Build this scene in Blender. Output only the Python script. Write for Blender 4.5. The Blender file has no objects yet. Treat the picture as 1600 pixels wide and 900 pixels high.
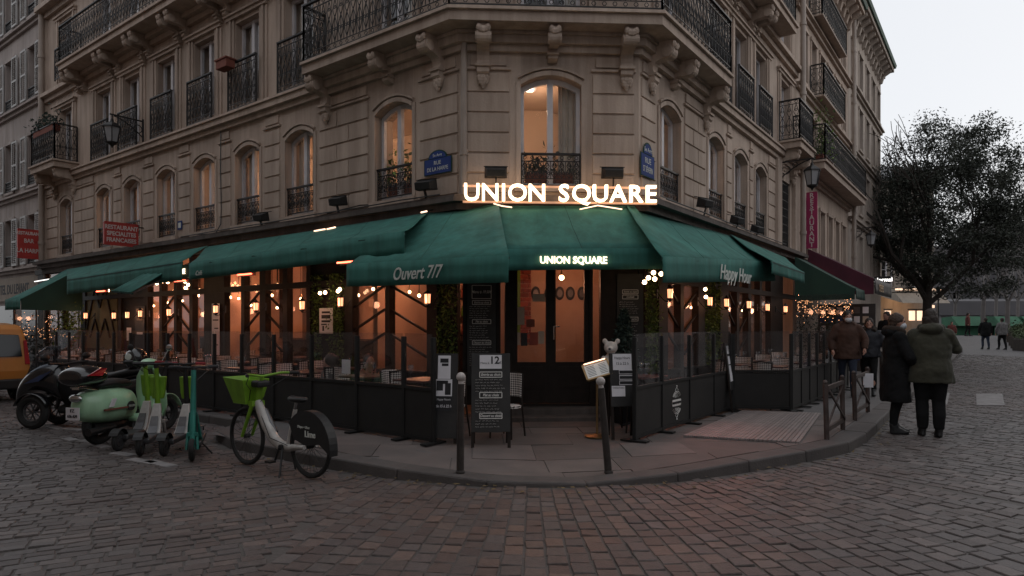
import bpy, math, random
from mathutils import Vector, Matrix
PI = math.pi
R = math.radians
rnd = random.Random(7)
sc = bpy.context.scene
col = sc.collection

# ---------------------------------------------------------------- camera, sky, sun, exposure
FPX = 1040.0; HOR = 510.0; CAMH = 1.5
cd = bpy.data.cameras.new('camera'); cam = bpy.data.objects.new('camera', cd); col.objects.link(cam)
cd.sensor_width = 36; cd.lens = FPX / 1600 * 36; cd.shift_y = (HOR - 450) / 1600
cd.clip_start = 0.05; cd.clip_end = 2000
cam.location = (0, 0, CAMH); cam.rotation_euler = (PI / 2, 0, 0); sc.camera = cam

SUN_EL, SUN_AZ = R(22), R(70)        # azimuth clockwise from +Y
wd = bpy.data.worlds.new('World'); sc.world = wd; wd.use_nodes = True
nt = wd.node_tree; nt.nodes.clear()
sky = nt.nodes.new('ShaderNodeTexSky'); sky.sky_type = 'NISHITA'; sky.sun_disc = False
sky.sun_elevation = SUN_EL; sky.sun_rotation = SUN_AZ; sky.dust_density = 2.0; sky.air_density = 1.0
b1 = nt.nodes.new('ShaderNodeBackground'); b1.inputs[1].default_value = 0.018
b2 = nt.nodes.new('ShaderNodeBackground'); b2.inputs[0].default_value = (0.905, 0.92, 0.95, 1); b2.inputs[1].default_value = 0.95
ad = nt.nodes.new('ShaderNodeAddShader'); wo = nt.nodes.new('ShaderNodeOutputWorld')
nt.links.new(sky.outputs[0], b1.inputs[0]); nt.links.new(b1.outputs[0], ad.inputs[0])
nt.links.new(b2.outputs[0], ad.inputs[1]); nt.links.new(ad.outputs[0], wo.inputs[0])
sl = bpy.data.lights.new('sun', 'SUN'); sl.energy = 0.5 * 0.3; sl.angle = R(40); sl.color = (1, .93, .88)
so = bpy.data.objects.new('sun', sl); col.objects.link(so)
sdir = Vector((math.sin(SUN_AZ) * math.cos(SUN_EL), math.cos(SUN_AZ) * math.cos(SUN_EL), math.sin(SUN_EL)))
so.rotation_euler = sdir.to_track_quat('Z', 'Y').to_euler(); so.location = (8, 2, 25)
vs = sc.view_settings
vs.view_transform = 'Standard'; vs.look = 'None'; vs.exposure = -0.12; vs.gamma = 1; vs.use_curve_mapping = False
sc.render.engine = 'CYCLES'
cy = sc.cycles
cy.use_denoising = True; cy.max_bounces = 6; cy.diffuse_bounces = 3; cy.glossy_bounces = 3
cy.transparent_max_bounces = 14; cy.transmission_bounces = 4; cy.sample_clamp_indirect = 4
cy.caustics_reflective = False; cy.caustics_refractive = False

# ---------------------------------------------------------------- helpers
def wm(o):
    m = o.matrix_basis.copy()
    if o.parent: m = wm(o.parent) @ o.matrix_parent_inverse @ m
    return m

def thing(name, label, cat, loc=(0, 0, 0), rz=0.0, group=None, sc_=1.0):
    o = bpy.data.objects.new(name, None); col.objects.link(o)
    o.empty_display_size = 0.1
    o.matrix_basis = Matrix.Translation(Vector(loc)) @ Matrix.Rotation(rz, 4, 'Z') @ Matrix.Scale(sc_, 4)
    return tag(o, label, cat, group)

def tag(o, label, cat, group=None):
    o['label'] = label; o['category'] = cat
    if group: o['group'] = group
    return o

def struct(o): o['kind'] = 'structure'; return o

def link(name, me, parent=None, world=True, mtx=None):
    o = bpy.data.objects.new(name, me); col.objects.link(o)
    if parent is not None:
        o.parent = parent
        if world: o.matrix_parent_inverse = wm(parent).inverted()
    if mtx is not None: o.matrix_basis = mtx
    return o

def copy_tree(o, parent=None, top=True):
    c = o.copy(); col.objects.link(c)
    if not top: c.parent = parent
    for ch in o.children: 
        if ch is not c: copy_tree(ch, c, False)
    return c

class MB:
    def __init__(s, M=None): s.v = []; s.f = []; s.M = M
    def add(s, vs, fs):
        n = len(s.v)
        if s.M is not None: vs = [s.M @ Vector(p) for p in vs]
        s.v.extend([tuple(p) for p in vs]); s.f.extend([tuple(i + n for i in f) for f in fs])
        return s
    def hexa(s, p):   # 8 corners: bottom ring 0-3, top ring 4-7
        p = [Vector(q) for q in p]
        if (p[1] - p[0]).cross(p[3] - p[0]).dot(p[4] - p[0]) < 0: p = [p[3], p[2], p[1], p[0], p[7], p[6], p[5], p[4]]
        return s.add(p, [(3, 2, 1, 0), (4, 5, 6, 7), (0, 1, 5, 4), (1, 2, 6, 5), (2, 3, 7, 6), (3, 0, 4, 7)])
    def box(s, c, sz, rot=None):
        x, y, z = sz[0] / 2, sz[1] / 2, sz[2] / 2; c = Vector(c)
        p = [Vector(q) for q in ((-x, -y, -z), (x, -y, -z), (x, y, -z), (-x, y, -z), (-x, -y, z), (x, -y, z), (x, y, z), (-x, y, z))]
        if rot is not None: p = [rot @ q for q in p]
        return s.hexa([c + q for q in p])
    def fb(s, F, u0, u1, d0, d1, z0, z1):
        return s.hexa([F.P(u0, d0, z0), F.P(u1, d0, z0), F.P(u1, d1, z0), F.P(u0, d1, z0), F.P(u0, d0, z1), F.P(u1, d0, z1), F.P(u1, d1, z1), F.P(u0, d1, z1)])
    def bar(s, a, b, w, h=None, up=(0, 0, 1)):
        a, b = Vector(a), Vector(b); h = h or w
        t = (b - a).normalized(); up = Vector(up)
        if abs(t.dot(up)) > .98: up = Vector((1, 0, 0))
        x = t.cross(up).normalized() * (w / 2); y = x.cross(t).normalized() * (h / 2)
        return s.hexa([a - x - y, a + x - y, a + x + y, a - x + y, b - x - y, b + x - y, b + x + y, b - x + y])
    def tube(s, pts, r, n=6, closed=False, caps=True):
        pts = [Vector(p) for p in pts]; m = len(pts)
        rr = r if isinstance(r, (list, tuple)) else [r] * m
        vs = []; px = None
        for i in range(m):
            if closed: t = pts[(i + 1) % m] - pts[i - 1]
            else: t = pts[min(i + 1, m - 1)] - pts[max(i - 1, 0)]
            if t.length < 1e-9: t = Vector((0, 0, 1))
            t.normalize()
            if px is None:
                a = Vector((0, 0, 1)) if abs(t.z) < .9 else Vector((1, 0, 0))
                px = t.cross(a).normalized()
            else:
                px = px - t * px.dot(t)
                px = px.normalized() if px.length > 1e-6 else t.orthogonal().normalized()
            py = t.cross(px)
            for k in range(n):
                a = 2 * PI * k / n
                vs.append(pts[i] + (px * math.cos(a) + py * math.sin(a)) * rr[i])
        fs = []
        for i in range(m if closed else m - 1):
            j = (i + 1) % m
            for k in range(n):
                l = (k + 1) % n
                fs.append((i * n + k, i * n + l, j * n + l, j * n + k))
        if caps and not closed:
            fs.append(tuple(range(n - 1, -1, -1))); fs.append(tuple((m - 1) * n + k for k in range(n)))
        return s.add(vs, fs)
    def prism(s, poly, ext):
        poly = [Vector(p) for p in poly]; e = Vector(ext); n = len(poly)
        fs = [tuple(range(n - 1, -1, -1)), tuple(range(n, 2 * n))]
        for i in range(n): j = (i + 1) % n; fs.append((i, j, n + j, n + i))
        return s.add(poly + [p + e for p in poly], fs)
    def loft(s, rings, caps=True, closed=True):
        n = len(rings[0]); vs = [p for r in rings for p in r]; fs = []
        for i in range(len(rings) - 1):
            for k in range(n if closed else n - 1):
                l = (k + 1) % n
                fs.append((i * n + k, i * n + l, (i + 1) * n + l, (i + 1) * n + k))
        if caps and closed:
            fs.append(tuple(range(n - 1, -1, -1))); fs.append(tuple((len(rings) - 1) * n + k for k in range(n)))
        return s.add(vs, fs)
    def ell(s, rings, n=16, M=None, caps=True):   # rings (cx,cy,z,rx,ry)
        rr = []
        for cx, cy_, z, rx, ry in rings:
            r = [Vector((cx + rx * math.cos(2 * PI * k / n), cy_ + ry * math.sin(2 * PI * k / n), z)) for k in range(n)]
            if M is not None: r = [M @ p for p in r]
            rr.append(r)
        return s.loft(rr, caps)
    def lathe(s, prof, c=(0, 0, 0), n=12, M=None):
        c = Vector(c); rr = []
        for r, z in prof:
            ring = [Vector((r * math.cos(2 * PI * k / n), r * math.sin(2 * PI * k / n), z)) for k in range(n)]
            if M is not None: ring = [M @ p for p in ring]
            rr.append([p + c for p in ring])
        return s.loft(rr)
    def ball(s, c, r, n=10, m=6, rot=None):
        c = Vector(c); r = Vector(r) if isinstance(r, (tuple, list, Vector)) else Vector((r, r, r))
        rr = []
        for i in range(m + 1):
            a = -PI / 2 + PI * i / m; e = max(math.cos(a), .02)
            ring = [Vector((r.x * e * math.cos(2 * PI * k / n), r.y * e * math.sin(2 * PI * k / n), r.z * math.sin(a))) for k in range(n)]
            if rot is not None: ring = [rot @ p for p in ring]
            rr.append([p + c for p in ring])
        return s.loft(rr)
    def torus(s, c, r, t, axis=(0, 1, 0), n=24, k=8, a0=0, a1=2 * PI):
        c = Vector(c); q = Vector(axis).to_track_quat('Z', 'Y')
        full = abs(a1 - a0 - 2 * PI) < 1e-6
        cnt = n if full else n + 1
        pts = [c + q @ Vector((r * math.cos(a0 + (a1 - a0) * i / n), r * math.sin(a0 + (a1 - a0) * i / n), 0)) for i in range(cnt)]
        return s.tube(pts, t, k, closed=full)
    def mesh(s, name, mat, smooth=False):
        me = bpy.data.meshes.new(name); me.from_pydata(s.v, [], s.f)
        if mat is not None: me.materials.append(mat)
        if smooth: me.polygons.foreach_set('use_smooth', [True] * len(me.polygons))
        me.update(); return me
    def build(s, name, mat, parent=None, world=True, smooth=False, bevel=0, sub=0, remesh=0, sm=4, kind=None):
        o = link(name, s.mesh(name, mat, smooth or sub > 0 or remesh > 0), parent, world)
        if remesh:
            m = o.modifiers.new('remesh', 'REMESH'); m.mode = 'VOXEL'; m.voxel_size = remesh; m.use_smooth_shade = True
            m = o.modifiers.new('smooth', 'SMOOTH'); m.factor = .5; m.iterations = sm
        if bevel:
            m = o.modifiers.new('bevel', 'BEVEL'); m.width = bevel; m.segments = 2; m.limit_method = 'ANGLE'; m.angle_limit = R(40)
        if sub:
            m = o.modifiers.new('sub', 'SUBSURF'); m.levels = sub; m.render_levels = sub
        if smooth and not sub and not remesh:
            a = me_auto(o)
        if kind: o['kind'] = kind
        return o

def me_auto(o):
    try: o.data.set_sharp_from_angle(angle=R(42))
    except Exception: pass

def V2(p): return Vector((p[0], p[1]))
class Fr:
    def __init__(s, o, U, N): s.o = V2(o); s.U = V2(U).normalized(); s.N = V2(N).normalized()
    def P(s, u, d, z): q = s.o + s.U * u + s.N * d; return Vector((q.x, q.y, z))
    def pix(s, px, py, d=0.0):          # a pixel of the photograph on the plane d in front of the facade
        k = (px - 800) / FPX
        Y = (s.o.dot(s.N) + d) / (k * s.N.x + s.N.y)
        p = Vector((k * Y, Y)); return (p - s.o).dot(s.U), CAMH + (HOR - py) / FPX * Y
    def u(s, px, d=0.0): return s.pix(px, 500, d)[0]
    def ud(s, p): q = V2(p) - s.o; return q.dot(s.U), q.dot(s.N)
    def M(s, u, d, z, flip=False):      # text frame: x along the reading direction, y up, z outwards
        x = (-s.U if flip else s.U); p = s.P(u, d, z)
        return Matrix(((x.x, 0, s.N.x, p.x), (x.y, 0, s.N.y, p.y), (0, 1, 0, p.z), (0, 0, 0, 1)))
def gpix(px, py, z=0.0):                # a pixel on the ground at height z
    Y = (CAMH - z) * FPX / (py - HOR); return Vector(((px - 800) / FPX * Y, Y, z))

PA, PB = (-0.765, 10.2), (1.97, 10.35)
L = Fr(PA, (-.797, .604), (-.604, -.797))
C = Fr(PA, (PB[0] - PA[0], PB[1] - PA[1]), (PB[1] - PA[1], -(PB[0] - PA[0])))
Rf = Fr(PB, (.590, .807), (.807, -.590))
CW = (V2(PB) - V2(PA)).length
LEND, REND = 17.1, 9.9

def text(body, size, M, mat, parent, name='lettering', ext=.004, shear=0, bold=0, sx=1.0, al='CENTER', world=True, space=1.0):
    c = bpy.data.curves.new(name, 'FONT'); c.body = body; c.size = size; c.extrude = ext; c.shear = shear; c.offset = bold
    c.align_x = al; c.align_y = 'CENTER'; c.resolution_u = 3; c.space_character = space
    t = bpy.data.objects.new(name, c)
    me = bpy.data.meshes.new_from_object(t); bpy.data.objects.remove(t); bpy.data.curves.remove(c)
    me.materials.clear(); me.materials.append(mat)
    me.transform(Matrix.Scale(sx, 4, (1, 0, 0))); me.transform(M)
    return link(name, me, parent, world)

# ---------------------------------------------------------------- materials
MT = {}
def mk(name, c1, c2=None, scale=6, rough=.7, metal=0, bump=0, bscale=None, emit=None, es=1, spec=.5, sheen=0, isl=0, streak=0, coat=0, detail=4, trans=0):
    m = bpy.data.materials.new(name); m.use_nodes = True; N = m.node_tree.nodes; Lk = m.node_tree.links
    b = N['Principled BSDF']; b.inputs['Roughness'].default_value = rough; b.inputs['Metallic'].default_value = metal
    b.inputs['Specular IOR Level'].default_value = spec
    if coat: b.inputs['Coat Weight'].default_value = coat; b.inputs['Coat Roughness'].default_value = .12
    if sheen: b.inputs['Sheen Weight'].default_value = sheen
    if trans: b.inputs['Transmission Weight'].default_value = trans
    tc = N.new('ShaderNodeTexCoord'); nz = N.new('ShaderNodeTexNoise'); nz.inputs['Scale'].default_value = scale; nz.inputs['Detail'].default_value = detail
    Lk.new(tc.outputs['Object'], nz.inputs['Vector'])
    if c2 is None: c2 = tuple(x * .8 for x in c1)
    rp = N.new('ShaderNodeValToRGB'); rp.color_ramp.elements[0].position = .32; rp.color_ramp.elements[1].position = .68
    rp.color_ramp.elements[0].color = (*c1, 1); rp.color_ramp.elements[1].color = (*c2, 1)
    Lk.new(nz.outputs[0], rp.inputs[0]); out = rp.outputs[0]
    if isl:   # every separate piece a little lighter or darker
        g = N.new('ShaderNodeNewGeometry'); oi = N.new('ShaderNodeObjectInfo'); a = N.new('ShaderNodeMath'); a.operation = 'ADD'
        Lk.new(g.outputs['Random Per Island'], a.inputs[0]); Lk.new(oi.outputs['Random'], a.inputs[1])
        fr = N.new('ShaderNodeMath'); fr.operation = 'FRACT'; Lk.new(a.outputs[0], fr.inputs[0])
        mr = N.new('ShaderNodeMapRange'); mr.inputs[3].default_value = 1 - isl; mr.inputs[4].default_value = 1 + isl; Lk.new(fr.outputs[0], mr.inputs[0])
        mx = N.new('ShaderNodeMix'); mx.data_type = 'RGBA'; mx.blend_type = 'MULTIPLY'; mx.inputs[0].default_value = 1
        Lk.new(out, mx.inputs[6]); Lk.new(mr.outputs[0], mx.inputs[7]); out = mx.outputs[2]
    if streak:   # rain streaks and soot
        mp = N.new('ShaderNodeMapping'); mp.inputs['Scale'].default_value = (3.5, 3.5, .35); Lk.new(tc.outputs['Object'], mp.inputs[0])
        n2 = N.new('ShaderNodeTexNoise'); n2.inputs['Scale'].default_value = 1.5; n2.inputs['Detail'].default_value = 6; n2.inputs['Roughness'].default_value = .65
        Lk.new(mp.outputs[0], n2.inputs['Vector'])
        r2 = N.new('ShaderNodeValToRGB'); r2.color_ramp.elements[0].position = .36; r2.color_ramp.elements[1].position = .66
        k = 1 - streak; r2.color_ramp.elements[0].color = (k, k * .97, k * .95, 1); r2.color_ramp.elements[1].color = (1, 1, 1, 1)
        Lk.new(n2.outputs[0], r2.inputs[0])
        mx = N.new('ShaderNodeMix'); mx.data_type = 'RGBA'; mx.blend_type = 'MULTIPLY'; mx.inputs[0].default_value = 1
        Lk.new(out, mx.inputs[6]); Lk.new(r2.outputs[0], mx.inputs[7]); out = mx.outputs[2]
    Lk.new(out, b.inputs['Base Color'])
    if bump:
        n3 = N.new('ShaderNodeTexNoise'); n3.inputs['Scale'].default_value = bscale or scale * 6; n3.inputs['Detail'].default_value = 5
        Lk.new(tc.outputs['Object'], n3.inputs['Vector'])
        bp = N.new('ShaderNodeBump'); bp.inputs['Strength'].default_value = bump; bp.inputs['Distance'].default_value = .02
        Lk.new(n3.outputs[0], bp.inputs['Height']); Lk.new(bp.outputs[0], b.inputs['Normal'])
    if emit: b.inputs['Emission Color'].default_value = (*emit, 1); b.inputs['Emission Strength'].default_value = es
    MT[name] = m; return m
def glass(name, tint=(1, 1, 1), ior=1.45, rough=.02, dirt=0.0):
    m = bpy.data.materials.new(name); m.use_nodes = True; N = m.node_tree.nodes; Lk = m.node_tree.links; N.clear()
    t = N.new('ShaderNodeBsdfTransparent'); t.inputs[0].default_value = (*tint, 1)
    g = N.new('ShaderNodeBsdfGlossy'); g.inputs['Roughness'].default_value = rough; g.inputs[0].default_value = (.95, .97, 1, 1)
    lw = N.new('ShaderNodeLayerWeight'); pw = N.new('ShaderNodeMath'); pw.operation = 'POWER'; pw.inputs[1].default_value = 5
    Lk.new(lw.outputs['Facing'], pw.inputs[0]); f = N.new('ShaderNodeMath'); f.operation = 'MULTIPLY_ADD'; f.inputs[1].default_value = .7; f.inputs[2].default_value = .025 * ior
    Lk.new(pw.outputs[0], f.inputs[0])
    mx = N.new('ShaderNodeMixShader'); o = N.new('ShaderNodeOutputMaterial')
    Lk.new(f.outputs[0], mx.inputs[0]); Lk.new(t.outputs[0], mx.inputs[1]); Lk.new(g.outputs[0], mx.inputs[2])
    out = mx
    if dirt:
        d = N.new('ShaderNodeBsdfDiffuse'); d.inputs[0].default_value = (.35, .35, .36, 1)
        tc = N.new('ShaderNodeTexCoord'); nz = N.new('ShaderNodeTexNoise'); nz.inputs['Scale'].default_value = 3; nz.inputs['Detail'].default_value = 6
        Lk.new(tc.outputs['Object'], nz.inputs['Vector'])
        mr = N.new('ShaderNodeMapRange'); mr.inputs[1].default_value = .35; mr.inputs[2].default_value = .75; mr.inputs[3].default_value = dirt * .3; mr.inputs[4].default_value = dirt
        Lk.new(nz.outputs[0], mr.inputs[0])
        m2 = N.new('ShaderNodeMixShader'); Lk.new(mr.outputs[0], m2.inputs[0]); Lk.new(mx.outputs[0], m2.inputs[1]); Lk.new(d.outputs[0], m2.inputs[2]); out = m2
    Lk.new(out.outputs[0], o.inputs[0]); MT[name] = m; return m

mk('stone', (.52, .415, .345), (.43, .34, .28), 1.2, .9, bump=.25, bscale=30, streak=.27, isl=.13)
mk('stone_dark', (.13, .105, .095), (.09, .072, .065), 1.6, .9, bump=.3, bscale=26, streak=.4)
mk('stone_pale', (.46, .39, .335), (.37, .31, .27), 1.0, .9, bump=.2, bscale=20, streak=.3)
mk('stone_grey', (.43, .37, .345), (.34, .295, .275), 1.0, .9, bump=.2, bscale=20, streak=.3)
mk('cream', (.36, .31, .26), (.28, .24, .2), .8, .9, streak=.2)
mk('iron', (.016, .015, .015), (.024, .022, .022), 20, .5, .4)
mk('white_paint', (.62, .60, .62), (.52, .50, .52), 5, .5)
mk('curtain', (.50, .44, .38), (.42, .37, .32), 4, .95)
mk('shutter_paint', (.45, .44, .43), (.38, .37, .36), 5, .6)
mk('zinc', (.12, .12, .13), (.17, .17, .18), 3, .5, .5, streak=.3)
mk('copper_roof', (.05, .12, .09), (.035, .08, .062), 2, .7, streak=.3)
mk('pipe_paint', (.43, .36, .31), (.34, .28, .24), 3, .6, streak=.3)
mk('wood_dark', (.014, .009, .007), (.022, .015, .012), 8, .6, bump=.05, spec=.22)
mk('plaster_warm', (.52, .36, .27), (.42, .28, .205), 2, .9, bump=.1)
mk('plaster_room', (.55, .42, .32), (.48, .36, .27), 1.5, .9)
mk('floor_wood', (.10, .06, .04), (.06, .035, .025), 5, .4)
mk('brick_red', (.30, .07, .045), (.22, .05, .035), 9, .85, isl=.3)
mk('black', (.008, .008, .009), (.013, .013, .014), 14, .55)
mk('black_gloss', (.006, .006, .008), (.009, .009, .011), 5, .22, coat=.6)
mk('rubber', (.012, .012, .012), (.02, .02, .02), 30, .8)
mk('chrome', (.5, .5, .5), (.42, .42, .42), 10, .2, 1)
mk('grey_metal', (.10, .10, .105), (.14, .14, .145), 10, .45, .8)
mk('awning_green', (.05, .19, .16), (.04, .15, .126), 1.8, .85, bump=.5, bscale=4.5, streak=.3, spec=.3)
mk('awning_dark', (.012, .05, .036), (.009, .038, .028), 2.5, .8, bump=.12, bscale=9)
mk('awning_wine', (.085, .012, .028), (.06, .008, .02), 2.5, .8, bump=.1, bscale=9)
mk('awning_edge', (.006, .05, .04), (.004, .035, .03), 4, .8)
mk('letter_grey', (.62, .64, .60), (.52, .54, .50), 9, .7)
mk('neon', (.9, .8, .65), None, 5, .4, emit=(1.0, .70, .43), es=4.2)
mk('neon_small', (.9, .8, .65), None, 5, .4, emit=(1.0, .75, .5), es=3.0)
mk('sign_backlit', (.9, .9, .9), None, 5, .4, emit=(1, .95, .9), es=2.4)
mk('tube_light', (.9, .8, .7), None, 5, .4, emit=(1.0, .62, .42), es=2.6)
mk('bulb', (.9, .7, .5), None, 5, .4, emit=(1.0, .62, .33), es=16)
mk('lantern_glow', (.9, .6, .4), None, 30, .4, emit=(1.0, .40, .20), es=1.9)
mk('heater_glow', (.5, .05, .03), None, 30, .4, emit=(1.0, .12, .06), es=9.0)
mk('room_lamp', (.9, .9, .8), None, 5, .4, emit=(1.0, .80, .62), es=6)
mk('fairy', (.9, .6, .4), None, 5, .4, emit=(1.0, .45, .2), es=3.2)
mk('shop_glow', (.9, .8, .6), None, 5, .4, emit=(1.0, .66, .45), es=1.5)
mk('leaf_wall', (.115, .175, .03), (.06, .11, .02), 4, .7, isl=.5)
mk('leaf_dark', (.048, .054, .040), (.026, .032, .024), 1.2, .75, isl=.45)
mk('leaf_pine', (.03, .05, .04), (.018, .034, .026), 4, .8, isl=.4)
mk('leaf_hedge', (.06, .085, .03), (.035, .05, .02), 2, .8, isl=.4)
mk('bark', (.045, .036, .03), (.028, .022, .019), 8, .95, bump=.5, bscale=25)
mk('bark_far', (.15, .135, .13), (.12, .105, .10), 3, .95)
mk('far_wall', (.21, .20, .205), (.18, .17, .175), .4, .95)
mk('far_wall_dark', (.085, .08, .085), (.07, .066, .07), .4, .95)
mk('far_red', (.30, .05, .06), (.24, .04, .05), 3, .8)
mk('tarp_green', (.02, .12, .06), (.015, .09, .045), 2, .7)
mk('panel_grey', (.026, .0245, .0235), (.019, .018, .0175), 3, .6, bump=.03, spec=.25)
mk('frame_dark', (.011, .011, .011), (.016, .0155, .015), 9, .55, .0, spec=.3)
mk('bollard', (.018, .013, .011), (.035, .027, .023), 14, .6, bump=.15)
mk('bollard_ball', (.55, .5, .48), (.36, .33, .31), 18, .6)
mk('rail_rust', (.035, .022, .018), (.07, .05, .045), 9, .65, bump=.15)
mk('paper', (.74, .72, .75), (.68, .66, .69), 8, .7)
mk('paper_warm', (.45, .36, .28), (.40, .31, .24), 8, .7)
mk('ink', (.012, .012, .014), (.02, .02, .022), 9, .7)
mk('slate_board', (.013, .012, .012), (.028, .026, .025), 4, .6)
mk('chalk', (.78, .76, .72), (.55, .54, .52), 40, .9)
mk('brass', (.34, .23, .12), (.26, .17, .085), 8, .4, 1)
mk('blue_enamel', (.03, .055, .2), (.024, .042, .15), 4, .75, spec=.2)
mk('green_enamel', (.02, .06, .05), (.015, .045, .035), 4, .75, spec=.2)
mk('red_sign', (.45, .045, .035), (.36, .03, .025), 4, .5)
mk('pink_sign', (.36, .02, .10), (.28, .015, .08), 4, .5)
mk('sign_letter', (.62, .52, .50), (.55, .46, .44), 4, .6)
mk('terracotta', (.22, .07, .045), (.17, .05, .035), 8, .85)
mk('table_top', (.085, .035, .032), (.06, .025, .024), 6, .35)
mk('lime', (.23, .46, .03), (.17, .36, .025), 9, .5, streak=.3)
mk('lime_dark', (.10, .24, .02), (.08, .2, .015), 5, .4)
mk('vehicle_white', (.56, .55, .53), (.42, .40, .38), 9, .45, coat=.15, streak=.3)
mk('mint', (.46, .74, .50), (.38, .64, .42), 3, .35, coat=.4, streak=.2)
mk('teal', (.03, .27, .22), (.02, .2, .165), 9, .5, streak=.3)
mk('van_yellow', (.50, .20, .035), (.43, .165, .03), 1.5, .4, coat=.35)
mk('red_lens', (.35, .01, .02), (.28, .008, .015), 6, .2, coat=.5)
mk('blue_body', (.02, .045, .13), (.012, .03, .09), 4, .3, coat=.6)
mk('dark_glass', (.006, .006, .008), (.009, .009, .01), 6, .08)
mk('red_grip', (.25, .012, .02), (.18, .01, .015), 9, .7)
mk('skin', (.42, .23, .17), (.36, .19, .14), 9, .6)
mk('hair', (.018, .012, .009), (.03, .019, .014), 18, .7, bump=.6, bscale=40)
mk('hair_brown', (.07, .038, .022), (.022, .012, .008), 45, .6, bump=1.0, bscale=60)
mk('cloth_black', (.0075, .0075, .008), (.012, .012, .013), 6, .95, bump=.35, bscale=11, spec=.2)
mk('cloth_olive', (.042, .040, .024), (.030, .029, .018), 4, .85, bump=.45, bscale=10, sheen=.1)
mk('cloth_navy', (.012, .013, .02), (.008, .009, .013), 6, .7, bump=.45, bscale=13)
mk('cloth_brown', (.062, .028, .018), (.044, .02, .013), 6, .85, bump=.4, bscale=11)
mk('cloth_denim', (.02, .028, .05), (.014, .02, .036), 9, .9, bump=.2)
mk('cloth_red', (.13, .035, .03), (.10, .025, .022), 9, .9)
mk('cloth_grey', (.20, .19, .19), (.08, .075, .075), 22, .9)
mk('mask', (.55, .57, .60), (.48, .50, .53), 9, .8)
mk('fur_white', (.66, .61, .57), (.55, .50, .47), 20, .95, bump=.5, bscale=70)
mk('fur_dark', (.03, .018, .012), (.018, .012, .008), 30, .95, bump=.6, bscale=60)
mk('green_cloth', (.01, .045, .033), (.008, .035, .026), 6, .85)
mk('asphalt_walk', (.125, .118, .118), (.10, .094, .094), 3, .8, bump=.2, bscale=90, streak=.15)
mk('slab', (.125, .10, .092), (.09, .075, .07), 3, .75, bump=.22, bscale=45, isl=.22)
mk('kerb', (.085, .073, .069), (.062, .054, .052), 4, .75, bump=.3, bscale=40, isl=.15)
mk('deck', (.24, .20, .19), (.17, .145, .14), 8, .55, isl=.15)
mk('mark_white', (.27, .26, .26), (.17, .16, .16), 6, .8, bump=.3, bscale=40)
mk('dirt', (.05, .044, .04), (.035, .031, .029), 12, .95, bump=.4, bscale=60)
glass('pane'); glass('pane_screen', (.91, .91, .91), dirt=.035); glass('pane_shop', (.93, .9, .88), dirt=.03); glass('windshield', (.55, .57, .6), 1.5, .05, dirt=.12)
glass('wine_glass', (.92, .92, .92), 1.6)

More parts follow.
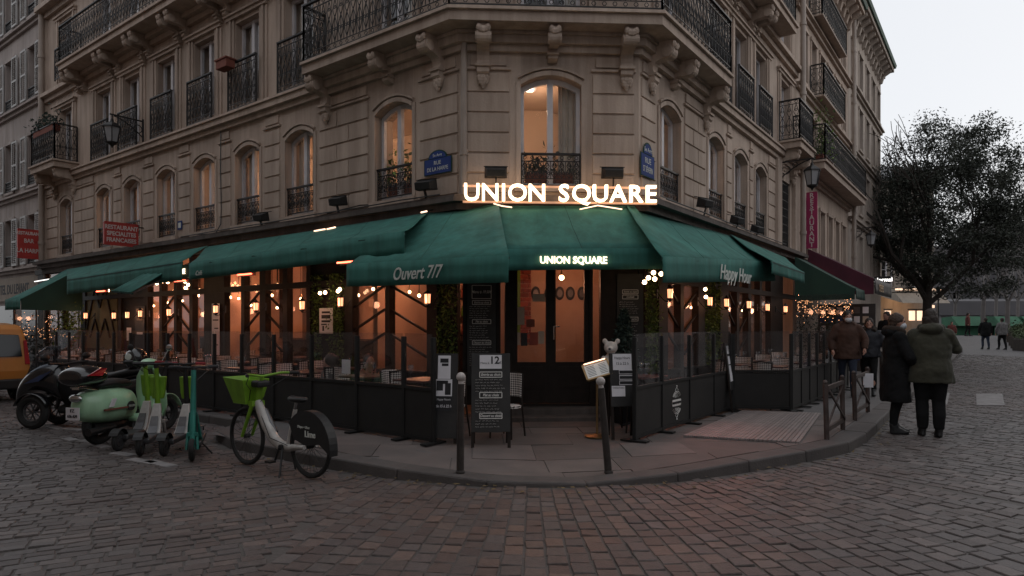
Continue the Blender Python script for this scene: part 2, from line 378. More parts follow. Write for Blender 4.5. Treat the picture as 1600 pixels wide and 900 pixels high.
def island_rand(N, Lk):
    g = N.new('ShaderNodeNewGeometry'); oi = N.new('ShaderNodeObjectInfo'); a = N.new('ShaderNodeMath'); a.operation = 'ADD'
    Lk.new(g.outputs['Random Per Island'], a.inputs[0]); Lk.new(oi.outputs['Random'], a.inputs[1])
    fr = N.new('ShaderNodeMath'); fr.operation = 'FRACT'; Lk.new(a.outputs[0], fr.inputs[0]); return fr.outputs[0]
def cobble_mat():
    m = bpy.data.materials.new('cobble'); m.use_nodes = True; N = m.node_tree.nodes; Lk = m.node_tree.links; b = N['Principled BSDF']
    r = island_rand(N, Lk)
    def ramp(cs):
        rp = N.new('ShaderNodeValToRGB'); rp.color_ramp.interpolation = 'LINEAR'; e = rp.color_ramp.elements
        while len(e) < len(cs): e.new(.5)
        for i, c in enumerate(cs): e[i].position = i / (len(cs) - 1); e[i].color = (*c, 1)
        Lk.new(r, rp.inputs[0]); return rp.outputs[0]
    grey = ramp([(.075, .067, .065), (.11, .10, .10), (.06, .055, .055), (.095, .083, .08), (.145, .135, .135), (.08, .068, .065), (.105, .096, .095)])
    red = ramp([(.10, .062, .052), (.07, .053, .049), (.115, .066, .052), (.09, .073, .068), (.135, .07, .046), (.07, .045, .041), (.115, .092, .086)])
    g = N.new('ShaderNodeNewGeometry'); nz = N.new('ShaderNodeTexNoise'); nz.inputs['Scale'].default_value = .35; nz.inputs['Detail'].default_value = 3
    Lk.new(g.outputs['Position'], nz.inputs['Vector'])
    sp = N.new('ShaderNodeVectorMath'); sp.operation = 'DISTANCE'; sp.inputs[1].default_value = (.2, 5.6, 0); Lk.new(g.outputs['Position'], sp.inputs[0])
    mr = N.new('ShaderNodeMapRange'); mr.inputs[1].default_value = 4.6; mr.inputs[2].default_value = 1.2; Lk.new(sp.outputs['Value'], mr.inputs[0])
    mu = N.new('ShaderNodeMath'); mu.operation = 'MULTIPLY_ADD'; mu.inputs[1].default_value = .9; mu.inputs[2].default_value = -.28; mu.use_clamp = True
    Lk.new(nz.outputs[0], mu.inputs[0]); a = N.new('ShaderNodeMath'); a.operation = 'ADD'; a.use_clamp = True
    m2 = N.new('ShaderNodeMath'); m2.operation = 'MULTIPLY'; m2.inputs[1].default_value = .5; Lk.new(mr.outputs[0], m2.inputs[0])
    Lk.new(m2.outputs[0], a.inputs[0]); Lk.new(mu.outputs[0], a.inputs[1])
    mx = N.new('ShaderNodeMix'); mx.data_type = 'RGBA'; Lk.new(a.outputs[0], mx.inputs[0]); Lk.new(grey, mx.inputs[6]); Lk.new(red, mx.inputs[7])
    n2 = N.new('ShaderNodeTexNoise'); n2.inputs['Scale'].default_value = 24; n2.inputs['Detail'].default_value = 5; Lk.new(g.outputs['Position'], n2.inputs['Vector'])
    r2 = N.new('ShaderNodeMapRange'); r2.inputs[1].default_value = .3; r2.inputs[2].default_value = .7; r2.inputs[3].default_value = .72; r2.inputs[4].default_value = 1.2; Lk.new(n2.outputs[0], r2.inputs[0])
    mm = N.new('ShaderNodeMix'); mm.data_type = 'RGBA'; mm.blend_type = 'MULTIPLY'; mm.inputs[0].default_value = 1; Lk.new(mx.outputs[2], mm.inputs[6]); Lk.new(r2.outputs[0], mm.inputs[7])
    Lk.new(mm.outputs[2], b.inputs['Base Color'])
    n3 = N.new('ShaderNodeTexNoise'); n3.inputs['Scale'].default_value = 70; n3.inputs['Detail'].default_value = 4; Lk.new(g.outputs['Position'], n3.inputs['Vector'])
    bp = N.new('ShaderNodeBump'); bp.inputs['Strength'].default_value = .5; bp.inputs['Distance'].default_value = .012; Lk.new(n3.outputs[0], bp.inputs['Height']); Lk.new(bp.outputs[0], b.inputs['Normal'])
    rr = N.new('ShaderNodeMapRange'); rr.inputs[3].default_value = .45; rr.inputs[4].default_value = .72; Lk.new(n2.outputs[0], rr.inputs[0]); Lk.new(rr.outputs[0], b.inputs['Roughness'])
    MT['cobble'] = m
cobble_mat()
def road_mat():
    m = bpy.data.materials.new('road_bed'); m.use_nodes = True; N = m.node_tree.nodes; Lk = m.node_tree.links; b = N['Principled BSDF']
    g = N.new('ShaderNodeNewGeometry')
    mp = N.new('ShaderNodeMapping'); mp.inputs['Rotation'].default_value = (0, 0, R(-32)); Lk.new(g.outputs['Position'], mp.inputs[0])
    br = N.new('ShaderNodeTexBrick'); br.inputs['Scale'].default_value = 1; br.inputs['Brick Width'].default_value = .2; br.inputs['Row Height'].default_value = .15; br.inputs['Mortar Size'].default_value = .012
    br.inputs['Color1'].default_value = (.10, .092, .094, 1); br.inputs['Color2'].default_value = (.075, .07, .07, 1); br.inputs['Mortar'].default_value = (.03, .028, .027, 1)
    Lk.new(mp.outputs[0], br.inputs['Vector'])
    nz = N.new('ShaderNodeTexNoise'); nz.inputs['Scale'].default_value = 40; nz.inputs['Detail'].default_value = 5; Lk.new(g.outputs['Position'], nz.inputs['Vector'])
    dr = N.new('ShaderNodeValToRGB'); dr.color_ramp.elements[0].color = (.066, .058, .054, 1); dr.color_ramp.elements[1].color = (.092, .082, .077, 1); Lk.new(nz.outputs[0], dr.inputs[0])
    ds = N.new('ShaderNodeVectorMath'); ds.operation = 'LENGTH'; Lk.new(g.outputs['Position'], ds.inputs[0])
    gt = N.new('ShaderNodeMath'); gt.operation = 'GREATER_THAN'; gt.inputs[1].default_value = 33.5; Lk.new(ds.outputs['Value'], gt.inputs[0])
    mx = N.new('ShaderNodeMix'); mx.data_type = 'RGBA'; Lk.new(gt.outputs[0], mx.inputs[0]); Lk.new(dr.outputs[0], mx.inputs[6]); Lk.new(br.outputs[0], mx.inputs[7])
    Lk.new(mx.outputs[2], b.inputs['Base Color']); b.inputs['Roughness'].default_value = .7
    bp = N.new('ShaderNodeBump'); bp.inputs['Strength'].default_value = .4; bp.inputs['Distance'].default_value = .02; Lk.new(nz.outputs[0], bp.inputs['Height']); Lk.new(bp.outputs[0], b.inputs['Normal'])
    MT['road_bed'] = m
road_mat()
def weave_mat():
    m = bpy.data.materials.new('weave'); m.use_nodes = True; N = m.node_tree.nodes; Lk = m.node_tree.links; b = N['Principled BSDF']
    tc = N.new('ShaderNodeTexCoord'); ck = N.new('ShaderNodeTexChecker'); ck.inputs['Scale'].default_value = 42
    ck.inputs['Color1'].default_value = (.80, .74, .70, 1); ck.inputs['Color2'].default_value = (.10, .08, .075, 1)
    mp = N.new('ShaderNodeMapping'); mp.inputs['Rotation'].default_value = (0, R(45), 0)
    fl = N.new('ShaderNodeVectorMath'); fl.operation = 'MULTIPLY'; fl.inputs[1].default_value = (1, 0, 1); Lk.new(tc.outputs['Object'], fl.inputs[0]); Lk.new(fl.outputs[0], mp.inputs[0])
    Lk.new(mp.outputs[0], ck.inputs['Vector']); Lk.new(ck.outputs[0], b.inputs['Base Color']); b.inputs['Roughness'].default_value = .6
    MT['weave'] = m
weave_mat()
def leaves(mb, pts, size, jit=.4, up=.3, r=rnd):
    for p in pts:
        n = Vector((r.gauss(0, 1), r.gauss(0, 1), r.gauss(0, 1) + up)).normalized()
        a = n.orthogonal().normalized(); a = Matrix.Rotation(r.uniform(0, 6.28), 3, n) @ a; b = n.cross(a)
        s = size * r.uniform(1 - jit, 1 + jit)
        p = Vector(p)
        mb.add([p - a * s * .5, p + b * s * .22, p + a * s * .5 + n * s * .1, p - b * s * .22], [(0, 1, 2, 3)])
# ================================================================ ground
def smst(t): t = max(0, min(1, t)); return t * t * (3 - 2 * t)
def gz(x, y):
    return .25 * smst((y - 20) / 18) + .55 * smst((y - 37) / 13)
def zs(x, y):      # top of the pavement, dropped at the crossing
    return .12 - .088 * math.exp(-((x - .45) / 1.3) ** 2) * smst((8.6 - y) / 1.7) + gz(x, y)
def catmull(P, n):
    out = []
    for i in range(len(P) - 1):
        p0, p1, p2, p3 = P[max(i - 1, 0)], P[i], P[i + 1], P[min(i + 2, len(P) - 1)]
        for k in range(n):
            t = k / n
            out.append(.5 * ((2 * p1) + (p2 - p0) * t + (2 * p0 - 5 * p1 + 4 * p2 - p3) * t * t + (3 * p1 - p0 - 3 * p2 + p3) * t ** 3))
    out.append(P[-1]); return out
mid = [V2(L.P(1.6, 3.25, 0)), V2((-1.79, 6.9)), V2((-1.13, 6.52)), V2((-.43, 6.26)), V2((.36, 6.18)), V2((1.1, 6.27)), V2((1.8, 6.52)), V2((3.0, 7.19)), V2((4.1, 8.0)), V2((4.95, 9.1)), V2((6.0, 10.62)), V2(Rf.P(4.5, 3.08, 0))]
kpath = [V2(L.P(26, 2.3, 0)), V2(L.P(14, 2.3, 0)), V2(L.P(8, 2.3, 0)), V2(L.P(2.1, 2.3, 0))] + catmull(mid, 6) + [V2(Rf.P(u, 3.05, 0)) for u in (8, 14, 20, 26, 32)]
walkpoly = kpath + [V2(Rf.P(32, -6, 0)), V2((0, 30)), V2(L.P(26, -6, 0))]
def inpoly(p, poly):
    x, y = p[0], p[1]; c = False; j = len(poly) - 1
    for i in range(len(poly)):
        a, b = poly[i], poly[j]
        if (a.y > y) != (b.y > y) and x < (b.x - a.x) * (y - a.y) / (b.y - a.y) + a.x: c = not c
        j = i
    return c
# road sheet
mb = MB()
ys = [-60, -20, 0, 10, 18] + [20 + 2 * i for i in range(17)] + [56, 70, 110, 200, 500]
xs = [-400, -100, -30, 0, 10, 20, 40, 100, 400]
vs_ = [(x, y, gz(x, y) - .0085) for y in ys for x in xs]
nx = len(xs)
mb.add(vs_, [(j * nx + i, j * nx + i + 1, (j + 1) * nx + i + 1, (j + 1) * nx + i) for j in range(len(ys) - 1) for i in range(nx - 1)])
road = struct(mb.build('road', MT['road_bed']))
# cobbles
rc = random.Random(3)
def cobble_pts(r):
    q = []
    for sx, sy in ((-1, -1), (1, -1), (1, 1), (-1, 1)):
        q.append((sx * (.5 - r.uniform(0, .07)), sy * (.5 - r.uniform(0, .07))))
    a = [(x, y, -.05) for x, y in q]; b = [(x, y, -.0055) for x, y in q]
    c = [(x * .94 + r.uniform(-.012, .012), y * .95, r.uniform(-.003, .003)) for x, y in q]
    return a + b + c
CF = [(0, 1, 5, 4), (1, 2, 6, 5), (2, 3, 7, 6), (3, 0, 4, 7), (4, 5, 9, 8), (5, 6, 10, 9), (6, 7, 11, 10), (7, 4, 8, 11), (8, 9, 10, 11)]
stones = []
def want(x, y):
    if y < 3.0 or y > 33: return False
    if abs(x) > .80 * y + .7: return False
    if x < 0 and y > 16.5: return False
    return not inpoly((x, y), walkpoly)
def zone(x, y):
    if x < -1.58 - .05 * (y - 5): return 0
    a = math.atan2(x - .35, 12.5 - y) if y < 12.5 else 9
    return 1 if (a < R(30) and y < 10) else 2
def lay(o, ang, w, ln, zn, ur, vr):
    c_, s_ = math.cos(ang), math.sin(ang)     # course direction
    v = vr[0]; row = 0
    while v < vr[1]:
        ww = w * rc.uniform(.92, 1.08); u = ur[0] + rc.uniform(0, ln)
        wob = rc.uniform(-.01, .01)
        while u < ur[1]:
            ll = ln * rc.uniform(.78, 1.22)
            cu, cv = u + ll / 2, v + ww / 2 + .018 * math.sin(u * 1.3) + wob
            x = o[0] + c_ * cu - s_ * cv; y = o[1] + s_ * cu + c_ * cv
            if zone(x, y) == zn and want(x, y): stones.append((x, y, ang, ll - .0055, ww - .0055))
            u += ll
        v += ww
lay((-8, 4), R(27), .108, .175, 0, (-13, 16), (-12, 12))
lay((8, 12), R(122), .122, .165, 2, (-18, 26), (-22, 20))
CWD = .128; nth = int(R(50) / (CWD / 7.3)); 
for i in range(nth):                           # fan of courses round the corner
    th = R(-20) + (i + .5) * CWD / 7.3; r_ = 1.5 + rc.uniform(0, .2)
    while r_ < 10.5:
        ll = .165 * rc.uniform(.8, 1.2); rr = r_ + ll / 2
        x = .35 + math.sin(th) * rr; y = 12.5 - math.cos(th) * rr
        if zone(x, y) == 1 and want(x, y): stones.append((x, y, th - PI / 2, ll - .006, rr * CWD / 7.3 - .006))
        r_ += ll
stones.sort(key=lambda s: s[1] if abs(s[0]) < .775 * s[1] and s[1] > 4.0 else 100 + s[1])
protos = []
for i in range(8):
    m_ = MB(); m_.add(cobble_pts(rc), CF); protos.append(m_.mesh('cobble', MT['cobble']))
for i, (x, y, a, l_, w_) in enumerate(stones[:300]):
    mt = Matrix.Translation((x, y, rc.uniform(-.004, .005) + gz(x, y))) @ Matrix.Rotation(a + rc.uniform(-.04, .04), 4, 'Z') @ Matrix.Rotation(rc.uniform(-.03, .03), 4, 'X') @ Matrix.Diagonal((l_, w_, 1, 1))
    link('cobble', protos[i % 8], road, False, mt)
mb = MB()
for x, y, a, l_, w_ in stones[300:]:
    mb.M = Matrix.Translation((x, y, rc.uniform(-.004, .005) + gz(x, y))) @ Matrix.Rotation(a + rc.uniform(-.05, .05), 4, 'Z') @ Matrix.Rotation(rc.uniform(-.035, .035), 4, 'X') @ Matrix.Diagonal((l_, w_, 1, 1))
    mb.add(cobble_pts(rc), CF)
mb.build('cobblestones', MT['cobble'], road, kind='stuff')
# pale stone studs marking the parking bay, and pale squares in the side street
for px, py, w, d in ((85, 668, .5, .14), (112, 671, .45, .13), (77, 663, .3, .12), (140, 690, .38, .14), (110, 687, .3, .13), (155, 697, .36, .13), (192, 710, .36, .13), (222, 721, .45, .12), (250, 725, .5, .13)):
    p = gpix(px, py); mb = MB(Matrix.Translation((p.x, p.y, .0)) @ Matrix.Rotation(R(-30 + rc.uniform(-8, 8)), 4, 'Z'))
    mb.box((0, 0, -.01), (w, d, .044)); mb.build('marking_stud', MT['mark_white'], road, bevel=.008)
for cs in (((1525, 616), (1566, 616), (1570, 634), (1526, 634)), ((1476, 615), (1484, 615), (1480, 633), (1470, 633))):
    pts = [gpix(*c) for c in cs]; mb = MB(); mb.prism([(p.x, p.y, -.03) for p in pts][::-1], (0, 0, .044)); mb.build('marking_slab', MT['mark_white'], road)
# pavement
mb = MB()
inner = []
n = len(kpath)
wallpts = []
for i, p in enumerate(kpath):
    if i < 5: u, d = L.ud(p); w = V2(L.P(u, -.3, 0))
    elif L.ud(p)[0] > -.3 and p.x < -.9: w = V2(L.P(max(L.ud(p)[0], .2), -.3, 0))
    elif Rf.ud(p)[0] > .2: w = V2(Rf.P(Rf.ud(p)[0], -.3, 0))
    else: w = V2(C.P(max(.1, min(CW - .1, C.ud(p)[0])), -.3, 0))
    wallpts.append(w)
NS = 9
for i in range(n):
    for k in range(NS + 1):
        t = k / NS; q = kpath[i].lerp(wallpts[i], t)
        q = q + (wallpts[i] - kpath[i]).normalized() * (.1 if k == 0 else 0)
        mb.v.append((q.x, q.y, zs(q.x, q.y) - .014))
for i in range(n - 1):
    for k in range(NS):
        a = i * (NS + 1) + k; mb.f.append((a, a + 1, a + NS + 2, a + NS + 1)[::-1])
walk = struct(mb.build('pavement', MT['asphalt_walk'], smooth=True))
# kerb stones
def resample(P, step):
    out = [P[0]]; acc = 0
    for i in range(len(P) - 1):
        a, b = P[i], P[i + 1]; l_ = (b - a).length; pos = 0
        while acc + (l_ - pos) >= step:
            pos += step - acc; acc = 0; out.append(a.lerp(b, pos / l_))
        acc += l_ - pos
    return out
ks = resample(kpath, .95)
for a, b in zip(ks, ks[1:]):
    t = (b - a).normalized(); nn = Vector((-t.y, t.x))
    if not inpoly(a + nn * .2, walkpoly): nn = -nn
    a2, b2 = a + t * .005, b - t * .005; j = rc.uniform(-.004, .004)
    q = [a2, b2, b2 + nn * .29, a2 + nn * .29]
    if (b - a).length > 1.2: continue
    mb = MB(); top = [(p.x, p.y, zs(p.x, p.y) + j) for p in q]; bot = [(p.x, p.y, -.15) for p in q]
    top[0] = (top[0][0] + nn.x * .02, top[0][1] + nn.y * .02, top[0][2]); top[1] = (top[1][0] + nn.x * .02, top[1][1] + nn.y * .02, top[1][2])
    mb.hexa(bot + top); mb.build('kerb_stone', MT['kerb'], walk, bevel=.02)
# paving slabs round the corner
def clip(poly, a, b, side):
    out = []
    f = lambda p: ((b.x - a.x) * (p.y - a.y) - (b.y - a.y) * (p.x - a.x)) * side
    for i in range(len(poly)):
        p, q = poly[i], poly[(i + 1) % len(poly)]; fp, fq = f(p), f(q)
        if fp >= 0: out.append(p)
        if (fp >= 0) != (fq >= 0): out.append(p.lerp(q, fp / (fp - fq)))
    return out
cen = Vector((.6, 9))
reg = [V2(L.P(2.1, .02, 0)), V2(L.P(2.1, 2.0, 0))] 
inn = []
for i in range(4, len(kpath) - 5):
    t = (kpath[min(i + 1, n - 1)] - kpath[i - 1]).normalized(); nn = Vector((-t.y, t.x)); inn.append(kpath[i] + nn * .30)
chain = [V2(L.P(1.2, -.2, 0))] + [p for p in inn[::3] if L.ud(p)[0] < 1.2 and Rf.ud(p)[0] < 4.2] + [V2(Rf.P(4.2, 2.74, 0)), V2(Rf.P(4.2, -.2, 0))]
rs = random.Random(11)
v = .02
while v < 4.5:
    h = rs.uniform(.5, .78); u = -4 + rs.uniform(0, .6)
    while u < 8:
        w = rs.uniform(.62, 1.15)
        poly = [V2(C.P(u + .004, v + .004, 0)), V2(C.P(u + w - .004, v + .004, 0)), V2(C.P(u + w - .004, v + h - .004, 0)), V2(C.P(u + .004, v + h - .004, 0))]
        for a, b in zip(chain, chain[1:] + chain[:1]):
            poly = clip(poly, a, b, 1 if ((b.x - a.x) * (cen.y - a.y) - (b.y - a.y) * (cen.x - a.x)) > 0 else -1)
            if len(poly) < 3: break
        if len(poly) >= 3:
            ar = abs(sum(poly[i].x * poly[(i + 1) % len(poly)].y - poly[(i + 1) % len(poly)].x * poly[i].y for i in range(len(poly)))) / 2
            if ar > .02:
                j = rs.uniform(-.005, .004); mb = MB(); m_ = len(poly)
                top = [(p.x, p.y, zs(p.x, p.y) + j - .002) for p in poly]; bot = [(p.x, p.y, zs(p.x, p.y) - .04) for p in poly]
                mb.add(bot + top, [tuple(range(m_, 2 * m_)), tuple(range(m_ - 1, -1, -1))] + [(i, (i + 1) % m_, m_ + (i + 1) % m_, m_ + i) for i in range(m_)])
                mb.build('paving_slab', MT['slab'], walk)
        u += w
    v += h
# ribbed boardwalk in front of the terrace on the side street
q = [gpix(*c, .13) for c in ((1067, 681), (1160, 642), (1283, 646), (1250, 692))]
deck = thing('boardwalk', 'ribbed pale boardwalk of narrow planks laid on the pavement beside the terrace screen', 'boardwalk', tuple(q[0]))
ND = 26
for i in range(ND):
    a, b = (i + .08) / ND, (i + .92) / ND
    p = [q[0].lerp(q[3], a), q[0].lerp(q[3], b), q[1].lerp(q[2], b), q[1].lerp(q[2], a)]
    mb = MB(); mb.hexa([(p_.x, p_.y, zs(p_.x, p_.y) - .002) for p_ in p] + [(p_.x, p_.y, zs(p_.x, p_.y) + .022) for p_ in p]); mb.build('plank', MT['deck'], deck)
# ================================================================ corner building
def isect(F1, d1, F2, d2):
    a = F1.o + F1.N * d1; b = F2.o + F2.N * d2
    M2 = Matrix(((F1.U.x, -F2.U.x), (F1.U.y, -F2.U.y))); t = M2.inverted() @ (b - a)
    return a + F1.U * t[0]
def path(d, uL, uR):      # polyline round the corner at offset d
    return [V2(L.P(uL, d, 0)), isect(L, d, C, d), isect(C, d, Rf, d), V2(Rf.P(uR, d, 0))]
def ring(mb, d0, d1, z0, z1, uL, uR):
    o, i = path(d1, uL, uR), path(d0, uL, uR)
    for k in range(3):
        q = [o[k], o[k + 1], i[k + 1], i[k]]
        mb.hexa([(p.x, p.y, z0) for p in q] + [(p.x, p.y, z1) for p in q])
def wall(mb, F, u0, u1, z0, z1, ops, t=.4, d=0.0):
    us = sorted({u0, u1, *[x for o in ops for x in o[:2]]}); zz = sorted({z0, z1, *[x for o in ops for x in o[2:4]]})
    for a, b in zip(us, us[1:]):
        start = None
        for k, (c, e) in enumerate(zip(zz, zz[1:])):
            hole = any(o[0] - 1e-6 <= a and b <= o[1] + 1e-6 and o[2] - 1e-6 <= c and e <= o[3] + 1e-6 for o in ops)
            if not hole and start is None: start = c
            if hole and start is not None: mb.fb(F, a, b, d - t, d, start, c); start = None
        if start is not None: mb.fb(F, a, b, d - t, d, start, z1)
def arch_pts(ua, ub, zb, h, n=8):
    return [(ua + (ub - ua) * i / n, zb - h + h * (1 - (2 * i / n - 1) ** 2)) for i in range(n + 1)]
def arch_fill(mb, F, ua, ub, zb, h, d0, d1):
    ap = arch_pts(ua, ub, zb - .004, h)
    for (a, za), (b, zb2) in zip(ap, ap[1:]):
        mb.hexa([F.P(a, d0, za), F.P(b, d0, zb2), F.P(b, d1, zb2), F.P(a, d1, za), F.P(a, d0, zb), F.P(b, d0, zb), F.P(b, d1, zb), F.P(a, d1, zb)])
def arch_band(mb, F, ua, ub, zb, h, w, d0, d1):
    ap = arch_pts(ua, ub, zb, h)
    for (a, za), (b, zb2) in zip(ap, ap[1:]):
        mb.hexa([F.P(a, d0, za), F.P(b, d0, zb2), F.P(b, d1, zb2), F.P(a, d1, za), F.P(a, d0, za + w), F.P(b, d0, zb2 + w), F.P(b, d1, zb2 + w), F.P(a, d1, za + w)])
def window(F, ua, ub, za, zb, h, parent, rows=1, lab=None, mat='white_paint', dd=-.17):
    mb = MB(); w = .06; c = (ua + ub) / 2; d0, d1 = dd - .03, dd + .03
    mb.fb(F, ua, ua + w, d0, d1, za, zb); mb.fb(F, ub - w, ub, d0, d1, za, zb); mb.fb(F, c - .045, c + .045, d0, d1 + .012, za + w, zb - h * .1)
    mb.fb(F, ua + w, ub - w, d0, d1 - .004, za, za + w * 1.3)
    if h: arch_band(mb, F, ua + w * .6, ub - w * .6, zb - .075, h, .2, d0, d1 - .006)
    else: mb.fb(F, ua + w, ub - w, d0, d1 - .004, zb - w, zb)
    for k in range(1, rows): z = za + (zb - za) * k / rows; mb.fb(F, ua + w, ub - w, d0 + .015, d1 - .015, z - .014, z + .014)
    o = mb.build('window', MT[mat], parent)
    for a, b in ((ua + w, c - .045), (c + .045, ub - w)):
        m = MB(); m.fb(F, a - .01, b + .01, dd - .004, dd + .002, za + .05, zb - .02); m.build('pane', MT['pane'], o)
    if lab: o['label'] = lab
    rc2 = random.Random(int(ua * 997 + za * 13))
    for s_, (ca, cb) in enumerate(((ua + .04, ua + .04 + (ub - ua) * rc2.choice((.14, .2, .3, .45))), (ub - .04 - (ub - ua) * rc2.choice((.14, .2, .3, .45)), ub - .04))):
        if rc2.random() < .78:
            m = MB(); nn_ = 10; m.loft([[F.P(ca + (cb - ca) * i / nn_, dd - .12 - .03 * math.sin(i * 2.2), z) for i in range(nn_ + 1)] for z in (za + .02, zb - .02)], False, False); m.build('curtain', MT['curtain'], o)
    return o
def motif_lines(w, h):
    out = []; n = 7
    for s in (-1, 1):
        out.append([(w / 2 + s * w * .40 * math.sin(PI * i / n), h * (.03 + .55 * i / n)) for i in range(n + 1)])
        out.append([(w / 2 + s * w * .34 * math.sin(PI * i / n) * (1 if i < 4 else .7), h * (.58 + .40 * i / n)) for i in range(n + 1)])
        out.append([(w / 2 + s * (w * .22 + w * .14 * math.cos(a)), h * .30 + w * .16 * math.sin(a)) for a in [2 * PI * i / 7 for i in range(8)]])
    out.append([(w / 2 + w * .17 * math.cos(a), h * .80 + w * .17 * math.sin(a)) for a in [2 * PI * i / 7 for i in range(8)]])
    out.append([(0, 0), (0, h)]); out.append([(w / 2, 0), (w / 2, h * .62)])
    return out
def railing(name, P2, z0, h, parent, unit=.155, r=.0085):
    mb = MB()
    for a, b in zip(P2, P2[1:]):
        ln = (b - a).length; n = max(1, round(ln / unit)); t = (b - a) / ln; w = ln / n
        A3 = Vector((a.x, a.y, 0)); B3 = Vector((b.x, b.y, 0)); Z = lambda z: Vector((0, 0, z))
        mb.bar(A3 + Z(z0 + h), B3 + Z(z0 + h), .055, .03); mb.bar(A3 + Z(z0 + h - .11), B3 + Z(z0 + h - .11), .018, .014)
        mb.bar(A3 + Z(z0 + .035), B3 + Z(z0 + .035), .022, .02); mb.bar(A3 + Z(z0 + .14), B3 + Z(z0 + .14), .014, .012)
        for p in (A3, B3): mb.bar(p + Z(z0 - .01), p + Z(z0 + h), .03, .03)
        ml = motif_lines(w, h - .26)
        for k in range(n):
            for pl in ml: mb.tube([Vector((a.x + t.x * (k * w + x), a.y + t.y * (k * w + x), z0 + .145 + y)) for x, y in pl], r, 3, caps=False)
            x = (k + .5) * w
            mb.torus((a.x + t.x * x, a.y + t.y * x, z0 + h - .055), w * .22, r * .9, (-t.y, t.x, 0), 7, 3)
            mb.torus((a.x + t.x * x, a.y + t.y * x, z0 + .088), w * .2, r * .9, (-t.y, t.x, 0), 6, 3)
    return mb.build(name, MT['iron'], parent)
def bez(p0, p1, p2, p3, n):
    return [tuple((1 - t) ** 3 * a + 3 * (1 - t) ** 2 * t * b + 3 * (1 - t) * t * t * c + t ** 3 * e for a, b, c, e in zip(p0, p1, p2, p3)) for t in [i / n for i in range(n)]]
def console(F, u, zt, D, H, w, parent, drop=True, mat='stone'):
    mb = MB()
    pr = [(-.05, 0), (D, 0), (D, -.07)] + bez((D - .01, -.09), (D + .07, -.14), (D + .03, -.30), (D - .12, -.27), 7) + bez((D - .13, -.26), (D * .35, -.2 - .12 * H), (.09, -.45 * H), (.10, -.78 * H), 6) + [(.14, -.83 * H), (.14, -.92 * H), (.08, -H), (-.05, -H)]
    mb.prism([F.P(u - w / 2, d, zt + z) for d, z in pr], F.P(u + w / 2, 0, 0) - F.P(u - w / 2, 0, 0))
    for s in (-1, 1):           # rolled scroll cheeks
        mb.prism([F.P(u + s * w / 2, D - .07 + .085 * math.cos(a), zt - .18 + .085 * math.sin(a)) for a in [2 * PI * i / 10 for i in range(10)]], (F.U.x * s * .025, F.U.y * s * .025, 0))
    mb.fb(F, u - w * .62, u + w * .62, -.05, .17, zt - .80 * H, zt - .74 * H)
    for k in range(5):          # carved leaf at the head
        a = (k - 2) * .38; mb.ball(F.P(u + math.sin(a) * w * .52, D + .02, zt - .05 - .05 * math.cos(a * 1.5)), (.045, .045, .06), 6, 4)
    if drop:
        for k, (x, z, r) in enumerate(((-.6, -1.02, .05), (.6, -1.02, .05), (0, -1.04, .06), (-.35, -1.1, .055), (.35, -1.1, .055), (0, -1.16, .05), (0, -1.23, .03))):
            mb.ball(F.P(u + x * w / 2, .07, zt + z * H), (r, r, r * 1.25), 6, 4)
    return mb.build('console', MT[mat], parent, bevel=0)

bld = thing('corner_building', 'tall brown stone corner building with wrought iron balconies above the green awnings', 'building', (PA[0], PA[1], 0))
LB = [1.52, 4.12, 5.9, 7.61, 9.37, 11.16, 12.84, 15.43]; RB = [1.22, 3.5, 5.05, 6.55, 8.75]; CB = [CW / 2]
ZT = 14.5
F1L = (3.62, 5.24); F1C = (3.66, 5.37)
F1, F2, F3, F4 = (3.62, 5.24), (6.14, 7.88), (8.80, 10.5), (11.5, 13.0)
AR = .15
for F, bays, u1, ww in ((L, LB, LEND, .45), (C, CB, CW, .47), (Rf, RB, REND, .45)):
    F1 = F1C if F is C else F1L
    ops = [(b - ww, b + ww, *f) for b in bays for f in (F1, F2, F3, F4)]
    if F is Rf: ops = [o for o in ops if not (abs((o[0] + o[1]) / 2 - 8.75) < .01 and o[2] == F1[0])] + [(8.3, 9.3, 3.5, 5.3)]
    mb = MB(); wall(mb, F, 0, u1, 3.25, ZT, ops)
    for b in bays:
        if not (F is Rf and b > 8): arch_fill(mb, F, b - ww, b + ww, F1[1], AR, -.4, -.004)
    mb.build('wall', MT['stone'], bld)
    for b in bays:
        if not (F is Rf and b > 8): window(F, b - ww, b + ww, *F1, AR, bld)
        for f in (F2, F3, F4): window(F, b - ww, b + ww, *f, 0, bld)
        # window surrounds
        m = MB()
        if not (F is Rf and b > 8):
            arch_band(m, F, b - ww, b + ww, F1[1], AR, .07, -.01, .03); arch_band(m, F, b - ww - .04, b + ww + .04, F1[1] + .09, AR, .035, -.01, .05)
            for s in (-1, 1):
                x = b + s * (ww + .035); m.fb(F, x - .035, x + .035, -.01, .02, F1[0], F1[1] - AR + .05)
            m.fb(F, b - ww - .1, b + ww + .1, -.01, .07, F1[0] - .09, F1[0] - .004)
        for f in (F2, F3, F4):
            for s in (-1, 1):
                for k, (o_, dd) in enumerate(((.05, .035), (.15, .055), (.25, .03))):
                    x = b + s * (ww + o_); m.fb(F, x - .035, x + .035, -.01, dd, f[0] - .1, f[1] + .08)
            m.fb(F, b - ww - .3, b + ww + .3, -.01, .07, f[1] + .08, f[1] + .15)
            m.fb(F, b - ww - .33, b + ww + .33, -.01, .11, f[1] + .15, f[1] + .19)
        m.build('window_surround', MT['stone'], bld)
F1 = F1L
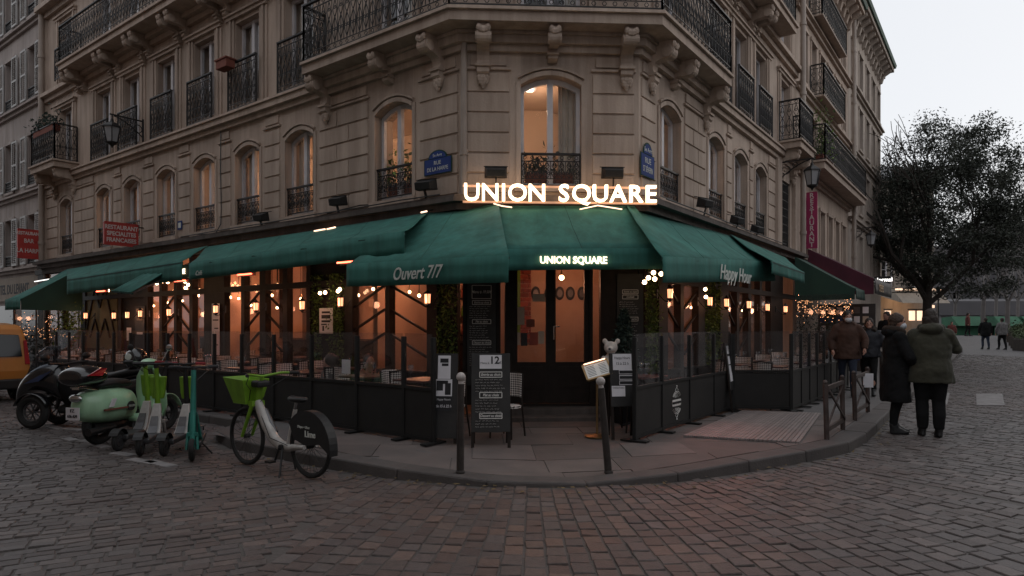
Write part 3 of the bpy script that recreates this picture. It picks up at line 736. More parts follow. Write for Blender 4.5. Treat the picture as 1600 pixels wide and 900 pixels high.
# rusticated courses of the piers, one stone after the other
for F, bays, u1, ww in ((L, LB, LEND, .45), (C, CB, CW, .47), (Rf, RB[:4], 8.05, .45)):
    ed = [0] + [x for b in bays for x in (b - ww - .10, b + ww + .10)] + [u1]
    for k in range(0, len(ed), 2):
        a, b = ed[k] + .07, ed[k + 1] - .07
        if b - a < .18: continue
        zz = 3.54; nz = 6; hh = (5.40 - zz) / nz
        for j in range(nz):
            parts = [(a, b)]
            if b - a > 1.0: x = a + (b - a) * (.5 + (.12 if j % 2 else -.12)); parts = [(a, x - .004), (x + .004, b)]
            for p, q in parts:
                m = MB(); z0, z1 = zz + j * hh + .008, zz + (j + 1) * hh - .008
                m.hexa([F.P(p, -.01, z0), F.P(q, -.01, z0), F.P(q, -.01, z1), F.P(p, -.01, z1), F.P(p + .012, .024, z0 + .012), F.P(q - .012, .024, z0 + .012), F.P(q - .012, .024, z1 - .012), F.P(p + .012, .024, z1 - .012)])
                m.build('stone_block', MT['stone'], bld)
        m = MB(); m.fb(F, a + .05, b - .05, -.01, .03, 5.50, 5.66); m.fb(F, a - .02, b + .02, -.01, .045, 5.43, 5.47); m.build('frieze_panel', MT['stone'], bld, bevel=.01)
# string courses and cornices
m = MB(); ring(m, -.01, .08, 5.70, 5.80, LEND, REND); ring(m, -.01, .16, 5.804, 5.92, LEND, REND); ring(m, -.01, .20, 5.924, 5.97, LEND, REND)
m.build('string_course', MT['stone'], bld)
m = MB(); ring(m, -.01, .09, 8.32, 8.45, LEND, REND); ring(m, -.01, .2, 8.454, 8.56, LEND, REND); m.build('string_course', MT['stone'], bld)
m = MB(); ring(m, -.01, .1, 10.9, 11.05, LEND, REND); ring(m, -.01, .3, 11.054, 11.2, LEND, REND); m.build('string_course', MT['stone'], bld)
m = MB(); ring(m, -.02, .25, 14.0, 14.25, LEND, REND); ring(m, -.02, .55, 14.254, 14.5, LEND, REND); m.build('roof_cornice', MT['stone'], bld)
# inner floors and the roof close the shell
foot = [V2(L.P(LEND, -.02, 0)), V2(PA) - Vector((0, -.02)), V2(PB) + Vector((0, .02)), V2(Rf.P(REND, -.02, 0)), V2((2, 23))]
for z0, z1, nm in ((3.26, 3.42, 'inner_floor'), (5.62, 5.72, 'inner_floor'), (8.30, 8.44, 'inner_floor'), (11.0, 11.1, 'inner_floor'), (14.503, 14.9, 'roof')):
    m = MB(); m.prism([(p.x, p.y, z0) for p in foot][::-1], (0, 0, z1 - z0)); m.build(nm, MT['plaster_room' if nm != 'roof' else 'zinc'], bld)
m = MB()
for a, b in ((foot[3], foot[4]), (foot[4], foot[0])):
    t = (b - a).normalized(); nn = Vector((-t.y, t.x)) * .15; q = [a, b, b + nn, a + nn]; m.hexa([(p.x, p.y, 0) for p in q] + [(p.x, p.y, 14.5) for p in q])
m.build('back_wall', MT['stone'], bld)
m = MB(); wp = path(-2.4, 15.5, 9.0)
for a, b in zip(wp, wp[1:]):
    t = (b - a).normalized(); nn = Vector((-t.y, t.x)) * .1; q = [a, b, b + nn, a + nn]; m.hexa([(p.x, p.y, 3.43) for p in q] + [(p.x, p.y, 5.61) for p in q])
m.build('room_wall', MT['plaster_room'], bld)
ORD = 'first second third fourth fifth sixth seventh eighth ninth tenth eleventh twelfth thirteenth fourteenth fifteenth sixteenth seventeenth eighteenth nineteenth'.split()
# lit ceiling lamps in the first-floor rooms
def lamp_light(name, loc, e, color=(1, .6, .36), r=.08):
    l = bpy.data.lights.new(name, 'POINT'); l.energy = e; l.color = color; l.shadow_soft_size = r
    o = bpy.data.objects.new(name, l); col.objects.link(o); o.location = loc; return o
for F, u, d in ((L, 1.4, -1.3), (L, 4.4, -1.4), (L, 6.8, -1.4), (L, 9.4, -1.4), (L, 12.2, -1.4), (Rf, 1.5, -1.3)):
    p = F.P(u, d, 5.45)
    kl = globals().get('kl', 0) + 1
    g = thing('ceiling_lamp', 'round lit ceiling lamp inside the first-floor rooms, %s from the entrance' % ORD[kl - 1] if F is L else 'round lit ceiling lamp inside the side street first-floor room', 'lamp', tuple(p), group='ceiling lamps of the first-floor rooms')
    m = MB(); m.lathe([(.02, .17), (.02, .06), (.13, .03), (.16, -.02), (.05, -.05), (.01, -.055)], p, 12); m.build('shade', MT['room_lamp'], g)
    lamp_light('lamp_light', p - Vector((0, 0, .2)), 20 if F is L else 8).parent = None
p = C.P(.78, -1.2, 5.56)
g = thing('ceiling_panel_lamp', 'bright white panel lamp on the ceiling behind the window above the neon sign', 'lamp', tuple(p))
m = MB(); m.fb(C, .55, 1.2, -1.3, -1.0, 5.57, 5.612); m.build('diffuser', MT['room_lamp'], g); m = MB(); m.fb(C, .50, 1.25, -1.35, -.95, 5.600, 5.618); m.build('frame', MT['white_paint'], g)
lamp_light('lamp_light', C.P(1.3, -1.3, 5.2), 11, (1, .66, .45))
# balconies
P3 = lambda ps, z: [(p.x, p.y, z) for p in ps]
def slab(name, d, uL, uR, z0, z1, parent):
    m = MB(); ring(m, -.02, d, z0, z1 - .05, uL, uR); ring(m, -.02, d + .05, z1 - .046, z1, uL, uR); return m.build(name, MT['stone'], parent)
ueL, ueR = L.u(470, .52), Rf.u(1145, .52)
slab('balcony_slab', .50, ueL, ueR, 5.975, 6.17, bld)
pp = path(.49, ueL - .04, ueR - .04)
railing('balcony_railing', [V2(L.P(ueL - .04, .03, 0))] + pp + [V2(Rf.P(ueR - .04, .03, 0))], 6.175, 1.0, bld)
for px in (492, 590, 668): console(L, L.u(px, .3), 5.97, .42, .62 if px != 590 else .42, .17 if px != 590 else .14, bld, px != 590)
for px in (755, 866, 984): console(C, C.u(px, .3), 5.97, .42, .66 if px != 866 else .42, .19 if px != 866 else .15, bld, px != 866)
for px in (1042, 1076, 1124): console(Rf, Rf.u(px, .3), 5.97, .42, .62 if px != 1076 else .42, .17 if px != 1076 else .14, bld, px != 1076)
for b in LB[1:7]:
    if b < ueL + .4: continue
    railing('balcony_railing', [V2(L.P(b - .52, .13, 0)), V2(L.P(b + .52, .13, 0))], 5.98, 1.0, bld)
railing('balcony_railing', [V2(L.P(LB[1] - .3, .13, 0)), V2(L.P(LB[1] + .55, .13, 0))], 5.98, 1.0, bld) if False else None
for b in RB[1:4]: railing('balcony_railing', [V2(Rf.P(b - .52, .13, 0)), V2(Rf.P(b + .52, .13, 0))], 5.98, 1.0, bld)
def box_balcony(F, ua, ub, d, z, parent):
    m = MB(); m.fb(F, ua, ub, -.02, d, z - .2, z - .05); m.fb(F, ua - .05, ub + .05, -.02, d + .05, z - .046, z); m.build('balcony_slab', MT['stone'], parent)
    railing('balcony_railing', [V2(F.P(ua + .03, .03, 0)), V2(F.P(ua + .03, d - .03, 0)), V2(F.P(ub - .03, d - .03, 0)), V2(F.P(ub - .03, .03, 0))], z + .005, 1.0, parent)
    for u in (ua + .2, ub - .2): console(F, u, z - .2, d - .1, .55, .15, parent)
box_balcony(L, 14.55, 16.35, .62, 6.17, bld)
box_balcony(Rf, 8.05, 9.55, .55, 6.17, bld)
# third-floor long balconies on paired consoles
for F, ua, ub, bays in ((L, 3.3, 14.35, LB), (Rf, 2.5, 7.5, RB)):
    m = MB(); m.fb(F, ua, ub, -.02, .58, 8.565, 8.70); m.fb(F, ua - .05, ub + .05, -.02, .63, 8.704, 8.76); m.build('balcony_slab', MT['stone'], bld)
    railing('balcony_railing', [V2(F.P(ua + .03, .03, 0)), V2(F.P(ua + .03, .56, 0)), V2(F.P(ub - .03, .56, 0)), V2(F.P(ub - .03, .03, 0))], 8.765, 1.0, bld, unit=.17)
    mids = [(a + b) / 2 for a, b in zip(bays, bays[1:])]
    for x in mids:
        if ua < x < ub:
            for s in (-.17, .17): console(F, x + s, 8.56, .5, .5, .13, bld, False)
for b in (LB[7],): railing('balcony_railing', [V2(L.P(b - .5, .13, 0)), V2(L.P(b + .5, .13, 0))], 8.77, .9, bld)
for b in LB + RB[:4]:
    F = L if b in LB else Rf
    if b == RB[3]: pass
for F, bays in ((L, LB), (C, CB), (Rf, RB[:4])):
    for b in bays: railing('window_guard', [V2(F.P(b - .46, -.05, 0)), V2(F.P(b + .46, -.05, 0))], F1[0] + .03, .52, bld, unit=.115, r=.007)
# metal grille over the tall opening by the party wall
m = MB()
for k in range(11): u = 8.33 + .94 * k / 10; m.bar(Rf.P(u, -.05, 3.5), Rf.P(u, -.05, 5.3), .016)
for k in range(9): z = 3.55 + 1.7 * k / 8; m.bar(Rf.P(8.3, -.05, z), Rf.P(9.3, -.05, z), .016)
m.build('window_grille', MT['iron'], bld)
m = MB(); m.fb(Rf, 8.28, 9.32, -.2, -.17, 3.45, 5.35); m.build('blind_panel', MT['black'], bld)
for a, b in ((7.75, 8.12), (9.5, 9.7)): m = MB(); m.fb(Rf, a, b, -.01, .1, 3.4, 5.69); m.build('pilaster', MT['stone'], bld, bevel=.01)
# downpipes
def downpipe(F, u, d, z0, z1, parent, r=.05, mat='pipe_paint'):
    m = MB(); m.tube([F.P(u, d, z0), F.P(u, d, z1)], r, 10)
    z = z0 + .6
    while z < z1: m.tube([F.P(u, d, z), F.P(u, d, z + .09)], r * 1.25, 10); z += 1.9
    m.build('downpipe', MT[mat], parent, smooth=True)
downpipe(C, .03, .085, 3.5, 5.95, bld); downpipe(L, 17.0, .14, 3.4, 13.8, bld, .08); downpipe(Rf, 9.8, .22, 3.4, 13.8, bld, .07)
# cables clipped to the stone
def cable(F, pts, parent):
    m = MB(); m.tube([F.P(u, d, z) for u, d, z in pts], .011, 5); m.build('cable', MT['black'], parent)
uc_ = L.u(345, .05); cable(L, [(uc_, .05, 5.69), (uc_ + .01, .05, 4.9), (uc_ - .02, .05, 4.1), (uc_, .05, 3.7), (uc_ + .12, .1, 3.5), (uc_ + .5, .3, 3.49)], bld)
cable(L, [(.15, .34, 3.485), (1.0, .33, 3.50), (2.0, .345, 3.485), (3.2, .33, 3.50), (4.6, .34, 3.485), (6.0, .335, 3.495), (8.0, .34, 3.485)], bld)
cable(L, [(1.0, .05, 3.49), (1.02, .05, 3.52), (2.3, .06, 3.60), (2.9, .3, 3.49)], bld); cable(Rf, [(.3, .33, 3.49), (2.0, .34, 3.5), (4.0, .33, 3.485), (7.5, .34, 3.495)], bld)
# soot-dark shop cornice
m = MB(); ring(m, -.02, .10, 3.10, 3.25, LEND, REND); ring(m, -.02, .22, 3.254, 3.36, LEND, REND); ring(m, -.02, .34, 3.364, 3.43, LEND, REND); ring(m, -.02, .30, 3.434, 3.47, LEND, REND)
m.build('shop_cornice', MT['stone_dark'], bld)

# ================================================================ neighbouring buildings
def facade_building(name, label, F, u0, u1, h, mat, bays, rows, ww, parent_z=0, depth=6, bands=(), rail=None, shutters=False, roofmat='zinc', cornice=True, base=3.2, brk=0):
    g = thing(name, label, 'building', tuple(F.P((u0 + u1) / 2, 0, 0)))
    ops = [(b - ww, b + ww, *r) for b in bays for r in rows]
    m = MB(); wall(m, F, u0 + .01, u1, base, h, ops, .35); m.build('wall', MT[mat], g)
    m = MB(); m.fb(F, u0 + .01, u1, -depth, -.9, 0.0, h); m.fb(F, u0 + .01, u1, -.9, -.36, h - .1, h); m.build('core', MT['black'], g)
    for b in bays:
        for r in rows:
            window(F, b - ww, b + ww, *r, 0, g, rows=3)
            m = MB()
            for s in (-1, 1): m.fb(F, b + s * (ww + .04) - .04, b + s * (ww + .04) + .04, -.01, .03, r[0], r[1])
            m.fb(F, b - ww - .12, b + ww + .12, -.01, .05, r[1] + .004, r[1] + .1); m.fb(F, b - ww - .1, b + ww + .1, -.01, .07, r[0] - .08, r[0] - .004)
            m.build('window_surround', MT[mat], g)
            if shutters:
                for s in (-1, 1):
                    c_ = b + s * (ww + .30)
                    m = MB(); m.fb(F, c_ - .24, c_ - .20, .06, .10, r[0], r[1]); m.fb(F, c_ + .20, c_ + .24, .06, .10, r[0], r[1])
                    for z in (r[0], (r[0] + r[1]) / 2 - .02, r[1] - .06): m.fb(F, c_ - .2, c_ + .2, .06, .10, z, z + .06)
                    o = m.build('shutter', MT['shutter_paint'], g)
                    m = MB(); k = r[0] + .08
                    while k < r[1] - .08: m.bar(F.P(c_ - .2, .08, k), F.P(c_ + .2, .08, k), .04, .012, up=(F.N.x * .6, F.N.y * .6, .8)); k += .062
                    m.build('louvres', MT['shutter_paint'], o)
            if rail: railing('window_guard', [V2(F.P(b - ww, .02, 0)), V2(F.P(b + ww, .02, 0))], r[0] + .02, rail, g, unit=.14)
    for z in bands:
        m = MB(); m.fb(F, u0, u1, -.01, .09, z - .16, z - .06); m.fb(F, u0, u1, -.01, .18, z - .056, z); m.build('string_course', MT[mat], g)
    if cornice:
        m = MB(); m.fb(F, u0, u1, -.01, .2, h - .5, h - .25); m.fb(F, u0 - .02, u1 + .1, -.01, .55, h - .246, h - .08); m.build('roof_cornice', MT[mat], g)
        m = MB(); m.prism([F.P(u0, .62, h - .076), F.P(u0, .66, h + .05), F.P(u0, -.9, h + 1.2), F.P(u0, -depth, h + 1.2), F.P(u0, -depth, h - .076)], F.P(u1 + .12, 0, 0) - F.P(u0, 0, 0)); m.build('roof', MT[roofmat], g)
    if brk:
        x = u0 + .3
        while x < u1:
            m = MB(); m.prism([F.P(x, -.01, h - .25), F.P(x, .48, h - .25), F.P(x, .48, h - .36), F.P(x, .2, h - .52), F.P(x, .12, h - .8), F.P(x, -.01, h - .85)], F.P(x + .2, 0, 0) - F.P(x, 0, 0)); m.build('roof_bracket', MT[mat], g); x += brk
    return g
hotel = facade_building('hotel_building', 'grey stone hotel with white louvred shutters beside the corner building', L, LEND, 25.5, 14.5, 'stone_grey', [18.1, 20.25, 22.4, 24.5], [(3.5, 5.05), (6.0, 7.6), (8.75, 10.4), (11.4, 12.9)], .36, bands=(3.4, 5.8, 8.62, 11.2), rail=.32, shutters=True, base=0)
m = MB(); m.fb(L, LEND + .05, 25.4, -.01, .06, 2.35, 3.12); m.build('sign_band', MT['cream'], hotel)
text('HÔTEL DU LEVANT', .44, L.M(L.u(17, .06), .064, 2.72, True), MT['ink'], hotel, bold=.01, sx=.86)
for k in range(3):
    u = 18.3 + 2.2 * k
    m = MB(); m.fb(L, u - .75, u + .75, -.008, .035, .4, 2.2); o = m.build('shop_window', MT['dark_glass'], hotel)
b2 = facade_building('side_street_building', 'brown stone building with long flowered balcony next to the corner building', Rf, REND, 17.8, 13.2, 'stone', [10.9, 12.1, 13.3, 14.5, 15.7, 16.9], [(3.5, 5.1), (6.25, 7.7), (8.5, 10.0), (10.75, 12.2)], .33, bands=(5.9, 8.25, 10.5), roofmat='copper_roof', brk=.6, base=0)
b3 = facade_building('side_street_building', 'pale stone building with bracketed green-edged roof at the end of the terrace row', Rf, 17.8, 26.3, 13.7, 'stone_pale', [18.9, 20.6, 22.3, 24.0, 25.5], [(3.4, 5.1), (6.0, 7.7), (8.6, 10.2), (11.0, 12.4)], .4, bands=(5.6, 8.2, 10.7), roofmat='copper_roof', brk=.7, base=0)
downpipe(Rf, 17.75, .22, 3.4, 13.0, b2, .07)
m = MB(); m.fb(Rf, 10.6, 17.7, -.02, .6, 5.92, 6.1); m.fb(Rf, 10.55, 17.75, -.02, .66, 6.104, 6.16); m.build('balcony_slab', MT['stone'], b2)
railing('balcony_railing', [V2(Rf.P(10.65, .03, 0)), V2(Rf.P(10.65, .6, 0)), V2(Rf.P(17.65, .6, 0)), V2(Rf.P(17.65, .03, 0))], 6.165, 1.0, b2, unit=.2)
for a, b, z in ((11.6, 14.9, 8.3), (11.4, 15.2, 10.6)):
    m = MB(); m.fb(Rf, a, b, -.02, .4, z - .04, z); m.build('balcony_slab', MT['stone'], b2)
    railing('balcony_railing', [V2(Rf.P(a, .03, 0)), V2(Rf.P(a, .38, 0)), V2(Rf.P(b, .38, 0)), V2(Rf.P(b, .03, 0))], z + .005, .9, b2, unit=.2)
# the house on the opposite side of the street, then added unseen ones
opp = Fr(L.P(-6.5, 11.6, 0), L.U, -L.N)
facade_building('opposite_building', 'stone apartment house facing the corner building across the street', opp, 0, 34, 13.5, 'stone', [1.5 + 2.2 * k for k in range(15)], [(3.4, 5.1), (6.0, 7.8), (8.8, 10.5)], .5, bands=(5.7, 8.5), base=0)
opp2 = Fr((17, -11), (-1, 0), (0, 1))  # unseen house, added to darken what the door glass reflects
facade_building('opposite_building', 'unseen stone house added behind the crossing to darken the door glass', opp2, 0, 15, 13.5, 'stone', [1.5 + 2.2 * k for k in range(6)], [(3.4, 5.1), (6.0, 7.8), (8.8, 10.5)], .5, bands=(5.7, 8.5), base=0)
opp3 = Fr(Rf.P(48, 17, 0), -Rf.U, -Rf.N)  # unseen house, added to darken side street reflections, low to leave the sky open
facade_building('opposite_building', 'unseen low stone house added to darken the side street windows', opp3, 0, 62, 8.6, 'stone_grey', [2 + 3 * k for k in range(20)], [(3.4, 5.1), (6.0, 7.6)], .5, bands=(5.7,), base=0)
# building closing the side street, with the lit café below
EF = Fr((24.6, 45.5), (1, .12), (.12, -1))
endb = facade_building('cream_building', 'cream plaster building behind the tree with a lit cafe on its ground floor', EF, 0, 4.6, 11.5, 'cream', [1.15, 3.3], [(4.2, 6.0), (7.4, 9.2)], .45, bands=(3.9, 6.9), base=.5)
# ================================================================ restaurant: rooms, shopfront
rest = thing('shopfront', 'dark timber restaurant shopfront with glazed doors and diagonal braces under the awnings', 'shopfront', (PA[0], PA[1], 0))
m = MB(); fl = [V2(L.P(16.9, -.05, 0)), V2(PA) + Vector((.02, .06)), V2(PB) + Vector((-.02, .06)), V2(Rf.P(9.7, -.05, 0)), V2((2, 22))]
m.prism([(p.x, p.y, .02) for p in fl][::-1], (0, 0, .13)); m.build('inner_floor', MT['floor_wood'], rest)
m = MB(); m.fb(L, 1.4, 16.9, -3.0, -2.85, .16, 3.24); m.build('inner_wall', MT['plaster_warm'], rest)
m = MB(); m.fb(Rf, 1.2, 9.7, -2.6, -2.45, .16, 3.24); m.build('inner_wall', MT['plaster_warm'], rest)
m = MB(); m.fb(C, .1, 2.6, -2.3, -2.2, .16, 3.24); m.build('inner_wall', MT['plaster_warm'], rest)
for F, u in ((L, 3.05), (L, 8.8), (L, 13.2), (Rf, 3.0), (Rf, 6.2)):
    m = MB(); m.fb(F, u, u + .12, -2.84 if F is L else -2.44, -1.0, .16, 3.24); m.build('inner_wall', MT['plaster_warm'], rest)
m = MB(); bw = .21
for r_ in range(20):
    x = .78 - (bw / 2 if r_ % 2 else 0)
    while x < 1.24:
        a, b = max(x, .78), min(x + bw - .012, 1.24)
        if b - a > .03: m.fb(C, a, b, -2.21, -2.17, 1.2 + r_ * .085, 1.2 + r_ * .085 + .073)
        x += bw
m.build('brickwork', MT['brick_red'], rest, kind='stuff')
m = MB(); m.fb(C, .96, 1.04, -2.17, -2.14, 1.2, 3.0); m.build('green_trim', MT['lime_dark'], rest)
for u in (1.33, 1.58, 1.78, 1.98, 2.2):
    m = MB(); m.M = C.M(u, -2.19, 2.12); m.lathe([(.0, .0), (.085, .0), (.085, .02), (.06, .03), (.0, .028)], (0, 0, 0), 16, Matrix.Diagonal((1, 1.5, 1)).to_4x4().to_3x3()); m.build('wall_plate', MT['ink'], rest)
    m = MB(); m.M = C.M(u, -2.155, 2.12); m.lathe([(.0, .0), (.05, .0), (.05, .006), (.0, .006)], (0, 0, 0), 12, Matrix.Diagonal((1, 1.5, 1))); m.build('plate_centre', MT['zinc'], rest)
WD = MT['wood_dark']
ri = random.Random(17)
for F, ua, ub, dd in ((L, 1.6, 16.5, -2.85), (Rf, 1.4, 9.5, -2.45)):
    m = MB(); m.fb(F, ua, ub, dd, dd + .03, .16, 1.15); m.build('wainscot', WD, rest)
    m = MB(); m.fb(F, ua, ub, dd, dd + .05, 1.15, 1.2); m.build('dado_rail', MT['floor_wood'], rest)
    u = ua + .4
    while u < ub - .3:
        w = ri.uniform(.06, .3); m = MB(); m.fb(F, u, u + w, dd + .001, dd + ri.uniform(.05, .2), 1.2, 3.24); m.build('inner_pilaster', MT[ri.choice(['wood_dark', 'brick_red', 'floor_wood'])], rest); u += w + ri.uniform(.7, 1.7)
def member(F, a, b, z0, z1, d0=-.06, d1=.07, nm='post'):
    m = MB(); m.fb(F, min(a, b), max(a, b), d0, d1, z0, z1); return m.build(nm, WD, rest)
DADO, TR0, TR1, TOP = .78, 2.22, 2.34, 3.1
def bay(F, p0, p1, brace=0, split=0):
    a, b = sorted((F.u(p0, .0), F.u(p1, .0)))
    m = MB(); m.fb(F, a, b, -.05, .03, .12, DADO - .04); m.fb(F, a + .08, b - .08, .03, .045, .22, DADO - .14); m.build('dado_panel', WD, rest)
    m = MB(); m.fb(F, a, b, -.06, .075, DADO - .036, DADO); m.build('sill', WD, rest)
    m = MB(); m.fb(F, a, b, -.006, .0, DADO, TR0); m.build('pane', MT['pane_shop'], rest)
    m = MB(); m.fb(F, a, b, -.006, .0, TR1, TOP - .02); m.build('pane', MT['pane_shop'], rest)
    if brace:
        h = (TR0 - DADO)
        for k in range(3):
            z = DADO + h * (.16 + .28 * k); dz = h * .26
            z0, z1 = (z + dz, z) if brace > 0 else (z, z + dz)
            m = MB(); m.bar(F.P(a, .02, z0), F.P(b, .02, z1), .035, .035); m.build('brace', WD, rest)
def posts(F, lst):
    for p0, p1 in lst: member(F, F.u(p0, .05), F.u(p1, .05), .12, TOP)
Lg = [((610, 668), -1), ((552, 603), 1), ((450, 480), 0), ((416, 443), -1), ((383, 407), 1), ((352, 378), 0), ((302, 320), 0), ((277, 297), -1), ((254, 273), 1), ((232, 250), 0), ((100, 127), 0), ((72, 98), 0)]
for (p, q), br in Lg: bay(L, p, q, br)
posts(L, [(668, 684), (603, 610), (540, 552), (480, 486), (443, 450), (407, 416), (378, 383), (320, 352), (297, 302), (273, 277), (250, 254), (225, 232), (186, 190), (127, 134), (98, 100), (60, 72)])
Rg = [((1042, 1062), 1), ((1067, 1090), -1), ((1137, 1150), 1), ((1154, 1168), -1), ((1172, 1186), 0), ((1189, 1203), 0)]
for (p, q), br in Rg: bay(Rf, p, q, br)
posts(Rf, [(1028, 1042), (1062, 1067), (1090, 1100), (1124, 1137), (1150, 1154), (1168, 1172), (1186, 1189), (1203, 1222)])
for F, a, b in ((L, .02, L.u(60, 0)), (Rf, .02, 9.6)):
    m = MB(); m.fb(F, a, b, -.05, .085, TR0 + .004, TR1 - .004); m.build('transom', WD, rest)
    m = MB(); m.fb(F, a, b, -.10, .095, TOP, 3.245); m.build('fascia', WD, rest)
m = MB(); m.fb(C, .02, CW - .02, -.10, .095, 2.95, 3.245); m.build('fascia', WD, rest)
for F, p, q in ((L, 684, 716), (L, 486, 540), (L, 190, 225), (L, 134, 186), (Rf, 1006, 1028), (Rf, 1100, 1124)):
    a, b = sorted((F.u(p, 0), F.u(q, 0))); a = max(a, .03)
    m = MB(); m.fb(F, a, b, -.05, .02, .12, TOP); o = m.build('back_panel', WD, rest)
a, b = sorted((L.u(134, 0), L.u(186, 0)))
m = MB(); m.fb(L, a + .05, b - .05, .02, .03, .9, 2.9); m.build('olive_panel', mk('olive_paint', (.16, .15, .08), (.13, .12, .065), 2, .8), rest)
w_ = b - a
for (x0, z0), (x1, z1) in (((.05, 1.2), (.35, 2.6)), ((.35, 2.6), (.5, 2.0)), ((.5, 2.0), (.65, 2.6)), ((.65, 2.6), (.95, 1.2)), ((.2, 1.2), (.35, 1.7)), ((.35, 1.7), (.5, 1.2)), ((.5, 1.2), (.65, 1.7)), ((.65, 1.7), (.8, 1.2))):
    m = MB(); m.bar(L.P(a + w_ * (1 - x0), .05, z0), L.P(a + w_ * (1 - x1), .05, z1), .035); m.build('brace', WD, rest)
# entrance on the chamfer
cu = lambda px: C.u(px, .05)
for p, q in ((722, 728), (776, 782), (789, 801), (921, 926), (938, 962), (1004, 1010)): member(C, max(cu(p), .01), min(cu(q), CW - .01), .3, 2.94, nm='post')
for p, q in ((782, 789), (926, 938)):
    m = MB(); m.fb(C, cu(p), cu(q), -.006, 0, .9, 2.9); m.build('pane', MT['pane_shop'], rest)
    m = MB(); m.fb(C, cu(p), cu(q), -.05, .05, .3, .9); m.build('dado_panel', WD, rest)
for p, q in ((728, 776), (962, 1004)): m = MB(); m.fb(C, cu(p), cu(q), -.05, .02, .3, 2.94); m.build('back_panel', WD, rest)
for p, q, hs in ((801, 861, 1), (861, 921, -1)):
    a, b = cu(p), cu(q)
    m = MB(); m.fb(C, a, a + .075, -.03, .03, .32, 2.93); m.fb(C, b - .075, b, -.03, .03, .32, 2.93); m.fb(C, a + .075, b - .075, -.03, .028, 2.82, 2.93); m.fb(C, a + .075, b - .075, -.03, .028, .32, .5); m.fb(C, a + .075, b - .075, -.03, .026, .5, .95)
    m.fb(C, a + .12, b - .12, .02, .045, .56, .88)
    o = m.build('door_leaf', WD, rest)
    m = MB(); m.fb(C, a + .07, b - .07, -.006, .0, .94, 2.83); m.build('pane', MT['pane_shop'], o)
    if hs < 0:
        m = MB(); m.tube([C.P(a + .04, .03, 1.28), C.P(a + .04, .09, 1.30), C.P(a + .04, .09, 1.5), C.P(a + .04, .03, 1.52)], .013, 8); m.tube([C.P(a + .04, .09, 1.5), C.P(a + .13, .1, 1.5)], .011, 8); m.build('handle', MT['chrome'], o, smooth=True)
for k, (dd, z) in enumerate(((.62, .12), (.32, .21))):
    m = MB(); m.fb(C, .62, 2.12, .05 - .02 * k, dd, .06, .06 + z); m.build('door_step', MT['stone_dark'], rest, bevel=.01)
m = MB(); m.fb(C, .3, 2.45, -.2, .05, .1, .31); m.build('threshold', WD, rest)
m = MB(); ring(m, -.06, .03, .02, .14, LEND, REND); m.build('plinth', MT['stone_dark'], rest)
# papers in the door glass
for a, z, w, h, mt in ((C.u(811, .02), 1.66, .17, .27, 'paper_warm'), (C.u(842, .02), 1.94, .19, .12, 'paper_warm'), (C.u(808, .02), 1.31, .1, .19, 'paper_warm'), (C.u(834, .02), 1.31, .13, .2, 'brick_red'), (C.u(846, .02), 1.33, .09, .2, 'paper_warm'), (C.u(829, .02), 1.55, .13, .12, 'terracotta'), (C.u(819, .02), 1.3, .1, .2, 'ink')):
    m = MB(); m.fb(C, a - w / 2, a + w / 2, .004, .008, z - h / 2, z + h / 2); q = m.build('door_paper', MT[mt]); tag(q, {.17: 'cream paper notice with a dark square mid height on the restaurant door', .19: 'wide cream notice high on the restaurant door glass', .1: 'narrow cream card in the low corner of the door glass', .09: 'narrow cream card low on the door beside the orange-red card'}.get(w) if mt == 'paper_warm' else {'paper_warm': 'cream paper notice stuck to the restaurant door glass', 'brick_red': 'orange-red card stuck low on the restaurant door glass', 'terracotta': 'small brown card stuck on the restaurant door glass', 'ink': 'dark card low on the restaurant door glass between two paler ones'}[mt], 'notice', 'papers on the door glass')
text('AU LE CAFE', .07, C.M(C.u(842, .02), .012, 1.95), MT['ink'], None, name='x') if False else None

# interior lamps
def pendant(F, u, d, z, e, lab):
    p = F.P(u, d, z); g = thing('pendant_lamp', lab, 'lamp', tuple(p), group='pendant bulbs inside the restaurant')
    m = MB(); m.tube([p + Vector((0, 0, .05)), F.P(u, d, 3.25)], .008, 5); m.build('cable', MT['black'], g)
    m = MB(); m.lathe([(.018, .1), (.022, .05), (.03, .04)], p, 8); m.build('socket', MT['brass'], g)
    m = MB(); m.ball(p, .045 if e else .03, 10, 6); m.build('bulb', MT['bulb'], g, smooth=True)
    if e: lamp_light('lamp_light', p - Vector((0, 0, .12)), e, (1, .43, .24), .05)
for k, u in enumerate((2.2, 4.9, 6.8, 8.3, 10.3, 12.3, 14.6)): pendant(L, u, -1.3, 2.45, 32, 'bare bulb pendant inside the long room, %s from the entrance' % ORD[k])
for k, u in enumerate((1.9, 4.4, 7.4)): pendant(Rf, u, -1.2, 2.4, 18, 'bare bulb pendant inside the side street room, %s from the entrance' % ORD[k])
pendant(C, 1.65, -.9, 2.32, 17, 'bare bulb pendant glowing behind the entrance door')
pendant(C, 2.0, -1.3, 2.75, 8, 'small high bulb pendant behind the right door leaf')
for k, (F, u, z) in enumerate(((L, 2.3, 2.75), (L, 3.6, 2.7), (L, 5.3, 2.75), (L, 5.9, 2.8), (L, 7.2, 2.72))): pendant(F, u, -.5, z, 0, 'small high bulb near the upper panes, %s from the entrance' % ORD[k])
rb = random.Random(77)
for k, px in enumerate((150, 172, 205, 240, 262, 285, 310, 360, 373, 392, 425, 433, 455, 470, 560, 583, 622, 640, 655)):
    dd = -rb.uniform(.4, 2.2); u = L.u(px, dd); pendant(L, u, dd, rb.uniform(1.85, 2.25), 0, 'low small bulb glowing deep in the long room, %s from the hotel end' % ORD[k])
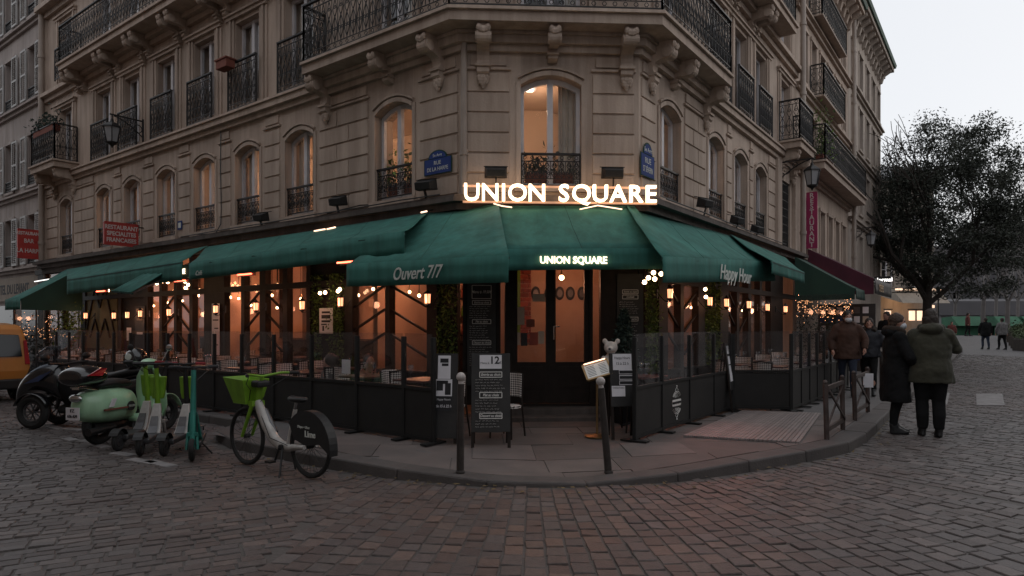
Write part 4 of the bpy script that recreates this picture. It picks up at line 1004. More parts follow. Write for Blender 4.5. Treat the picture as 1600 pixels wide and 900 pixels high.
for k, px in enumerate((1052, 1080, 1145, 1160, 1177, 1195)):
    dd = -rb.uniform(.4, 1.8); pendant(Rf, max(.3, Rf.u(px, dd)), dd, rb.uniform(1.9, 2.2), 0, 'low small bulb glowing deep in the side street room, %s from the entrance' % ORD[k])
# bar shelf with bottles
sh = thing('bar_shelf', 'dark shelf with bottles and glasses on the back wall of the restaurant', 'shelf', tuple(L.P(2.2, -2.6, 1.2)))
for k in range(3):
    m = MB(); m.fb(L, 1.5, 3.0, -2.84, -2.6, 1.3 + .38 * k, 1.33 + .38 * k); m.build('shelf_board', WD, sh)
m = MB(); m.fb(L, 1.46, 1.5, -2.84, -2.58, .2, 2.5); m.fb(L, 3.0, 3.04, -2.84, -2.58, .2, 2.5); m.build('shelf_side', WD, sh) if False else None
bm = MB(); bm.lathe([(.0, 0), (.036, 0), (.036, .17), (.014, .22), (.014, .28), (.0, .28)], (0, 0, 0), 8); bms = [bm.mesh('bottle', MT[x], True) for x in ('lime_dark', 'brass', 'brick_red')]
bn = ('green', 'amber', 'red')
for k in range(3):
    for j in range(11):
        i = rnd.randrange(3); p = L.P(1.58 + j * .13, -2.71, 1.332 + .38 * k)
        tag(link('bottle', bms[i], None, False, Matrix.Translation(p)), bn[i] + ' bottle, ' + ORD[j] + ' from the entrance on the ' + ('lowest', 'middle', 'top')[k] + ' board of the bar shelf', 'bottle', 'bottles on the bar shelf')
for kk, (F, u, d, z, w, h) in enumerate(((L, 4.4, -2.84, 1.9, .6, .45), (L, 7.6, -2.84, 1.9, .5, .7), (L, 11, -2.84, 1.9, .7, .5), (Rf, 2.2, -2.44, 1.8, .5, .6), (Rf, 4.9, -2.44, 1.8, .6, .45))):
    g = thing('picture', 'framed dark picture on the inner wall of the %s room, %s from the entrance' % (('long', ORD[kk]) if F is L else ('side street', ORD[kk - 3])), 'picture', tuple(F.P(u, d, z - h / 2)), group='pictures on the inner walls')
    m = MB(); m.fb(F, u - w / 2, u + w / 2, d + .001, d + .02, z - h / 2, z + h / 2); m.build('frame', MT['brass'], g)
    m = MB(); m.fb(F, u - w / 2 + .04, u + w / 2 - .04, d + .02, d + .024, z - h / 2 + .04, z + h / 2 - .04); m.build('canvas', MT['brick_red'], g)
# green plant walls
def plant_wall(F, p, q, z0, z1, lab):
    a, b = sorted((F.u(p, .06), F.u(q, .06))); a = max(a, .04)
    mb = MB(); n = int((b - a) * (z1 - z0) * 1700)
    leaves(mb, [F.P(rnd.uniform(a, b), .04 + abs(rnd.gauss(0, .05)), rnd.uniform(z0, z1)) for _ in range(n)], .055)
    o = mb.build('plant_wall', MT['leaf_wall']); tag(o, lab, 'plant wall', 'green plant walls')
plant_wall(L, 684, 714, .75, 2.6, 'narrow green leafy wall panel beside the tall chalkboard left of the entrance')
plant_wall(L, 489, 504, .7, 2.45, 'green leafy wall strip beside the white framed menu poster')
plant_wall(L, 516, 538, .7, 2.45, 'green leafy wall strip under the wall lantern by the white framed poster')
plant_wall(Rf, 1008, 1027, .75, 2.6, 'green leafy wall panel by the string of bulbs right of the entrance')
plant_wall(Rf, 1101, 1123, .75, 2.5, 'green leafy wall panel with two bulbs behind the side street terrace')
g = thing('potted_shrub', 'leafy green shrub with warm lights behind the far terrace screen', 'shrub', tuple(L.P(13.7, .5, .13)))
m = MB(); c_ = L.P(13.7, .5, 1.6); leaves(m, [c_ + Vector((rnd.gauss(0, .16), rnd.gauss(0, .16), rnd.gauss(0, .3))) for _ in range(700)], .08); m.build('foliage', MT['leaf_wall'], g)
m = MB(); m.lathe([(.12, .0), (.17, .3), (.18, .32), (.02, .32), (.02, 1.0)], L.P(13.7, .5, .12), 10); m.build('pot', MT['terracotta'], g)

# ================================================================ awnings
def awning(name, label, back, front, drop, mat='awning_green', cheeks=(0, 0), nu=14, nv=6, sag=.035, vmat=None, drop2=None):
    back = [Vector(p) for p in back]; front = [Vector(p) for p in front]
    g = thing(name, label, 'awning', tuple((back[0] + back[1]) / 2))
    mb = MB(); rr = []
    for j in range(nv + 1):
        t = j / nv; row = []
        for i in range(nu + 1):
            s = i / nu; p = back[0].lerp(back[1], s).lerp(front[0].lerp(front[1], s), t)
            p.z -= sag * math.sin(PI * t) * (.6 + .4 * math.sin(s * 9)) + .012 * math.sin(s * 23 + t * 4) * math.sin(PI * t) + rnd.gauss(0, .006) * math.sin(PI * t) + .01 * math.sin(s * 61) * t
            row.append(p)
        rr.append(row)
    mb.loft(rr, False, False); o = mb.build('canopy', MT[mat], g, smooth=True)
    md = o.modifiers.new('solid', 'SOLIDIFY'); md.thickness = .006
    ns = max(1, round((front[1] - front[0]).length / 1.15))
    for k in range(1, ns):
        i = round(k * nu / ns); m = MB(); m.tube([rr[j][i] + Vector((0, 0, .003)) for j in range(nv + 1)], .007, 4); m.build('seam', MT['awning_edge'], g)
    m = MB(); m.bar(front[0] + Vector((0, 0, -.02)), front[1] + Vector((0, 0, -.02)), .035, .03); m.build('front_bar', MT['awning_edge'], g)
    for k in (.12, .88):
        m = MB(); m.bar(back[0].lerp(back[1], k) + Vector((0, 0, -.3)), front[0].lerp(front[1], k) + Vector((0, 0, -.04)), .03); m.build('arm', MT['grey_metal'], g)
    if drop:
        out = (front[0] + front[1] - back[0] - back[1]); out.z = 0; out.normalize(); n2 = nu * 3
        rows = []
        for t in (0, .33, .66, 1):
            rows.append([front[0].lerp(front[1], i / n2) + out * (.02 + .014 * t * math.sin(i * 1.1) + .01 * t * math.sin(i * .37 + 1)) + Vector((0, 0, .012 - (drop + (0 if drop2 is None else (drop2 - drop) * i / n2)) * t)) for i in range(n2 + 1)])
        mb = MB(); mb.loft(rows, False, False); o = mb.build('valance', MT[vmat or mat], g, smooth=True); md = o.modifiers.new('solid', 'SOLIDIFY'); md.thickness = .005
    for k, on in enumerate(cheeks):
        if on:
            b, f = back[k], front[k]; foot_ = Vector((b.x, b.y, f.z - drop))
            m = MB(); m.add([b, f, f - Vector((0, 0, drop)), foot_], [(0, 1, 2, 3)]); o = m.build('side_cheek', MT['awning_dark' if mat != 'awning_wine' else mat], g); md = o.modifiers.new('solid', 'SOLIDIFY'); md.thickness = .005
    return g
def pp_(F, d, px, py): u, z = F.pix(px, py, d); return F.P(u, d, z)
D1 = 1.75
aw1 = awning('awning', 'green corner awning lettered Ouvert 7/7 on its valance', (pp_(L, .30, 648, 336), pp_(C, .30, 779, 318)), (pp_(L, D1, 543, 414), pp_(L, D1, 795, 400)), .31, cheeks=(0, 0))
aw2 = awning('awning', 'green awning over the entrance door with small lit lettering', (pp_(C, .30, 770, 322), pp_(C, .30, 992, 322)), (pp_(C, 1.15, 778, 391), pp_(C, 1.15, 1040, 389)), .29, sag=.05)
D3 = 1.15
aw3 = awning('awning', 'green corner awning lettered Happy Hour on its valance', (pp_(C, .32, 978, 320), pp_(Rf, .30, 1152, 372)), (pp_(Rf, D3, 1034, 402), pp_(Rf, D3, 1210, 410)), .33, drop2=.36)
aw4 = awning('awning', 'small green awning beyond the Happy Hour awning', (pp_(Rf, .30, 1140, 366), pp_(Rf, .30, 1226, 402)), (pp_(Rf, 1.45, 1205, 408), pp_(Rf, 1.45, 1256, 426)), .22)
awl3 = awning('awning', 'long green awning over the main terrace windows with tiny Cafe script', (pp_(L, .30, 322, 386), pp_(L, .30, 668, 333)), (pp_(L, 1.5, 296, 413), pp_(L, 1.5, 632, 363)), .30, nu=24)
awl2 = awning('awning', 'green awning above the row of warm bulbs near the hotel', (pp_(L, .30, 104, 421), pp_(L, .30, 318, 386)), (pp_(L, 1.2, 105, 437), pp_(L, 1.2, 285, 409)), .38, nu=18)
awl2b = awning('awning', 'narrow green awning strip hanging steeply between two long awnings', (pp_(L, .34, 292, 391), pp_(L, .34, 325, 384)), (pp_(L, 1.75, 176, 454), pp_(L, 1.75, 207, 457)), .02, sag=.0)
uc = L.u(129, .3)
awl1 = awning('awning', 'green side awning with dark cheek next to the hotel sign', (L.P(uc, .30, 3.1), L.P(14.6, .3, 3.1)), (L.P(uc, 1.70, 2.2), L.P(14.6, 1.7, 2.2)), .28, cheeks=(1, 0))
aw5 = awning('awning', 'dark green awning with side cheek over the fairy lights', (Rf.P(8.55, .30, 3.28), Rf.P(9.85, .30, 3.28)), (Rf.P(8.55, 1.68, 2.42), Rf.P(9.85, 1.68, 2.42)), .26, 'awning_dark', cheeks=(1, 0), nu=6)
aw6 = awning('awning', 'wine red awning with black valance lettered crepes', (Rf.P(9.98, .3, 3.62), Rf.P(13.3, .3, 3.62)), (Rf.P(9.98, 1.9, 2.74), Rf.P(13.3, 1.9, 2.74)), .40, 'awning_wine', vmat='black', nu=8, cheeks=(1, 0))
SG = MT['letter_grey']
u_, z_ = L.pix(650, 427, D1 + .035); text('Ouvert 7/7', .225, L.M(u_, D1 + .04, z_, True), SG, aw1, shear=.3, sx=.83, bold=.002)
u_, z_ = Rf.pix(1150, 430, D3 + .035); text('Happy Hour', .32, Rf.M(u_, D3 + .04, z_), SG, aw3, shear=.3, sx=.95, bold=.002)
u_, z_ = L.pix(311, 427, 1.53); text('Café', .12, L.M(u_, 1.54, z_, True), SG, awl3, shear=.3)
u_, z_ = Rf.pix(1244, 435, 1.48); text('Bistrot', .1, Rf.M(u_, 1.49, z_), SG, aw4, shear=.2) if False else None
u_, z_ = Rf.pix(1362, 456, 1.93); text('CRÊPES', .26, Rf.M(11.0, 1.95, 2.52), MT['brass'], aw6, bold=.004)
t_ = text('UNION SQUARE', .135, C.M(C.u(896, 1.19), 1.20, C.pix(896, 407, 1.19)[1]), MT['neon_small'], aw2, bold=.003, ext=.012, sx=.93)
u_, z_ = L.pix(262, 424, 1.26)
g = thing('lit_sign', 'small lit white letter sign showing under the green awnings', 'sign', tuple(L.P(u_, 1.02, z_)))
text('SQUARE', .14, L.M(u_, 1.05, z_, True), MT['neon_small'], g, bold=.004, ext=.01); m = MB(); m.fb(L, u_ - .45, u_ + .45, 1.0, 1.03, z_ - .13, z_ + .13); m.build('backboard', MT['awning_dark'], g)
# main neon sign: letters on two rails
nz = 3.44
sg = thing('neon_sign', 'glowing UNION SQUARE neon letters on two rails above the entrance awning', 'sign', tuple(C.P(CW / 2, .4, nz)))
ul, ur = C.u(723, .45), C.u(1028, .45); zt, zb = C.pix(870, 289, .45)[1], C.pix(870, 317, .45)[1]
for z in (zt - .015, zb + .015):
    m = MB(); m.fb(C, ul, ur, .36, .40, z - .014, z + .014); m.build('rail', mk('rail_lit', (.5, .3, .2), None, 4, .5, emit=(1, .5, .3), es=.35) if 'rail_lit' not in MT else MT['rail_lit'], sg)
for u in (ul + .1, (ul + ur) / 2, ur - .1):
    m = MB(); m.bar(C.P(u, .1, 3.45), C.P(u, .38, zb + .02), .03); m.build('stay', MT['iron'], sg)
glyphs = 'UNION SQUARE'; wd_ = {'U': .82, 'N': .86, 'I': .36, 'O': .92, ' ': .45, 'S': .72, 'Q': .92, 'A': .84, 'R': .76, 'E': .68}
tot = sum(wd_[c] for c in glyphs); x = ul
for ch in glyphs:
    w = wd_[ch] / tot * (ur - ul)
    if ch != ' ': text(ch, (zt - zb) * 1.36, C.M(x + w / 2, .45, (zt + zb) / 2), MT['neon'], sg, name='letter', ext=.03, bold=.003, sx=1.02)
    x += w
for pxs in (((771, 318), (785, 322), (800, 324)), ((906, 327), (934, 321), (972, 327))):
    g = thing('tube_lamp', 'thin bent glowing tube under the neon sign, ' + ('by the corner awning' if pxs[0][0] < 800 else 'above the middle of the entrance awning'), 'lamp', tuple(pp_(C, .5, *pxs[0])))
    m = MB(); m.tube([pp_(C, .5, *q) for q in pxs], .009, 6); m.build('tube', MT['tube_light'], g)
    m = MB(); m.bar(pp_(C, .5, *pxs[1]), C.P(C.u(pxs[1][0], .3), .3, 3.4), .012); m.build('stay', MT['iron'], g)
for q0, q1, F, lab in (((491, 361), (508, 358), L, 'short glowing tube on the long awning near its seam'), ((511, 358), (524, 355), L, 'short glowing tube on the long awning next to its seam tube'), ((658, 332), (667, 330), L, 'short glowing tube on the corner awning edge'), ((54, 440), (90, 434), L, 'long white tube lamp by the hotel sign')):
    a, b = pp_(F, .42 if q0[0] > 100 else .5, *q0), pp_(F, .42 if q0[0] > 100 else .5, *q1)
    g = thing('tube_lamp', lab, 'lamp', tuple(a)); m = MB(); m.tube([a, b], .012, 6); m.build('tube', MT['tube_light' if q0[0] > 100 else 'sign_backlit'], g)
    m = MB(); m.bar((a + b) / 2, (a + b) / 2 + Vector((-F.N.x * .2, -F.N.y * .2, .06)), .012); m.build('stay', MT['iron'], g)

# ================================================================ wall lanterns, bulbs, heaters
lp = thing('wall_lantern', 'x', 'lantern')
m = MB(); m.lathe([(.002, .20), (.012, .19), (.02, .165), (.075, .12), (.08, .105), (.06, .10)], (0, 0, 0), 8); m.build('cap', MT['iron'], lp)
m = MB(); m.lathe([(.058, .10), (.05, -.07), (.03, -.075)], (0, 0, 0), 8); m.build('glass_body', MT['lantern_glow'], lp)
m = MB(); m.lathe([(.062, -.07), (.06, -.10), (.02, -.13), (.005, -.15)], (0, 0, 0), 8)
for k in range(4): a = PI / 4 + k * PI / 2; m.bar((.06 * math.cos(a), .06 * math.sin(a), .11), (.053 * math.cos(a), .053 * math.sin(a), -.08), .009)
m.build('cage', MT['iron'], lp)
m = MB(); m.tube([(0, .26, .05), (0, .2, -.03), (0, .1, -.13), (0, .02, -.145)], .011, 6); m.box((0, .27, .02), (.06, .02, .18)); m.build('bracket', MT['iron'], lp)
first = True
LAN = [(L, 134, 494), (L, 178, 494), (L, 199, 493), (L, 219, 491), (L, 264, 489), (L, 337, 484), (L, 400, 480), (L, 472, 478), (L, 532, 473), (L, 668, 468), (Rf, 1047, 460), (Rf, 1109, 472), (Rf, 1135, 474), (Rf, 1170, 477), (Rf, 1199, 481), (Rf, 1227, 484)]
lab_ = {134: 'beside the potted shrub', 178: 'on the olive panel', 199: 'by the dark menu board near the olive panel', 219: 'in front of the lit menu board', 264: 'in the window with braces under the narrow awning strip', 337: 'above the tall paper poster on a wide post', 400: 'on the post between two braced windows', 472: 'on the post left of the leafy wall', 532: 'beside the white framed poster', 668: 'unlit-looking on the post by the bar window', 1047: 'under the Happy Hour awning by the entrance', 1109: 'on the leafy wall of the side street front', 1135: 'on the first post past the leafy wall of the side street', 1170: 'on the middle post of the side street front', 1199: 'on the last glazed bay of the side street front', 1227: 'beside the fairy lights'}
for F, px, py in LAN:
    u, z = F.pix(px, py, .34); o = lp if first else copy_tree(lp); first = False
    LS = .82
    o.matrix_basis = Matrix.Translation(F.P(u, .34, z)) @ Matrix.Rotation(math.atan2(-F.N.y, -F.N.x) - PI / 2, 4, 'Z') @ Matrix.Scale(.82, 4)
    tag(o, 'small glowing wall lantern ' + lab_[px], 'lantern', 'wall lanterns on the shopfront')
    lamp_light('lantern_light', F.P(u, .46, z - .02), 2.6, (1, .46, .25), .06)
bulbm = MB(); bulbm.ball((0, 0, 0), .032, 8, 6); bme = bulbm.mesh('bulb', MT['bulb'], True)
capm = MB(); capm.lathe([(.014, .03), (.016, .07), (.005, .075)], (0, 0, 0), 6); cme = capm.mesh('socket', MT['black'])
def string_lights(name, label, pts):
    g = thing(name, label, 'string lights', tuple(pts[0]))
    P = [p + Vector((0, 0, .075)) for p in pts]; c = []
    for a, b in zip(P, P[1:]): c += [a, (a + b) / 2 - Vector((0, 0, .03))]
    m = MB(); m.tube(c + [P[-1]], .006, 4); m.build('cable', MT['black'], g)
    for p in pts:
        o = link('bulb', bme, g, True, Matrix.Translation(p)); link('socket', cme, g, True, Matrix.Translation(p))
    return g
string_lights('string_lights', 'row of warm bulbs strung under the awning near the olive panel', [pp_(L, .9, *q) for q in ((137, 454), (146, 452), (152, 450), (156, 449), (160, 451), (165, 448), (169, 454), (173, 447), (178, 448), (183, 450), (186, 446))])
string_lights('string_lights', 'cluster of warm bulbs under the lit small letters', [pp_(L, .8, *q) for q in ((245, 443), (250, 437), (254, 440), (258, 436), (262, 441), (290, 450), (294, 445), (289, 440))])
string_lights('string_lights', 'cluster of five warm bulbs at the corner beside the right chalkboard', [pp_(Rf, .6, *q) for q in ((1007, 441), (1013, 434), (1021, 426), (1023, 436), (1033, 428))])
string_lights('string_lights', 'two warm bulbs hanging on the side street leafy wall', [pp_(Rf, .4, *q) for q in ((1102, 452), (1103, 464))])
string_lights('string_lights', 'pair of small lamps lighting the leafy wall by the framed poster', [pp_(L, .3, *q) for q in ((500, 458), (508, 457), (528, 455), (531, 452))])
def heater(F, d, px, py, lab):
    p = pp_(F, d, px, py); g = thing('patio_heater', lab, 'heater', tuple(p))
    m = MB(Matrix.Translation(p) @ Matrix.Rotation(math.atan2(F.U.y, F.U.x), 4, 'Z')); m.box((0, 0, .05), (.5, .1, .03)); m.box((0, -.06, .02), (.5, .02, .06)); m.build('hood', MT['black'], g)
    m = MB(Matrix.Translation(p) @ Matrix.Rotation(math.atan2(F.U.y, F.U.x), 4, 'Z')); m.tube([(-.22, 0, .015), (.22, 0, .015)], .014, 6); m.build('element', MT['heater_glow'], g)
    m = MB(); m.bar(p + Vector((0, 0, .06)), p + Vector((-F.N.x * .3, -F.N.y * .3, .4)), .02); m.build('stay', MT['black'], g)
    if F is L:
        l = bpy.data.lights.new('heater_light', 'SPOT'); l.energy = 26; l.color = (1, .25, .18); l.spot_size = R(120); l.spot_blend = .8; l.shadow_soft_size = .15; lo = bpy.data.objects.new('heater_light', l); col.objects.link(lo); lo.location = p - Vector((0, 0, .03))
heater(L, 1.1, 157, 456, 'red glowing patio heater under the awning with the row of bulbs'); heater(L, 1.1, 281, 440, 'red glowing patio heater under the narrow awning strip')
heater(L, 1.0, 382, 430, 'red glowing patio heater under the long awning'); heater(L, 1.0, 541, 411, 'red glowing patio heater where the long awning meets the corner awning')
for p, e in ((pp_(Rf, .75, 1100, 440), 60),):
    hp = p; l = bpy.data.lights.new('heater_light', 'SPOT'); l.energy = e; l.color = (1, .22, .16); l.spot_size = R(75); l.spot_blend = .9; l.shadow_soft_size = .12
    o = bpy.data.objects.new('heater_light', l); col.objects.link(o); o.location = hp - Vector((0, 0, .02)); tgt = gpix(1112, 703, .12)
    o.rotation_euler = (tgt - o.location).to_track_quat('-Z', 'Y').to_euler()
heater(Rf, .75, 1100, 437, 'red glowing patio heater hidden under the Happy Hour awning')
# ================================================================ terrace screens
FD = MT['frame_dark']
def screen(name, label, P2, zoff=.0, ptop=.78, gtop=1.42, base=.12, glassed=True):
    g = thing(name, label, 'terrace screen', (P2[0].x, P2[0].y, base))
    for i, p in enumerate(P2):
        m = MB(); t = (P2[min(i + 1, len(P2) - 1)] - P2[max(i - 1, 0)]).normalized(); rt = Matrix.Rotation(math.atan2(t.y, t.x), 3, 'Z')
        b = zs(p.x, p.y); m.box((p.x, p.y, b + .63), (.05, .05, 1.26), rt); m.build('post', FD, g, bevel=.006)
        m = MB(); m.box((p.x, p.y, b + .012), (.10, .34, .02), rt); m.build('foot_plate', FD, g)
    for a, b in zip(P2, P2[1:]):
        t = (b - a).normalized(); a2, b2 = a + t * .027, b - t * .027; n3 = Vector((-t.y, t.x)); za, zb = zs(a.x, a.y), zs(b.x, b.y)
        def sheet(nm, mat, z0, z1, th):
            m = MB(); q = [a2 - n3 * th, b2 - n3 * th, b2 + n3 * th, a2 + n3 * th]; zz = [za, zb, zb, za]
            m.hexa([(p.x, p.y, z + z0) for p, z in zip(q, zz)] + [(p.x, p.y, z + z1) for p, z in zip(q, zz)]); return m.build(nm, mat, g)
        sheet('panel', MT['panel_grey'], .07, ptop - .155, .008); sheet('bottom_rail', FD, .03, .068, .02); sheet('mid_rail', FD, ptop - .152, ptop - .115, .022)
        if glassed: sheet('glass_pane', MT['pane_screen'], ptop - .113, gtop - .12, .004)
    return g
lpx = (677, 631, 558, 487, 428, 378, 335, 296, 262, 232, 204, 178, 153, 130, 108, 88)
scrL = screen('terrace_screen', 'long dark terrace screen with glass top along the street of the scooters', [V2(L.P(L.u(p, 1.96), 1.96, 0)) for p in lpx])
scrR = screen('terrace_screen', 'dark terrace screen with the round emblem right of the entrance', [V2(Rf.P(Rf.u(p, .97), .97, 0)) for p in (992, 1034, 1077, 1115, 1141)])
pB, pC = V2(Rf.P(Rf.u(1142, .97) + .03, 1.0, 0)), V2(gpix(1236, 642, .12))
scrS = screen('terrace_screen', 'brown solid end panel of the side street terrace facing the boardwalk', [pB, pC], glassed=True)
uo, do = Rf.ud(pC)
scrO = screen('terrace_screen', 'dark terrace screen running down the side street past the guard rails', [V2(Rf.P(uo + .05 + .62 * k, do, 0)) for k in range(9)])
# emblem on the screen
e0, e1 = Rf.u(1037, .97), Rf.u(1077, .97); eu = Rf.u(1057, .98); ez = Rf.pix(1057, 629, .98)[1]
em = MB(); Mx = Rf.M(eu, .984, ez); CH = MT['chalk']
em = MB(Mx); em.add([(-.14, -.045, 0), (.14, -.045, 0), (.165, 0, 0), (.14, .045, 0), (-.14, .045, 0), (-.165, 0, 0)], [(0, 1, 2, 3, 4, 5)])
for s in (-1, 1):
    for r0 in (.11, .14):
        em.tube([(r0 * math.cos(a), s * (.05 + r0 * .75 * math.sin(a)), 0) for a in [PI * (.12 + .76 * i / 10) for i in range(11)]], .004, 3)
    em.tube([(-.05, s * .165, 0), (0, s * .21, 0), (.05, s * .165, 0)], .005, 3); em.ball((0, s * .225, 0), .012, 6, 4)
    for k in (-1, 0, 1): em.tube([(k * .05, s * .07, 0), (k * .03, s * .11, 0)], .006, 3)
em.build('emblem', CH, scrR)
text('UNION SQUARE', .042, Rf.M(eu, .987, ez), MT['ink'], scrR, bold=.001)

# ================================================================ terrace furniture
ch = thing('bistro_chair', 'x', 'chair')
m = MB(); m.ell([(0, 0, .43, .20, .20), (0, 0, .46, .205, .205), (0, 0, .465, .18, .18)], 14); m.build('seat', MT['weave'], ch, False)
bk = MB()
rows_ = []
for k in range(6):
    z = .58 + .34 * k / 5; rows_.append([Vector((.205 * math.sin(a), -.19 * math.cos(a) + .0 - .05 * (z - .5), z)) for a in [R(-62 + 124 * i / 10) for i in range(11)]])
bk.loft(rows_, False, False); o = bk.build('backrest', MT['weave'], ch, False); md = o.modifiers.new('s', 'SOLIDIFY'); md.thickness = .014
m = MB(); m.tube([Vector((.215 * math.sin(a), -.2 * math.cos(a) - .022, .93 - .03 * abs(a))) for a in [R(-64 + 128 * i / 10) for i in range(11)]], .014, 6); m.build('back_rail', MT['wood_dark'], ch, False)
for sx in (-1, 1):
    m = MB(); m.tube([(sx * .15, .15, .44), (sx * .18, .19, 0)], .014, 6); m.build('leg', MT['wood_dark'], ch, False)
    m = MB(); m.tube([(sx * .19, -.12, .92), (sx * .17, -.14, .45), (sx * .18, -.21, 0)], .014, 6); m.build('leg', MT['wood_dark'], ch, False)
tb = thing('bistro_table', 'x', 'table')
m = MB(); m.box((0, 0, .735), (.62, .62, .03)); m.build('table_top', MT['table_top'], tb, False, bevel=.008)
m = MB(); m.tube([(0, 0, .72), (0, 0, .05)], .03, 8); m.build('column', MT['iron'], tb, False)
m = MB()
for k in range(4): a = PI / 4 + k * PI / 2; m.tube([(0, 0, .08), (.14 * math.cos(a), .14 * math.sin(a), .05), (.27 * math.cos(a), .27 * math.sin(a), .015)], .018, 6)
m.build('base', MT['iron'], tb, False)
wg = MB(); wg.lathe([(.03, 0), (.03, .004), (.004, .01), (.004, .08), (.02, .09), (.036, .13), (.034, .18), (.032, .18), (.033, .13), (.0, .095)], (0, 0, 0), 10); wgm = wg.mesh('wine_glass', MT['wine_glass'], True)
st = {'c': True, 't': True}
def put(kind, src, p, rz, lab, cat, grp):
    o = src if st[kind] else copy_tree(src); st[kind] = False
    o.matrix_basis = Matrix.Translation(p) @ Matrix.Rotation(rz, 4, 'Z') @ Matrix.Scale(.86 if kind == 'c' else .93, 4); tag(o, lab, cat, grp); return o
rf = random.Random(5)
def set_at(F, u, d, where, n=2, glasses=True, fa=0.0):
    key = where; set_at.n[key] = set_at.n.get(key, 0) + 1; where = ORD[set_at.n[key] - 1] + ' from the entrance ' + where
    base = F.P(u, d, 0); z = zs(base.x, base.y); ang = math.atan2(F.U.y, F.U.x)
    put('t', tb, F.P(u, d, z), ang, 'small square bistro table, ' + where, 'table', 'bistro tables on the terrace')
    for s in (-1, 1)[:n]:
        rz = ang + (PI / 2 if s > 0 else -PI / 2) + rf.uniform(-.15, .15)
        put('c', ch, F.P(u + s * .50, d + rf.uniform(-.05, .05), z), rz, 'woven chair, ' + ('far' if s > 0 else 'entrance') + ' side of table ' + where, 'chair', 'woven bistro chairs on the terrace')
    if glasses:
        for k in range(2):
            q = F.P(u + rf.uniform(-.18, .18), d + rf.uniform(-.18, .18), z + .7); tag(link('wine_glass', wgm, None, False, Matrix.Translation(q)), 'stemmed glass on the table ' + where, 'glass', 'stemmed glasses on the terrace tables')
set_at.n = {}
for k, u in enumerate((-.62, .48, L.pix(520, 566, 1.4)[0] + .52, 3.45, 4.9, 6.4, 7.8, 9.2, 10.6, 12.0)):
    set_at(L, u, 1.45, 'behind the long screen')
    if u > .5: set_at(L, u + .3, .6, 'against the long shopfront', glasses=k % 2 == 0)
for u in (3.9, 6.0, 7.5, 10.0): set_at(L, u, -1.4, 'inside the long room')
set_at(Rf, -1.0, .5, 'behind the emblem screen', n=1); 
for u in (2.5, 3.9, 5.3): set_at(Rf, u, 1.3, 'behind the brown end panel'); set_at(Rf, u + .2, .55, 'against the side street shopfront')
# entrance chairs beside the chalkboard
put('c', ch, (-.06, 8.35, zs(0, 8.3)), R(150), 'woven bistro chair standing behind the folding chalkboard', 'chair', None)
# menu holder cards on tables
for px, py, d, lab in ((541, 573, 1.62, 'grey menu card standing on the table beside the seated woman'),):
    u, z = L.pix(px, py, d); m = MB(); m.fb(L, u - .09, u + .09, d, d + .006, z - .1, z + .1); tag(m.build('menu_card', MT['paper']), lab, 'menu')

# ================================================================ boards, posters, papers
def scribble(mb, x0, x1, y, h, r, wd=.0022):
    x = x0
    while x < x1 - .01:
        w = r.uniform(.02, .055); n = max(3, int(w / .006)); pts = []
        for i in range(n + 1): pts.append((x + w * i / n, y + h * (.5 * (i % 2) - .25 + r.uniform(-.15, .3)), 0))
        if pts[-1][0] < x1: mb.tube(pts, wd, 3, caps=False)
        x += w + .014
def sheet(M, w, h, mat, name, parent, z=0.0, x=0, y=0, t=.003):
    m = MB(M); m.box((x, y, z), (w, h, t)); return m.build(name, mat, parent)
def chalk_lines(M, w, items, parent, seed, z=.006):
    r = random.Random(seed)
    for it in items:
        if it[0] == 'box':
            _, y, bw, bh, tx, sz = it
            m = MB(M @ Matrix.Translation((0, 0, z)))
            for a, b in (((-bw / 2, y - bh / 2), (bw / 2, y - bh / 2)), ((bw / 2, y - bh / 2), (bw / 2, y + bh / 2)), ((bw / 2, y + bh / 2), (-bw / 2, y + bh / 2)), ((-bw / 2, y + bh / 2), (-bw / 2, y - bh / 2))): m.bar((a[0], a[1], 0), (b[0], b[1], 0), .009, .004)
            m.build('chalk_frame', MT['chalk'], parent)
            text(tx, sz, M @ Matrix.Translation((0, y, z)), MT['chalk'], parent, shear=.25, ext=.001, sx=.8, bold=.0008)
        else:
            _, y, n = it; m = MB(M @ Matrix.Translation((0, 0, z)))
            for k in range(n): scribble(m, -w / 2 + .035, w / 2 - r.uniform(.04, .14), y - k * .034, .017, r)
            m.build('chalk_writing', MT['chalk'], parent, kind='stuff')
def wall_board(F, d, p0, p1, y0, y1, lab, items, seed):
    ua, za = F.pix(p0, y1, d); ub, zb_ = F.pix(p1, y0, d); w, h = abs(ub - ua), zb_ - za
    g = thing('menu_board', lab, 'menu board', tuple(F.P((ua + ub) / 2, d, za)))
    M_ = F.M((ua + ub) / 2, d, (za + zb_) / 2)
    sheet(M_, w, h, MT['slate_board'], 'board', g, 0, t=.02); 
    chalk_lines(M_ @ Matrix.Translation((0, 0, .008)), w, items, g, seed); return g, M_, h
wall_board(C, .09, 730, 775, 430, 602, 'tall black chalkboard with Menu 19.50 heading left of the door', [('box', .58, .29, .2, 'Menu à 19.50€\n\nEntrée + Plat + Dessert'.split('\n')[0], .062), ('box', .42, .28, .06, 'Entrée au choix', .045), ('t', .36, 6), ('box', .13, .28, .06, 'Plat au choix', .045), ('t', .06, 7), ('box', -.19, .28, .06, 'Dessert au choix', .045), ('t', -.26, 9)], 1)
wall_board(C, .09, 964, 1005, 428, 610, 'tall black chalkboard right of the door behind the small fir tree', [('box', .62, .24, .06, 'Entrée au choix', .04), ('box', .54, .24, .06, 'Cocktails', .04), ('t', .46, 6), ('box', .2, .24, .06, 'Vins au verre', .045), ('t', .12, 6), ('box', -.12, .22, .06, 'Plats', .045), ('t', -.2, 8)], 2)
m_ = {}
